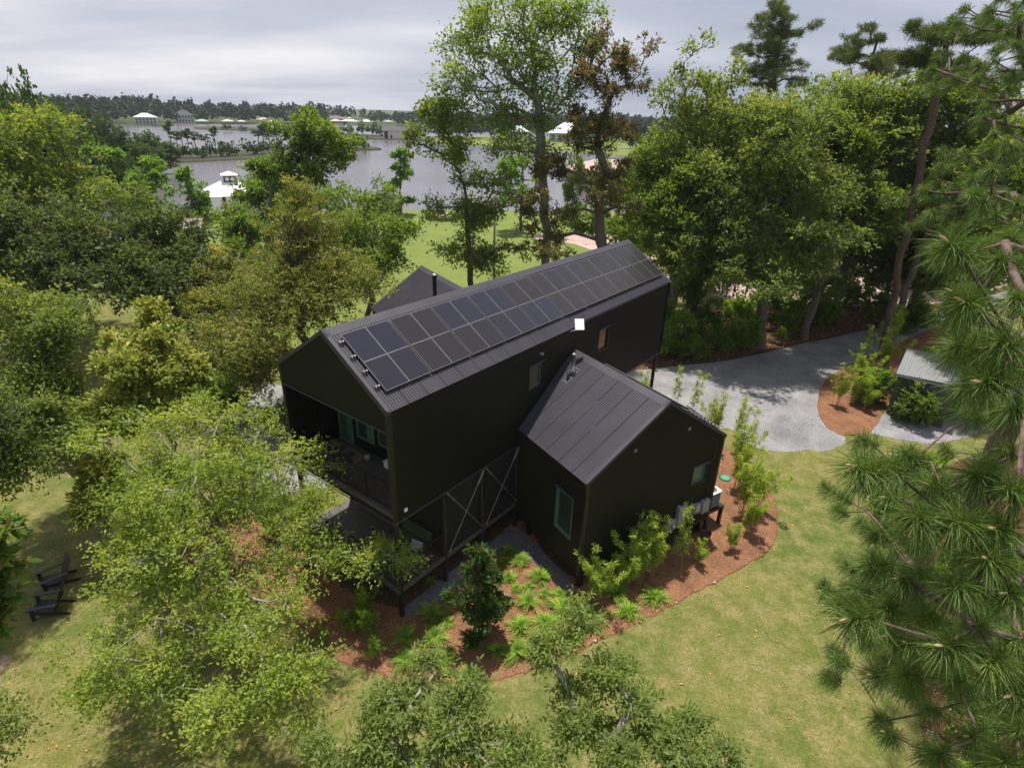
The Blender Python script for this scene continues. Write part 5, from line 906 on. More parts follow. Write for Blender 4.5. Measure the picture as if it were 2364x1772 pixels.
def bamboo_mesh(seed, h=3.2, n=7, spread=.9):
    rg = np.random.default_rng(seed); mb = MB(); C = []; AX = []; T = []
    for k in range(n):
        a = rg.uniform(0, 6.28); hh = h*rg.uniform(.6, 1); lean = rg.uniform(.1, 1)*spread; p0 = Vector((rg.normal(0, .10), rg.normal(0, .10), 0)); pts = []
        for j in range(8): q = j/7; pts.append(p0+Vector((math.cos(a)*lean*q**1.8, math.sin(a)*lean*q**1.8, hh*q*(1-.1*lean*q))))
        mb.tube(pts, [.012*(1-.75*j/7)+.002 for j in range(8)], 4, False)
        for j in range(22):
            q = rg.uniform(.32, 1.02); i0 = min(6, int(q*7)); f_ = q*7-i0; c = pts[i0].lerp(pts[i0+1], f_); br = Vector(unit(np.array([rg.normal(), rg.normal(), .35])))*rg.uniform(.05, .38)*(1.15-.6*q)
            e_ = c+br; mb.tube([c, e_], .003, 3, False)
            for _ in range(16): w = rg.uniform(.25, 1); C.append(np.array(c.lerp(e_, w))+rg.normal(0, .035, 3)); AX.append(unit(np.array(br)*1.2+rg.normal(0, .28, 3)+np.array([0, 0, -.12]))); T.append(rg.uniform(0, .9)*.8+q*.2)
    C = np.array(C); AX = np.array(AX); nr = unit(np.array([0, 0, 1.])+rg.normal(0, .6, C.shape)); V, F = leaf_quads(C, AX, nr, .145, .032, rg)
    return mb.mesh('culms', CULM), np_mesh('foliage', V, F, L_['bamboo'], tint=np.clip(T, 0, 1))
CULM = plain('bamboo_cane', (.22, .20, .06), .5)
BM = [bamboo_mesh(1, 3.0, 9, 1.1), bamboo_mesh(2, 3.6, 8, .8), bamboo_mesh(3, 2.4, 7, .8), bamboo_mesh(4, 4.2, 3, .35)]
BAM = [(3.8, 17.9, 0, .85, 'bushy yellow-green bamboo at the near corner of the wing'), (5.0, 18.7, 2, .8, 'low thin bamboo between the corner clump and the tall clump'), (5.6, 18.9, 0, 1.0, 'thick bright bamboo against the middle of the wing gable'), (6.2, 19.3, 1, .85, 'tall bright bamboo reaching halfway up the wing gable'), (7.6, 20.0, 3, .85, 'single tall slender bamboo in front of the grey breaker panel'), (8.5, 20.3, 2, .5, 'short bamboo below the electric meter'),
 (10.3, 21.3, 2, .6, 'small bamboo right of the black pot'), (11.4, 22.6, 0, .75, 'bamboo clump in front of the equipment platform'), (11.7, 24.0, 1, .95, 'airy bamboo right of the air conditioner'), (12.8, 24.6, 0, .9, 'bamboo leaning over the right tip of the mulch bed'), (12.2, 26.2, 1, .9, 'tall airy bamboo beside the green utility lid'), (13.0, 28.0, 1, .95, 'bamboo midway between the utility lid and the gravel'), (13.3, 30.0, 3, .9, 'slender bamboo at the corner where gravel meets lawn'), (14.0, 31.3, 3, .8, 'thin bamboo at the rounded gravel edge, nearest the mound'), (12.6, 31.6, 0, .9, 'bushy bamboo just past the wing eave'),
 (11.9, 34.2, 3, .9, 'tall narrow bamboo behind the wing ridge, right one'), (11.2, 35.6, 3, .8, 'narrow bamboo behind the wing ridge, left one'), (8.9, 36.0, 2, .9, 'pale bamboo close to the far black post'), (22.7, 36.7, 1, .8, 'bamboo on the mulch island nearest the gravel mound'), (23.9, 37.2, 0, .9, 'bushy yellow bamboo in the middle of the mulch island'), (24.4, 36.2, 2, .8, 'low bamboo at the near tip of the mulch island'), (26.0, 40.2, 0, 1.0, 'dense bamboo on the mulch island beside the shed'), (28.6, 44.4, 3, .9, 'tall narrow bamboo at the driveway edge of the island'), (31.6, 47.2, 1, 1.1, 'dark bamboo in the shade on the far part of the island'), (29.6, 43.2, 0, 1.1, 'green bamboo behind the shed roof'), (34.2, 50.0, 1, 1.1, 'farthest bamboo at the end of the mulch island')]
for i, (x, y, k, s_, lab) in enumerate(BAM):
    t = empty('bamboo', (x, y, .04), i*2.1, label=lab, cat='bamboo', group='bamboo clumps around the wing and the island'); s_ *= 1.18; t.scale = (s_,)*3; link('culms', BM[k][0], t); link('foliage', BM[k][1], t)
# young magnolia
rg = np.random.default_rng(3); E_ = [(0, 0, 4.4, .28, .45), (.1, 0, 3.6, .6, .5), (-.2, .05, 2.7, 1.0, .55), (.2, 0, 1.9, 1.3, .5), (-.05, 0, 1.1, 1.15, .4)]
mg = empty('magnolia_tree', (-1.0, 15.75, .05), label='young magnolia with glossy dark leaves standing among the ferns', cat='tree')
P, O = attract(E_, 300, rg, False); A, par, ends = skeleton(P, (0, 0), rg, (0, 0, 4.2), .3, .02); link('trunk', wood_mesh('trunk', A, par, M['bark_dark'], .05, .008), mg); link('crown', foliage('crown', P, O, SP['magnolia_young'], L_['magnolia_young'], rg, tips=.25, six=True), mg)
# shrubs
def shrub_mesh(seed, flat=1.):
    rg = np.random.default_rng(seed); E_ = [(rg.normal(0, .2), rg.normal(0, .2), .55, .5, .45), (rg.normal(0, .3), rg.normal(0, .3), .4, .45, .38)]
    P, O = attract(E_, 46, rg); P[:, 2] = np.maximum(P[:, 2], .08); A, par, _ = skeleton(P, (0, 0), rg, (0, 0, .3), .2, .02)
    return wood_mesh('stems', A, par, M['bark'], .02, .004, k=4), foliage('foliage', P, O, (.085, .045, 60, .24, 'bark', 5, .8, 0, .02)[:8], L_['shrub'], rg, tips=.3)
SM = [shrub_mesh(i) for i in range(40, 44)]
SH = [(-4.5, 15.0, 1.0, 1.1, 'low feathery green shrub at the left front of the mulch bed'), (-4.8, 16.1, 1.3, 1.5, 'leafy dark green shrub between the near corner post and the ferns'), (-5.2, 17.0, 1.4, 1.7, 'large-leaved green shrub under the porch corner'), (-5.9, 16.0, 1.2, 1.2, 'green shrub beneath the fresh green oak'), (-6.6, 15.6, .9, .9, 'small shrub at the left end of the mulch bed'), (-8.5, 20.2, 1.8, 1.8, 'shrub beside the hidden side of the porch'), (-10.5, 21.5, 2, 1.8, 'shrub behind the fresh green oak, left of the house'),
 (11.6, 44.2, 3.0, 4.4, 'light green tall shrub at the driveway right behind the far gable'), (13.6, 44.9, 2.8, 4.0, 'light green tall shrub, second from the far gable along the driveway'), (15.6, 45.6, 2.6, 3.4, 'green shrub third from the far gable along the driveway'), (17.8, 46.4, 2.6, 3.6, 'round green shrub just left of the forked oak trunk'), (20, 47.2, 2.4, 3.0, 'round green shrub touching the forked oak trunk'), (23.4, 49.2, 1.8, 1.8, 'low shrub right of the forked oak trunk'), (26.0, 52, 3.0, 3.0, 'dark shrub in the shade between the two oak trunks'), (30.0, 55.0, 3.2, 3.0, 'dark shrub near the leaning oak trunk'), (36.5, 56.6, 3.0, 3.0, 'shrub on the far driveway bank'), (38.5, 53.4, 3.2, 3.2, 'shrub where the driveway narrows'), (12.0, 47.5, 4, 5, 'tall green bush behind the driveway shrubs, nearest the house'), (16.5, 49.5, 4, 5, 'tall green bush behind the driveway shrubs, in the middle'), (21, 52.5, 4, 4.4, 'tall dark bush behind the forked oak'), (25.5, 56.5, 4, 4.4, 'tall dark bush between the oaks, farther back'), (31, 60.5, 4, 4, 'bush behind the leaning oak'), (37, 62.0, 4, 4, 'bush behind the dark oak'),
 (31.5, 41.0, 3, 2.8, 'grey-green shrub overhanging the shed roof'), (28.3, 38.3, 2.4, 3.6, 'dark shrub against the shed wall'), (27.2, 34.0, 2, 1.6, 'dark shrub on the gravel pad before the shed'), (30, 36, 3, 3, 'shrub right of the shed'), (26.6, 34.6, 2.2, 3.2, 'grey-green bush in front of the shed door'), (25.4, 37.4, 1.8, 2.9, 'thin bush at the left corner of the shed'), (33.0, 38.0, 3, 3.4, 'shrub behind the pine trunk'),
 (13.7, 10.3, 1.6, 1.6, 'bluish low shrub at the lawn edge under the pine, bottom right'), (15.0, 12.6, 2.0, 2.0, 'bright green shrub under the pine boughs'), (16.4, 15.0, 2.0, 2.2, 'fresh green undergrowth shrub by the reddish mulch gap'), (14.8, 9.0, 2.2, 2.2, 'bushy green shrub in the bottom right corner'), (16.2, 10.6, 3.2, 4.2, 'big green shrub behind the bottom right ones'), (17.3, 14.2, 3.2, 4.2, 'yellow-green shrub deep under the pine'), (18.4, 18.6, 2.2, 2.0, 'green shrub right of the lawn, under the lower tufts'), (19, 22.5, 3, 2.4, 'shrub at the upper end of the right bank'), (19.6, 17.8, 3.2, 4.0, 'shrub behind the pine tufts, at the edge'), (14.6, 5.4, 2.2, 2.2, 'shrub at the very bottom right edge'), (19.6, 11.4, 3.4, 4.6, 'tall shrub at the far right of the bank'), (22, 26, 3, 3, 'shrub on the bank nearest the gravel pad'),
 (-13.5, 30.5, 3, 3, 'shrub at the right end of the grey gravel yard'), (-17.5, 31.5, 3, 2.6, 'shrub in front of the grey gravel yard'), (-20.5, 33.5, 3, 3, 'shrub at the left end of the grey gravel yard'), (-12.0, 25.5, 2.4, 2.2, 'shrub beside the recessed balcony side of the house'), (-14.5, 21.5, 2.6, 2.0, 'shrub behind the fresh green oak, farther left'), (-24, 28, 3.4, 3, 'shrub under the grey-green oak'), (-28, 31, 4, 3.4, 'shrub at the left edge under the dark oak'),
 (15.0, 7.2, 3, 3.8, 'dense bush under the lowest pine tufts'), (17.4, 8.2, 3.4, 4.6, 'large bush at the right edge near the bottom'), (18.2, 15.6, 3.4, 3, 'bush behind the pine, halfway up the bank'), (17.6, 12.2, 2.8, 2.8, 'bush under the middle pine tufts'), (20.6, 20.2, 3, 2.8, 'bush at the foot of the big dark pine')]
for i, (x, y, w_, h_, lab) in enumerate(SH):
    t = empty('shrub', (x, y, .02), i*1.7, label=lab, cat='shrub'); t.scale = (w_*.72, w_*.72, h_*.95); a_, b_2 = SM[i % 4]
    if h_ > 2.6:                                                     # bigger bushes get their own finer leaves
        rg = np.random.default_rng(500+i); E_ = [(0, 0, h_*.62, w_*.5, h_*.34), (rg.normal(0, .3), rg.normal(0, .3), h_*.35, w_*.55, h_*.3)]; P, O = attract(E_, 110, rg); P[:, 2] = np.maximum(P[:, 2], .1)
        A, par, _ = skeleton(P, (0, 0), rg, (0, 0, h_*.4), .5, .05); d_ = math.hypot(x, y); a_ = wood_mesh('stems', A, par, M['bark'], .05, .012, k=4)
        b_2 = foliage('foliage', P, O, (max(.10, d_*.0048), max(.055, d_*.0026), 42, .48, 'bark', 5, .8, .02), L_['shrub' if i % 3 else 'oak_green'], rg, tips=.2); t.scale = (1, 1, 1)
    link('stems', a_, t); link('foliage', b_2, t)
# ------------------------------------------------------------------ trees farther off
def mid_mesh(seed, kind):
    """unit-height tree: crown with many leaf clumps, visible trunk"""
    rg = np.random.default_rng(seed)
    if kind == 'round': E_ = [(0, 0, .70, .26, .24), (.10, .05, .52, .28, .2), (-.12, -.03, .55, .25, .2), (0, 0, .35, .30, .16), (0, 0, .16, .28, .12)]; n, m_, sz = 330, 'mid', .034
    elif kind == 'pine': E_ = [(0, 0, .92, .13, .05), (.07, 0, .82, .15, .05), (-.08, .02, .74, .14, .045), (.03, -.04, .64, .12, .035)]; n, m_, sz = 110, 'mid', .030
    elif kind == 'tall': E_ = [(0, 0, .88, .15, .12), (.03, 0, .70, .20, .14), (0, 0, .5, .22, .14), (0, 0, .3, .2, .1)]; n, m_, sz = 260, 'mid', .032
    else: E_ = [(0, 0, .55, .5, .38), (.2, 0, .4, .5, .3), (-.25, 0, .4, .45, .3)]; n, m_, sz = 130, 'mid', .07
    P, O = attract([tuple(q*10 for q in e_) for e_ in E_], n, rg); P /= 10; A, par, _ = skeleton(P*10, (0, 0), rg, (0, 0, 6.0 if kind != 'bush' else 1.5), .8, .06)
    w = wood_mesh('trunk', A/10, par, M['bark_dark'], .016 if kind != 'pine' else .012, .002, k=4)
    return w, foliage('crown', P, O, (sz, sz*.62, 26 if kind != 'pine' else 20, .06 if kind != 'pine' else .05, 'bark', 4, .6, 0), L_['mid'], rg, tips=.2)
MM = {'round': [mid_mesh(s_, 'round') for s_ in (1, 2, 3)], 'pine': [mid_mesh(s_, 'pine') for s_ in (4, 5, 6)], 'tall': [mid_mesh(s_, 'tall') for s_ in (7, 8)], 'bush': [mid_mesh(s_, 'bush') for s_ in (9, 10)]}
MIDS = [('round', -64.7, 80, 0.0, 22.3, 3.1, 'wooded bank on the left side of the lake', 'dark broadleaf tree on the left lake bank, %s counting from the left'), ('round', -49.4, 60, 0.0, 13.9, 1.7, 'wooded bank on the left side of the lake', 'dark broadleaf tree on the left lake bank, %s counting from the left'), ('round', -60.1, 78, 0.0, 21.3, 2.8, 'wooded bank on the left side of the lake', 'dark broadleaf tree on the left lake bank, %s counting from the left'), ('round', -54.8, 70, 0.0, 14.6, 2.2, 'wooded bank on the left side of the lake', 'dark broadleaf tree on the left lake bank, %s counting from the left'), ('round', -67.7, 90, 0.0, 19.3, 2.4, 'wooded bank on the left side of the lake', 'dark broadleaf tree on the left lake bank, %s counting from the left'), ('round', -60.2, 80, 0.0, 15.7, 2.2, 'wooded bank on the left side of the lake', 'dark broadleaf tree on the left lake bank, %s counting from the left'), ('round', -77.4, 105, 0.0, 19.2, 2.5, 'wooded bank on the left side of the lake', 'dark broadleaf tree on the left lake bank, %s counting from the left'), ('round', -90.0, 125, 0.0, 18.2, 2.5, 'wooded bank on the left side of the lake', 'dark broadleaf tree on the left lake bank, %s counting from the left'), ('round', -70.1, 98, 0.0, 15.0, 2.3, 'wooded bank on the left side of the lake', 'dark broadleaf tree on the left lake bank, %s counting from the left'), ('round', -105.5, 150, 0.0, 18.1, 2.8, 'wooded bank on the left side of the lake', 'dark broadleaf tree on the left lake bank, %s counting from the left'), ('round', -109.5, 160, 0.0, 17.5, 2.8, 'wooded bank on the left side of the lake', 'dark broadleaf tree on the left lake bank, %s counting from the left'), ('round', -72.0, 105, 0.0, 14.6, 2.3, 'wooded bank on the left side of the lake', 'dark broadleaf tree on the left lake bank, %s counting from the left'), ('round', -110.4, 165, 0.0, 16.5, 2.7, 'wooded bank on the left side of the lake', 'dark broadleaf tree on the left lake bank, %s counting from the left'), ('round', -98.3, 150, 0.0, 14.9, 2.6, 'wooded bank on the left side of the lake', 'dark broadleaf tree on the left lake bank, %s counting from the left'), ('round', -68.7, 105, 0.0, 12.0, 2.3, 'wooded bank on the left side of the lake', 'dark broadleaf tree on the left lake bank, %s counting from the left'), ('round', -99.0, 155, 0.0, 13.6, 2.5, 'wooded bank on the left side of the lake', 'dark broadleaf tree on the left lake bank, %s counting from the left'), ('round', -71.5, 112, 0.0, 9.5, 2.3, 'wooded bank on the left side of the lake', 'dark broadleaf tree on the left lake bank, %s counting from the left'), ('round', -99.6, 160, 0.0, 11.8, 3.3, 'wooded bank on the left side of the lake', 'dark broadleaf tree on the left lake bank, %s counting from the left'), ('round', -91.9, 150, 0.0, 9.8, 3.7, 'wooded bank on the left side of the lake', 'dark broadleaf tree on the left lake bank, %s counting from the left'), ('round', -110.8, 185, 0.0, 10.4, 3.5, 'wooded bank on the left side of the lake', 'dark broadleaf tree on the left lake bank, %s counting from the left'), ('round', -97.4, 165, 0.0, 7.8, 3.9, 'wooded bank on the left side of the lake', 'dark broadleaf tree on the left lake bank, %s counting from the left'), ('round', -113.5, 195, 0.0, 9.8, 3.5, 'wooded bank on the left side of the lake', 'dark broadleaf tree on the left lake bank, %s counting from the left'), ('round', -101.6, 180, 0.0, 8.0, 3.0, 'wooded bank on the left side of the lake', 'dark broadleaf tree on the left lake bank, %s counting from the left'), ('pine', -132.6, 238.8, -0.7, 11.9, 2.1, 'trees on the lake peninsula', 'flat-topped pine on the lake peninsula, %s from the left'), ('pine', -134.5, 246.1, -0.7, 8.1, 2.0, 'trees on the lake peninsula', 'flat-topped pine on the lake peninsula, %s from the left'), ('pine', -133.9, 249.1, -0.7, 8.2, 1.9, 'trees on the lake peninsula', 'flat-topped pine on the lake peninsula, %s from the left'), ('pine', -132.0, 250.0, -0.7, 9.0, 2.2, 'trees on the lake peninsula', 'flat-topped pine on the lake peninsula, %s from the left'), ('pine', -130.0, 251.1, -0.7, 7.9, 2.4, 'trees on the lake peninsula', 'flat-topped pine on the lake peninsula, %s from the left'), ('pine', -130.0, 259.8, -0.7, 6.8, 2.0, 'trees on the lake peninsula', 'flat-topped pine on the lake peninsula, %s from the left'), ('pine', -127.8, 263.6, -0.7, 9.6, 2.2, 'trees on the lake peninsula', 'flat-topped pine on the lake peninsula, %s from the left'), ('pine', -125.7, 265.3, -0.7, 3.8, 2.0, 'trees on the lake peninsula', 'flat-topped pine on the lake peninsula, %s from the left'), ('pine', -119.4, 288.0, -0.7, 8.3, 3.1, 'trees on the lake peninsula', 'flat-topped pine on the lake peninsula, %s from the left'), ('pine', -117.5, 288.9, -0.7, 10.6, 3.3, 'trees on the lake peninsula', 'flat-topped pine on the lake peninsula, %s from the left'), ('pine', -117.8, 296.2, -0.7, 7.7, 3.0, 'trees on the lake peninsula', 'flat-topped pine on the lake peninsula, %s from the left'), ('pine', -116.9, 300.4, -0.7, 8.4, 2.5, 'trees on the lake peninsula', 'flat-topped pine on the lake peninsula, %s from the left'), ('pine', -107.4, 322.4, -0.7, 7.4, 2.6, 'trees on the lake peninsula', 'flat-topped pine on the lake peninsula, %s from the left'), ('bush', -125.0, 222.1, -0.7, 4.8, 3.1, 'low bushes on the lake peninsula', 'low bush on the lake peninsula, %s from the left'), ('bush', -123.8, 227.1, -0.7, 4.7, 3.1, 'low bushes on the lake peninsula', 'low bush on the lake peninsula, %s from the left'), ('bush', -120.5, 228.5, -0.7, 5.0, 3.0, 'low bushes on the lake peninsula', 'low bush on the lake peninsula, %s from the left'), ('bush', -117.4, 229.9, -0.7, 4.6, 3.0, 'low bushes on the lake peninsula', 'low bush on the lake peninsula, %s from the left'), ('bush', -116.5, 234.9, -0.7, 5.5, 2.8, 'low bushes on the lake peninsula', 'low bush on the lake peninsula, %s from the left'), ('bush', -113.8, 238.4, -0.7, 6.6, 2.9, 'low bushes on the lake peninsula', 'low bush on the lake peninsula, %s from the left'), ('bush', -218.7, 472.0, -0.7, 4.8, 4.8, 'low bushes on the lake peninsula', 'low bush on the lake peninsula, %s from the left'), ('bush', -112.2, 241.7, -0.7, 5.9, 2.7, 'low bushes on the lake peninsula', 'low bush on the lake peninsula, %s from the left'), ('bush', -111.6, 247.2, -0.7, 3.8, 3.0, 'low bushes on the lake peninsula', 'low bush on the lake peninsula, %s from the left'), ('bush', -213.7, 489.6, -0.7, 3.4, 3.8, 'low bushes on the lake peninsula', 'low bush on the lake peninsula, %s from the left'), ('bush', -109.4, 250.7, -0.7, 6.0, 2.8, 'low bushes on the lake peninsula', 'low bush on the lake peninsula, %s from the left'), ('bush', -106.8, 254.7, -0.7, 5.4, 3.5, 'low bushes on the lake peninsula', 'low bush on the lake peninsula, %s from the left'), ('bush', -105.9, 263.6, -0.7, 5.6, 3.4, 'low bushes on the lake peninsula', 'low bush on the lake peninsula, %s from the left'), ('bush', -104.1, 270.5, -0.7, 4.7, 3.3, 'low bushes on the lake peninsula', 'low bush on the lake peninsula, %s from the left'), ('bush', -95.3, 278.0, -0.7, 5.7, 3.3, 'low bushes on the lake peninsula', 'low bush on the lake peninsula, %s from the left'), ('bush', -91.2, 283.3, -0.7, 6.5, 3.4, 'low bushes on the lake peninsula', 'low bush on the lake peninsula, %s from the left'), ('bush', -140.1, 451.3, -0.7, 4.5, 3.5, 'low bushes on the lake peninsula', 'low bush on the lake peninsula, %s from the left'), ('bush', -87.8, 291.7, -0.7, 7.6, 3.7, 'low bushes on the lake peninsula', 'low bush on the lake peninsula, %s from the left'), ('bush', -132.8, 458.0, -0.7, 4.3, 3.5, 'low bushes on the lake peninsula', 'low bush on the lake peninsula, %s from the left'), ('bush', -84.2, 300.6, -0.7, 8.0, 3.8, 'low bushes on the lake peninsula', 'low bush on the lake peninsula, %s from the left'), ('bush', -124.2, 456.5, -0.7, 7.7, 5.0, 'low bushes on the lake peninsula', 'low bush on the lake peninsula, %s from the left'), ('bush', -81.3, 309.6, -0.7, 8.5, 4.2, 'low bushes on the lake peninsula', 'low bush on the lake peninsula, %s from the left'), ('bush', -115.2, 464.4, -0.7, 9.3, 4.7, 'low bushes on the lake peninsula', 'low bush on the lake peninsula, %s from the left'), ('bush', -77.2, 312.0, -0.7, 6.6, 3.5, 'low bushes on the lake peninsula', 'low bush on the lake peninsula, %s from the left'), ('bush', -107.0, 462.9, -0.7, 8.7, 5.5, 'low bushes on the lake peninsula', 'low bush on the lake peninsula, %s from the left'), ('bush', -100.8, 459.9, -0.7, 8.4, 4.7, 'low bushes on the lake peninsula', 'low bush on the lake peninsula, %s from the left'), ('round', 16.6, 90, 0.0, 14.5, 3.4, 'trees between the driveway oaks and the lake', 'green tree behind the driveway oaks, %s of them from the left'), ('round', 21.4, 95, 0.0, 19.1, 3.8, 'trees between the driveway oaks and the lake', 'green tree behind the driveway oaks, %s of them from the left'), ('round', 21.9, 80, 0.0, 15.1, 3.3, 'trees between the driveway oaks and the lake', 'green tree behind the driveway oaks, %s of them from the left'), ('round', 21.6, 66, 0.0, 10.5, 2.3, 'trees between the driveway oaks and the lake', 'green tree behind the driveway oaks, %s of them from the left'), ('round', 27.1, 85, 0.0, 19.2, 3.4, 'trees between the driveway oaks and the lake', 'green tree behind the driveway oaks, %s of them from the left'), ('round', 27.6, 75, 0.0, 15.5, 3.3, 'trees between the driveway oaks and the lake', 'green tree behind the driveway oaks, %s of them from the left'), ('round', 36.5, 100, 0.0, 22.6, 3.6, 'trees between the driveway oaks and the lake', 'green tree behind the driveway oaks, %s of them from the left'), ('round', 30.8, 70, 0.0, 10.3, 3.0, 'trees between the driveway oaks and the lake', 'green tree behind the driveway oaks, %s of them from the left'), ('round', 38.4, 90, 0.0, 21.2, 3.6, 'trees between the driveway oaks and the lake', 'green tree behind the driveway oaks, %s of them from the left'), ('round', 36.5, 80, 0.0, 15.5, 3.3, 'trees between the driveway oaks and the lake', 'green tree behind the driveway oaks, %s of them from the left'), ('round', 43.7, 90, 0.0, 19.2, 3.6, 'trees between the driveway oaks and the lake', 'green tree behind the driveway oaks, %s of them from the left'), ('round', 41.3, 78, 0.0, 12.3, 3.3, 'trees between the driveway oaks and the lake', 'green tree behind the driveway oaks, %s of them from the left'), ('round', 45.6, 80, 0.0, 19.8, 3.2, 'trees between the driveway oaks and the lake', 'green tree behind the driveway oaks, %s of them from the left'), ('round', 47.4, 75, 0.0, 16.1, 3.1, 'trees between the driveway oaks and the lake', 'green tree behind the driveway oaks, %s of them from the left'), ('round', 47.1, 70, 0.0, 17.6, 3.3, 'trees between the driveway oaks and the lake', 'green tree behind the driveway oaks, %s of them from the left'), ('round', 51.8, 70, 0.0, 17.7, 3.8, 'trees between the driveway oaks and the lake', 'green tree behind the driveway oaks, %s of them from the left'), ('round', 46.6, 60, 0.0, 19.3, 2.8, 'trees between the driveway oaks and the lake', 'green tree behind the driveway oaks, %s of them from the left'), ('round', -40.5, 45, 0.0, 9.7, 2.3, 'trees on the near lake bank at the left', 'tree between the dark oak and the lake, %s from the left'), ('round', -51.9, 62, 0.0, 10.1, 2.6, 'trees on the near lake bank at the left', 'tree between the dark oak and the lake, %s from the left'), ('round', -42.5, 52, 0.0, 6.2, 2.1, 'trees on the near lake bank at the left', 'tree between the dark oak and the lake, %s from the left'), ('round', -51.7, 66, 0.0, 7.4, 2.4, 'trees on the near lake bank at the left', 'tree between the dark oak and the lake, %s from the left'), ('round', -61.6, 85, 0.0, 8.6, 2.7, 'trees on the near lake bank at the left', 'tree between the dark oak and the lake, %s from the left'), ('round', -45.6, 70, 0.0, 7.0, 2.0, 'trees on the near lake bank at the left', 'tree between the dark oak and the lake, %s from the left'), ('round', -38.3, 58, 0.0, 5.2, 1.9, 'trees on the near lake bank at the left', 'tree between the dark oak and the lake, %s from the left'), ('round', -42.3, 72, 0.0, 4.3, 1.8, 'trees on the near lake bank at the left', 'tree between the dark oak and the lake, %s from the left'), ('round', -28.9, 50, 0.0, 5.6, 1.5, 'trees on the near lake bank at the left', 'tree between the dark oak and the lake, %s from the left'), ('round', -38.8, 85, 0.0, 5.2, 1.8, 'trees on the near lake bank at the left', 'tree between the dark oak and the lake, %s from the left'), ('round', -40.6, 95, 0.0, 8.3, 2.3, 'trees on the near lake bank at the left', 'tree between the dark oak and the lake, %s from the left'), ('round', -26.6, 66, 0.0, 5.8, 1.7, 'trees on the near lake bank at the left', 'tree between the dark oak and the lake, %s from the left'), ('round', -26.1, 72, 0.0, 7.4, 1.9, 'trees on the near lake bank at the left', 'tree between the dark oak and the lake, %s from the left'), ('round', -23.6, 80, 0.0, 8.0, 2.3, 'trees on the near lake bank at the left', 'tree between the dark oak and the lake, %s from the left'), ('round', -18.6, 75, 0.0, 6.7, 1.9, 'trees on the near lake bank at the left', 'tree between the dark oak and the lake, %s from the left'), ('round', 9.7, 108, 0.0, 12.8, 2.2, 'trees along the near shore behind the ash', 'shore tree behind the ash and magnolia trunks, %s from the left'), ('round', 14.4, 105, 0.0, 13.8, 2.6, 'trees along the near shore behind the ash', 'shore tree behind the ash and magnolia trunks, %s from the left'), ('round', 20.9, 100, 0.0, 11.0, 2.8, 'trees along the near shore behind the ash', 'shore tree behind the ash and magnolia trunks, %s from the left')]
cnt = {}; NEARC = {}
for i, (kind, x, y, z, h, w, grp, lab) in enumerate(MIDS):
    k = cnt.get(grp, 0); cnt[grp] = k+1; ms = MM[kind]; a_, b_2 = ms[i % len(ms)]
    t = empty('pine_tree' if kind == 'pine' else ('bush' if kind == 'bush' else 'broadleaf_tree'), (x, y, z), i*1.9, label=lab % ordinal(k), cat='bush' if kind == 'bush' else 'tree', group=grp)
    base_w = {'round': .30, 'pine': .17, 'tall': .23, 'bush': .62}[kind]; s_ = w/base_w; t.scale = (s_, s_, h/(.98 if kind != 'bush' else .9))
    if grp.startswith(('trees between', 'trees on the near', 'trees along')):
        key = id(b_2)
        if key not in NEARC: c_2 = b_2.copy(); c_2.materials.clear(); c_2.materials.append(L_['oak_grey' if len(NEARC) % 2 else 'oak_green']); NEARC[key] = c_2
        b_2 = NEARC[key]
    link('trunk', a_, t); link('crown', b_2, t)
# the far wood that reads as one mass
def wood_mass(name, spots, lab):
    rg = np.random.default_rng(9); C = []; T = []; S = []
    for x, y, h, r in spots:
        n = int(72*min(1.6, max(.7, h/18))); d = unit(rg.normal(size=(n, 3))); d[:, 2] = np.abs(d[:, 2])*1.1-.15; q = rg.uniform(.75, 1.02, (n, 1)); lump = 1+.25*np.sin(d[:, :1]*5+x)*np.sin(d[:, 1:2]*4+y)
        c = np.array([x, y, h*.42-.75])+d*q*lump*np.array([r, r, h*.56]); C.append(c); T.append(np.clip(rg.uniform(0, .55)+rg.uniform(0, .35, n), 0, 1)); S.append(np.full(n, r*.52))
    C = np.concatenate(C); T = np.concatenate(T); S = np.concatenate(S)[:, None]; ax = unit(rg.normal(size=C.shape)); nr = unit(rg.normal(size=C.shape)); s_ = unit(np.cross(ax, nr)); n = len(C); w = S*rg.uniform(.6, 1.2, (n, 1))
    V = np.stack([C-ax*w*.6, C+s_*w*.5, C+ax*w*.6, C-s_*w*.5], 1).reshape(-1, 3)
    return link(name, np_mesh(name, V, np.arange(n*4).reshape(-1, 4), L_['far'], tint=T), kind='stuff', label=lab, category='woods') if False else tag(link(name, np_mesh(name, V, np.arange(n*4).reshape(-1, 4), L_['far'], tint=T)), lab, 'woods', kind='stuff')
rg = np.random.default_rng(21); SP_ = []
HS_ = [(-327.5, 622), (-316.5, 538), (-232, 800), (-118, 850), (-72, 860), (-305, 610), (-291, 634), (-262, 668), (-226, 782), (-214, 800), (-196, 812), (-174, 842)]
for x in np.arange(-1150, 900, 6.5):
    ys = np.interp(x, [-1200, -800, -470, -345, -335, -305, -271, -200, -100, 0, 150, 500, 900], [488, 504, 516, 530, 600, 634, 674, 728, 736, 766, 806, 826, 836])
    hh = 16.5+2*math.sin(x*.013)+1.6*math.sin(x*.047+1)-(1.5 if x > -200 else 0)
    for r_, (dy, f_) in enumerate(((0, .62), (7, .88), (22, .95), (44, 1.02), (90, 1.1), (160, 1.18))):
        xx, yy = x+rg.normal(0, 2.5), ys+dy+rg.normal(0, 3)
        if any(abs(xx-yy*hx/hy) < 11 and yy < hy+16 for hx, hy in HS_): continue
        if rg.uniform() < (.95 if r_ == 0 else .98): SP_.append((xx, yy, hh*f_*rg.uniform(.86, 1.12), rg.uniform(4.8, 7.0)))
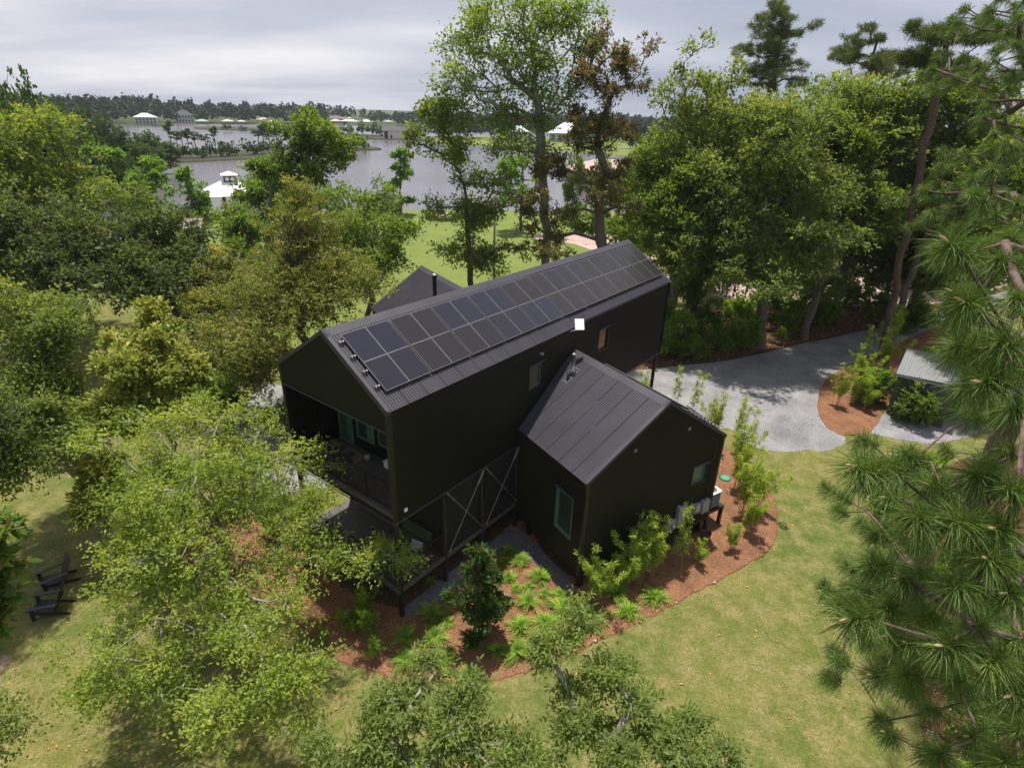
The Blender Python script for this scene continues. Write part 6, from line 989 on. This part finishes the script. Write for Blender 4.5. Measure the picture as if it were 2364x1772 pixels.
for i in range(60): SP_.append((rg.uniform(-560, -200), rg.uniform(575, 800), rg.uniform(19, 25), rg.uniform(3, 4.5))) if False else None
wood_mass('far_woods', SP_, 'dark continuous line of woods on the far side of the lake')
SP_ = []
for i in range(250): x = rg.uniform(-66, 700); y0 = np.interp(x, [-66, 85, 200, 700], [478, 420, 420, 520]); SP_.append((x, y0+abs(rg.normal(0, 60)), rg.uniform(13, 19), rg.uniform(5, 7)))
for i in range(26): SP_.append((rg.uniform(-66, -10), rg.uniform(440, 500), rg.uniform(11, 16), rg.uniform(4.5, 6)))
for i in range(90): x = rg.uniform(60, 420); SP_.append((x, rg.uniform(240, 400), rg.uniform(12, 17), rg.uniform(5, 7)))
wood_mass('east_woods', SP_, 'dark woods on the lake shore seen behind the ash trunk')
# ------------------------------------------------------------------ grass, chips, leaves, stones
def pip(px, py, P):
    P = np.array(P); ins = np.zeros(len(px), bool); j = len(P)-1
    for i in range(len(P)):
        c = ((P[i, 1] > py) != (P[j, 1] > py)) & (px < (P[j, 0]-P[i, 0])*(py-P[i, 1])/(P[j, 1]-P[i, 1]+1e-12)+P[i, 0]); ins ^= c; j = i
    return ins
BEDS = smooth_pts(BED, 4)
def blades(name, x, y, z, h, w, m, rg, lean=.5, tint=None):
    n = len(x); a = rg.uniform(0, 6.28, n); b = rg.uniform(0, 6.28, n); hh = h*rg.uniform(.5, 1.2, n); ww = w*rg.uniform(.6, 1.2, n)
    p = np.stack([x, y, np.full(n, z)], 1); s_ = np.stack([np.cos(a), np.sin(a), np.zeros(n)], 1)*ww[:, None]; tp = p+np.stack([np.cos(b)*hh*lean, np.sin(b)*hh*lean, hh], 1)
    V = np.stack([p-s_, p+s_, tp], 1).reshape(-1, 3); return np_mesh(name, V, np.arange(n*3).reshape(-1, 3), m, tint=tint if tint is not None else rg.uniform(0, 1, n))
L_['grass'] = leafmat('grass_blade', (.07, .11, .025), (.14, .165, .045), (.32, .28, .13), rough=.6, trans=.3)
rg = np.random.default_rng(31); n = 190000; d = rg.uniform(7, 34, n)**1.0; x = rg.uniform(-.95, .9, n)*(d+4); y = d
ok = ~pip(x, y, BEDS) & ~pip(x, y, [(9.5, 36), (14.2, 31), (18, 30), (20.2, 31.5), (21, 32.3), (24, 32), (28, 31), (34, 38), (20, 45)]) & ~pip(x, y, [(30, -8), (14.8, 2), (12.9, 8), (12.7, 10), (13.6, 12.4), (14.9, 15), (16.3, 17.8), (18.3, 21), (20.5, 24.5), (23, 27.5), (28, 30.5), (60, 30), (60, -8)]) & ~pip(x, y, [(-22, 35), (-12, 33), (-9, 24), (-14, 26)])
tag(blades_ := link('grass', blades('grass', x[ok], y[ok], .003, .05, .009, L_['grass'], rg, .9)), 'short patchy lawn grass around the mulch bed', 'grass', kind='stuff')
def flakes(name, x, y, z, s_, m, rg, lab, cat, asp=.4, tilt=.35):
    n = len(x); C = np.stack([x, y, np.full(n, z)], 1); a = rg.uniform(0, 6.28, n); ax = unit(np.stack([np.cos(a), np.sin(a), rg.normal(0, tilt, n)], 1)); V, F = leaf_quads(C, ax, unit(np.array([0, 0, 1.])+rg.normal(0, tilt*.6, C.shape)), s_, s_*asp, rg)
    return tag(link(name, np_mesh(name, V, F, m, tint=rg.uniform(0, 1, n))), lab, cat, kind='stuff')
L_['chip'] = leafmat('bark_chip', (.10, .045, .025), (.24, .11, .06), (.55, .38, .26), rough=.8, trans=.0)
L_['dead'] = leafmat('fallen_leaf', (.16, .08, .035), (.34, .17, .07), (.42, .13, .03), rough=.6, trans=.1)
n = 26000; x = rg.uniform(-14, 14, n); y = rg.uniform(13.5, 33, n); ok = pip(x, y, BEDS); flakes('bark_chips', x[ok], y[ok], .062, .065, L_['chip'], rg, 'loose reddish bark chips scattered over the mulch bed', 'bark chips')
n = 26000; x = rg.uniform(6, 46, n); y = rg.uniform(40, 62, n); ok = pip(x, y, [(7, 40), (10.06, 42.2), (17.67, 44.8), (25.17, 49.1), (32.69, 53.2), (41.54, 58.2), (46, 62), (30, 61), (8, 48)]); flakes('leaf_litter', x[ok], y[ok], .03, .14, L_['chip'], rg, 'brown leaf litter under the oaks along the driveway', 'leaf litter')
n = 3000; x = rg.uniform(-19, 14, n); y = rg.uniform(8, 30, n); ok = ~pip(x, y, BEDS); ok &= rg.uniform(0, 1, n) < np.where(x < -5, .55, .13); flakes('fallen_leaves', x[ok], y[ok], .03, .12, L_['dead'], rg, 'dry orange leaves fallen on the lawn', 'fallen leaves', .45)
n = 9000; x = rg.uniform(12, 23, n); y = rg.uniform(8, 31, n); ok = pip(x, y, [(14.8, 2), (12.9, 8), (12.7, 10), (13.6, 12.4), (14.9, 15), (16.3, 17.8), (18.3, 21), (20.5, 24.5), (23, 27.5), (28, 30.5), (60, 30), (60, -8)]); flakes('leaf_litter', x[ok], y[ok], .03, .09, L_['chip'], rg, 'reddish leaf litter under the near pine', 'leaf litter')
n = 900; x = rg.uniform(8, 45, n); y = rg.uniform(30, 60, n); ok = pip(x, y, [(8, 41), (17.67, 44.4), (25.17, 48.6), (36, 54.3), (46, 60.8), (46, 59), (30.7, 47), (24, 41.2), (20.8, 35.3), (20, 32.2), (16, 30.6), (9, 35)]); flakes('driveway_leaves', x[ok], y[ok], .03, .12, L_['dead'], rg, 'scattered dry leaves on the gravel driveway', 'fallen leaves', .45)
# gravel mound
def mound():
    V = []; F = []; n, m_ = 48, 14; rg = np.random.default_rng(6); ph = rg.uniform(0, 6.28, 4)
    for j in range(m_+1):
        q = j/m_
        for i in range(n):
            a = 2*math.pi*i/n; r = 2.5*(1+.14*math.sin(2*a+ph[0])+.08*math.sin(3*a+ph[1])+.05*math.sin(5*a+ph[2])); z = .95*(math.cos(q*math.pi/2)**1.5)*(1+.16*q*math.sin(3*a+q*5)); z += rg.normal(0, .014)*(0 < q < .97); V.append((r*q*math.cos(a)*1.05, r*q*math.sin(a)*.92, z-.02))
    for j in range(m_):
        for i in range(n): F.append((j*n+i, (j+1)*n+i, (j+1)*n+(i+1) % n, j*n+(i+1) % n))
    return MB().add(V, F).mesh('gravel_mound', M['gravel'], smooth=True)
t = link('gravel_mound', mound(), loc=(18.3, 32.9, 0.0)); tag(t, 'low heap of grey gravel left on the rounded end of the driveway', 'gravel heap')
def rock(seed, s_): 
    rg = np.random.default_rng(seed); import bmesh; bm = bmesh.new(); bmesh.ops.create_icosphere(bm, subdivisions=1, radius=1)
    for v in bm.verts: v.co *= rg.uniform(.75, 1.15); v.co.z *= .6
    me = bpy.data.meshes.new('rock'); bm.to_mesh(me); bm.free(); me.materials.append(plain('pale_stone', (.34, .30, .26), .85)); return me
RK = [rock(i, 1) for i in range(3)]
for i, (x, y, s_, lab) in enumerate(((3.45, 15.95, .07, 'pale stone at the lawn edge beside the broad fern'), (5.3, 16.95, .06, 'pale stone at the lawn edge between two ferns'), (7.0, 18.0, .06, 'pale stone at the lawn edge right of the lone fern'), (8.9, 19.2, .08, 'pale stone farthest right on the straight mulch edge'), (-1.5, 17.3, .09, 'pale stone by the path left of the magnolia'), (1.0, 14.7, .07, 'pale stone at the front tip of the mulch bed'))):
    tag(link('rock', RK[i % 3], loc=(x, y, .06)), lab, 'stone', group='pale edging stones').scale = (s_, s_*.8, s_)
# ------------------------------------------------------------------ structures around
def hip(mb, w, d, z0, z1, ridge=0, ov=0): 
    return mb.add([(-w, -d, z0), (w, -d, z0), (w, d, z0), (-w, d, z0), (-ridge, 0, z1), (ridge, 0, z1), (-w, -d, z0-.12), (w, -d, z0-.12), (w, d, z0-.12), (-w, d, z0-.12)], [(0, 1, 5, 4), (1, 2, 5), (2, 3, 4, 5), (3, 0, 4), (0, 6, 7, 1), (1, 7, 8, 2), (2, 8, 9, 3), (3, 9, 6, 0), (9, 8, 7, 6)])
WR = plain('white_metal_roof', (.80, .80, .82), .35, 0, .03); WOOD = plain('weathered_wood', (.22, .16, .11), .8); ORW = plain('fresh_timber', (.55, .32, .16), .7)
t = thing('lakeside_pavilion', (-50.2, 106.5, -.2), R(28), label='open lakeside pavilion with a white hip roof and a round-windowed cupola', cat='pavilion')
link('roof', hip(MB(), 4.9, 4.3, 3.9, 6.3, .8).mesh('roof', WR), t); BR = plain('brown_boards', (.12, .07, .05), .7)
c_u = link('cupola', MB().box(-.95, .95, -.95, .95, 5.4, 6.85).mesh('cupola', BR), t)
o = link('cupola_roof', hip(MB(), 1.35, 1.35, 6.95, 7.55).mesh('cupola_roof', WR), t)
for fx_, fy_, az in ((-.42, -.97, 0), (.42, -.97, 0), (-.42, .97, 0), (.42, .97, 0), (-.97, -.42, 90), (-.97, .42, 90), (.97, -.42, 90), (.97, .42, 90)):
    o = link('round_window', MB().lathe([(.32, -.03), (.32, .03), (.24, .05), (0, .05)], n=20).mesh('round_window', M['white']), c_u); o.location = (fx_, fy_, 6.3); o.rotation_euler = (R(90), 0, R(az) if (fx_ > -.9 and fy_ < 0) or fx_ > .9 else R(az+180))
for px_ in (-4.3, -1.4, 1.4, 4.3):
    for py_ in (-3.7, 3.7): link('post', MB().box(px_-.16, px_+.16, py_-.16, py_+.16, 0, 3.85).mesh('post', M['bark_dark'] if False else BR), t)
link('platform', MB().box(-5, 5, -4.5, 4.5, -.5, .15).mesh('platform', WOOD), t)
t = thing('boardwalk', (-41.5, 104.5, 0), R(20), label='new orange timber walkway leading to the white pavilion', cat='walkway')
for i in range(26): link('plank', MB().box(-6+i*.46, -6+i*.46+.43, -.9, .9, .30, .36).mesh('plank', ORW), t)
for sg in (-1, 1): link('rail', MB().box(-6, 6, sg*.85-.04, sg*.85+.04, 1.2, 1.3).mesh('rail', ORW), t); link('beam', MB().box(-6, 6, sg*.7-.06, sg*.7+.06, 0, .29).mesh('beam', WOOD), t)
t = thing('playset', (-39.6, 73.0, 0), R(12), label='wooden climbing tower with a small shingled gable roof in the lake lawn', cat='playset')
for sx in (-.85, .85):
    for sy in (-.85, .85): link('post', MB().box(sx-.07, sx+.07, sy-.07, sy+.07, 0, 4.2).mesh('post', WOOD), t)
link('roof', MB().add([(-1.15, -1.1, 4.1), (1.15, -1.1, 4.1), (1.15, 0, 5.1), (-1.15, 0, 5.1), (1.15, 1.1, 4.1), (-1.15, 1.1, 4.1), (-1.15, -1.1, 4.0), (1.15, -1.1, 4.0)], [(0, 1, 2, 3), (3, 2, 4, 5), (0, 6, 7, 1)]).mesh('roof', plain('grey_shingle', (.30, .24, .20), .8)), t)
for z_ in (1.6, 2.9): link('deck', MB().box(-.95, .95, -.95, .95, z_, z_+.08).mesh('deck', WOOD), t)
for z_ in (3.1, 3.35, 3.6): link('plank', MB().box(-.95, .95, -.96, -.92, z_, z_+.14).mesh('plank', WOOD), t)
link('slide', MB().add([(.9, -.4, 1.65), (3.6, -.4, .2), (3.6, .4, .2), (.9, .4, 1.65), (.9, -.45, 1.9), (3.6, -.45, .42), (3.6, .45, .42), (.9, .45, 1.9)], [(0, 1, 2, 3), (0, 4, 5, 1), (3, 2, 6, 7)]).mesh('slide', plain('yellow_plastic', (.7, .45, .05), .4)), t)
link('swing_beam', MB().beam((-.9, 0, 2.9), (-4.2, 0, 2.8), .14).mesh('swing_beam', WOOD), t)
for sg in (-1, 1): link('swing_leg', MB().beam((-4.2, 0, 2.8), (-4.4, sg*1.3, 0), .12).mesh('swing_leg', WOOD), t)
t = thing('toy_car', (-41.4, 71.2, 0), R(20), label='bright blue plastic toy car beside the climbing tower', cat='toy'); BL = plain('blue_plastic', (.02, .35, .60), .35)
link('body', MB().box(-.6, .6, -.35, .35, .15, .6).box(-.3, .35, -.3, .3, .6, 1.0).mesh('body', BL), t)
for sx in (-.38, .38):
    for sy in (-.36, .36): o = link('wheel', MB().lathe([(.16, -.05), (.16, .05)], n=12).mesh('wheel', M['rubber']), t); o.location = (sx, sy, .16); o.rotation_euler = (R(90), 0, 0)
t = thing('utility_pole', (-2.5, 66.9, 0), label='slim weathered wooden pole with a pale grey box near its top, behind the house ridge', cat='pole')
link('pole', MB().lathe([(.16, 0), (.11, 10.0), (0, 10.0)], n=10).mesh('pole', WOOD, smooth=True), t); link('housing_box', MB().box(-.78, -.12, -.3, .1, 7.1, 8.2).mesh('housing_box', M['box']), t); link('bracket', MB().box(-.3, .1, -.05, .05, 8.2, 8.3).mesh('bracket', M['box']), t)
t = thing('brush_pile', (-13.4, 109.2, 0), label='small burn pile of orange boards ringed by tall grass', cat='brush pile'); rg = np.random.default_rng(8)
for i in range(12): a_ = rg.uniform(0, 6.28); link('plank', MB().beam((math.cos(a_)*1.3, math.sin(a_)*.9, .1), (-math.cos(a_)*1.1+rg.normal(0, .5), -math.sin(a_)*.8, .5+rg.uniform(0, .5)), .22, .06).mesh('plank', ORW if i % 2 else M['white']), t)
a_ = rg.uniform(0, 6.28, 2500); r_ = rg.uniform(1.6, 3.4, 2500); tag(link('tall_grass', blades('tall_grass', -13.4+np.cos(a_)*r_, 109.2+np.sin(a_)*r_, 0, .7, .05, L_['oak_dark'], rg, .3)), 'ring of uncut grass round the burn pile', 'grass', kind='stuff')
t = thing('garden_shed', (25.7, 35.9, 0), math.atan2(-.68, .9), label='dark grey-green shed with a pale ribbed metal roof, half hidden by the near pine', cat='shed')
SG = plain('grey_green_siding', (.055, .065, .058), .7); a1, b1 = 3.2, 4.8
for nm, q in (('wall', (0, a1, 0, .08)), ('wall', (0, a1, b1-.08, b1)), ('wall', (0, .08, .08, b1-.08)), ('wall', (a1-.08, a1, .08, b1-.08))): link(nm, MB().box(q[0], q[1], q[2], q[3], 0, 2.9).mesh(nm, SG), t)
rr_ = MB(); nrib = 22
for i in range(nrib):
    x0 = -.15+(a1+.3)*i/nrib; x1 = -.15+(a1+.3)*(i+1)/nrib; hz = lambda x: 3.02+.10*x/a1
    rr_.add([(x0, -.2, hz(x0)), (x0+.06, -.2, hz(x0)+.03), (x1-.04, -.2, hz(x1)+.03), (x1, -.2, hz(x1)), (x0, b1+.2, hz(x0)+.25), (x0+.06, b1+.2, hz(x0)+.28), (x1-.04, b1+.2, hz(x1)+.28), (x1, b1+.2, hz(x1)+.25)], [(0, 1, 5, 4), (1, 2, 6, 5), (2, 3, 7, 6)])
link('roof', rr_.mesh('roof', plain('pale_ribbed_roof', (.22, .225, .225), .5, .1)), t); link('fascia', MB().box(-.16, a1+.16, -.21, -.19, 2.86, 3.02).mesh('fascia', M['box']), t)
link('door', MB().box(1.0, 2.0, -.04, -.005, .05, 2.1).mesh('door', M['trim']), t)
t = thing('boathouse', (-91.5, 424, -1.3), R(8), label='beige boathouse with a dark gable roof and tall arched boat opening on the sand bar', cat='boathouse'); BG = plain('beige_siding', (.62, .56, .50), .7); DR = plain('dark_shingle', (.05, .05, .055), .8)
link('wall', MB().box(0, 26, 0, .4, 0, 5.6).mesh('wall', BG), t); link('wall', MB().box(0, 26, 9.6, 10, 0, 5.6).mesh('wall', BG), t); link('wall', MB().add([(0, .4, 0), (0, .4, 5.6), (0, 5, 7.6), (0, 9.6, 5.6), (0, 9.6, 0)], [(0, 1, 2, 3, 4)]).mesh('wall', BG), t)
link('roof', MB().add([(-.8, -.8, 5.5), (26.8, -.8, 5.5), (26.8, 5, 8.2), (-.8, 5, 8.2), (26.8, 10.8, 5.5), (-.8, 10.8, 5.5)], [(0, 1, 2, 3), (3, 2, 4, 5)]).mesh('roof', DR), t)
link('boat_opening', MB().box(-.12, -.02, 3, 7, 0, 4.8).mesh('boat_opening', M['rubber']), t); link('boat_opening', MB().box(.8, 3.2, -.1, -.02, 0, 5.0).mesh('boat_opening', M['rubber']), t); link('doorway', MB().box(4.8, 5.8, -.1, -.02, .6, 2.9).mesh('doorway', M['rubber']), t); link('window', MB().box(17.8, 19, -.1, -.02, 2, 3.6).mesh('window', M['rubber']), t); link('dock', MB().box(-6, 26, -1.6, -.1, .2, .5).mesh('dock', WOOD), t)
def villa(x, y, z, rz, w, d, h, rh, wall, roof, label, cols=6, floors=2, porch=True):
    t = thing('lake_house', (x, y, z), rz, label=label, cat='house')
    link('wall', MB().box(-w/2, w/2, 0, d, 0, h).mesh('wall', wall), t); o = link('roof', hip(MB(), w/2+1.2, d/2+1.2, h, h+rh, w*.12).mesh('roof', roof), t); o.location = (0, d/2, 0)
    for fl_ in range(floors):
        z0 = h*(fl_+.25)/floors
        for c in range(cols): x0 = -w/2+w*(c+.3)/cols; link('window', MB().box(x0, x0+w*.4/cols, -.06, -.01, z0, z0+h*.5/floors).mesh('window', M['glass_dark']), t)
    if porch:
        for c in range(cols+1): x0 = -w/2+w*c/cols; link('column', MB().box(x0-.18, x0+.18, -2.2, -1.85, 0, h-.05).mesh('column', M['white']), t)
        link('porch_floor', MB().box(-w/2, w/2, -2.3, -.08, h*.5-.15, h*.5+.1).mesh('porch_floor', M['white']), t); link('porch_roof', MB().box(-w/2-.6, w/2+.6, -2.9, -.1, h-.04, h+.12).mesh('porch_roof', roof), t)
    return t
villa(-327.5, 622, -.7, R(28), 16, 10, 6.2, 5, plain('white_siding', (.62, .62, .62), .6), DR, 'two-storey white house with a dark hipped roof across the lake')
villa(-316.5, 538, -.7, R(28), 16, 9, 5.6, 3.2, plain('pale_grey_siding', (.42, .42, .42), .6), plain('dull_white_roof', (.5, .5, .52), .5), 'open-sided house with a white hipped roof across the lake, leftmost', floors=1)
villa(-1.5, 478, -.7, R(0), 15, 9, 5.4, 4, plain('cream_siding', (.66, .64, .60), .6), plain('pale_grey_roof', (.42, .42, .44), .6), 'cream house seen through the ash branches, left of the other', 4, 1)
villa(34, 455, -.7, R(-6), 26, 14, 5.8, 7, plain('buff_siding', (.48, .47, .43), .6), plain('light_metal_roof', (.52, .54, .55), .5), 'house with a big pale hipped roof seen through the ash branches', 5, 1)
villa(-232, 800, -.7, 0, 26, 10, 4.2, 4, plain('brick_wall', (.20, .15, .12), .7), plain('brown_roof', (.13, .11, .10), .8), 'low brown house in the woods across the lake', 6, 1, False)
villa(-118, 850, -.7, 0, 24, 12, 7, 4, plain('ivory_siding', (.55, .54, .52), .6), plain('slate_roof', (.16, .16, .17), .7), 'ivory house in the far woods, left of the pair', 6)
villa(-72, 860, -.7, 0, 26, 12, 8, 4, plain('ivory_siding_two', (.55, .54, .52), .6), plain('slate_roof_two', (.18, .17, .17), .7), 'ivory house in the far woods, right of the pair', 6)
villa(24, 172, -.7, R(-5), 22, 8, 4.4, 3, plain('pink_brick', (.42, .28, .24), .7), plain('salmon_roof', (.45, .30, .26), .7), 'salmon-roofed waterside house hidden behind the magnolia', 6, 1, False)
for i, (x, y, w_, rc, lab) in enumerate(((-305, 610, 12, (.25, .34, .32), 'small boat dock with a pale green roof, leftmost across the lake'), (-291, 634, 12, (.45, .44, .43), 'boat dock with a white roof right of the green one'), (-280, 640, 9, (.45, .44, .43), 'smaller white-roofed boat dock beside the first white one'), (-262, 668, 10, (.62, .55, .45), 'cream-roofed boat dock in the middle of the far shore'), (-300, 745, 16, (.42, .36, .34), 'brownish-roofed boat dock behind the cream one'), (-226, 782, 17, (.40, .34, .30), 'tan-roofed boat dock left of the big white one'), (-214, 800, 22, (.55, .55, .57), 'large white-roofed boat dock with a raised middle'), (-196, 812, 17, (.55, .55, .57), 'white-roofed boat dock right of the large one'), (-174, 842, 13, (.28, .34, .33), 'green-roofed boat dock at the right of the far shore'))):
    t = thing('boat_dock', (x, y, -1.3), R(24), label=lab, cat='boat dock', group='roofed boat docks on the far shore'); rm = plain('dock_roof', rc, .6)
    link('roof', hip(MB(), w_/2, w_*.36, 2.7, 2.7+w_*.13, w_*.08).mesh('roof', rm), t); link('deck', MB().box(-w_*.45, w_*.45, -w_*.3, w_*.3, .35, .55).mesh('deck', WOOD), t)
    for sx in (-1, 0, 1):
        for sy in (-1, 1): link('post', MB().box(sx*w_*.42-.15, sx*w_*.42+.15, sy*w_*.28-.15, sy*w_*.28+.15, -.3, 2.58).mesh('post', WOOD), t)
    if 'raised' in lab: link('roof', hip(MB(), 2.6, 2.2, 6.1, 7.2).mesh('roof', rm), t)
t = thing('bare_pole', (-92.3, 243, -.7), label='dead bare pole standing on the lake peninsula', cat='pole'); link('shaft', MB().tube([(0, 0, 0), (.1, 0, 10)], [.22, .12], 6).mesh('shaft', M['bark_dark']), t); link('stub', MB().tube([(.05, 0, 6), (.7, 0, 6.8)], .05, 5).mesh('stub', M['bark_dark']), t)

# ------------------------------------------------------------------ thin humid air over the lake
hz = MB().box(-1900, 1900, -200, 2400, -2.6, 45); hm = bpy.data.materials.new('humid_air'); hm.use_nodes = True; ht = hm.node_tree; ht.nodes.remove(ht.nodes['Principled BSDF'])
pv = ht.nodes.new('ShaderNodeVolumePrincipled'); pv.inputs['Color'].default_value = (.80, .84, .92, 1); pv.inputs['Density'].default_value = .00012; ht.links.new(pv.outputs[0], ht.nodes['Material Output'].inputs['Volume'])
tag(link('haze', hz.mesh('haze', hm)), kind='stuff')
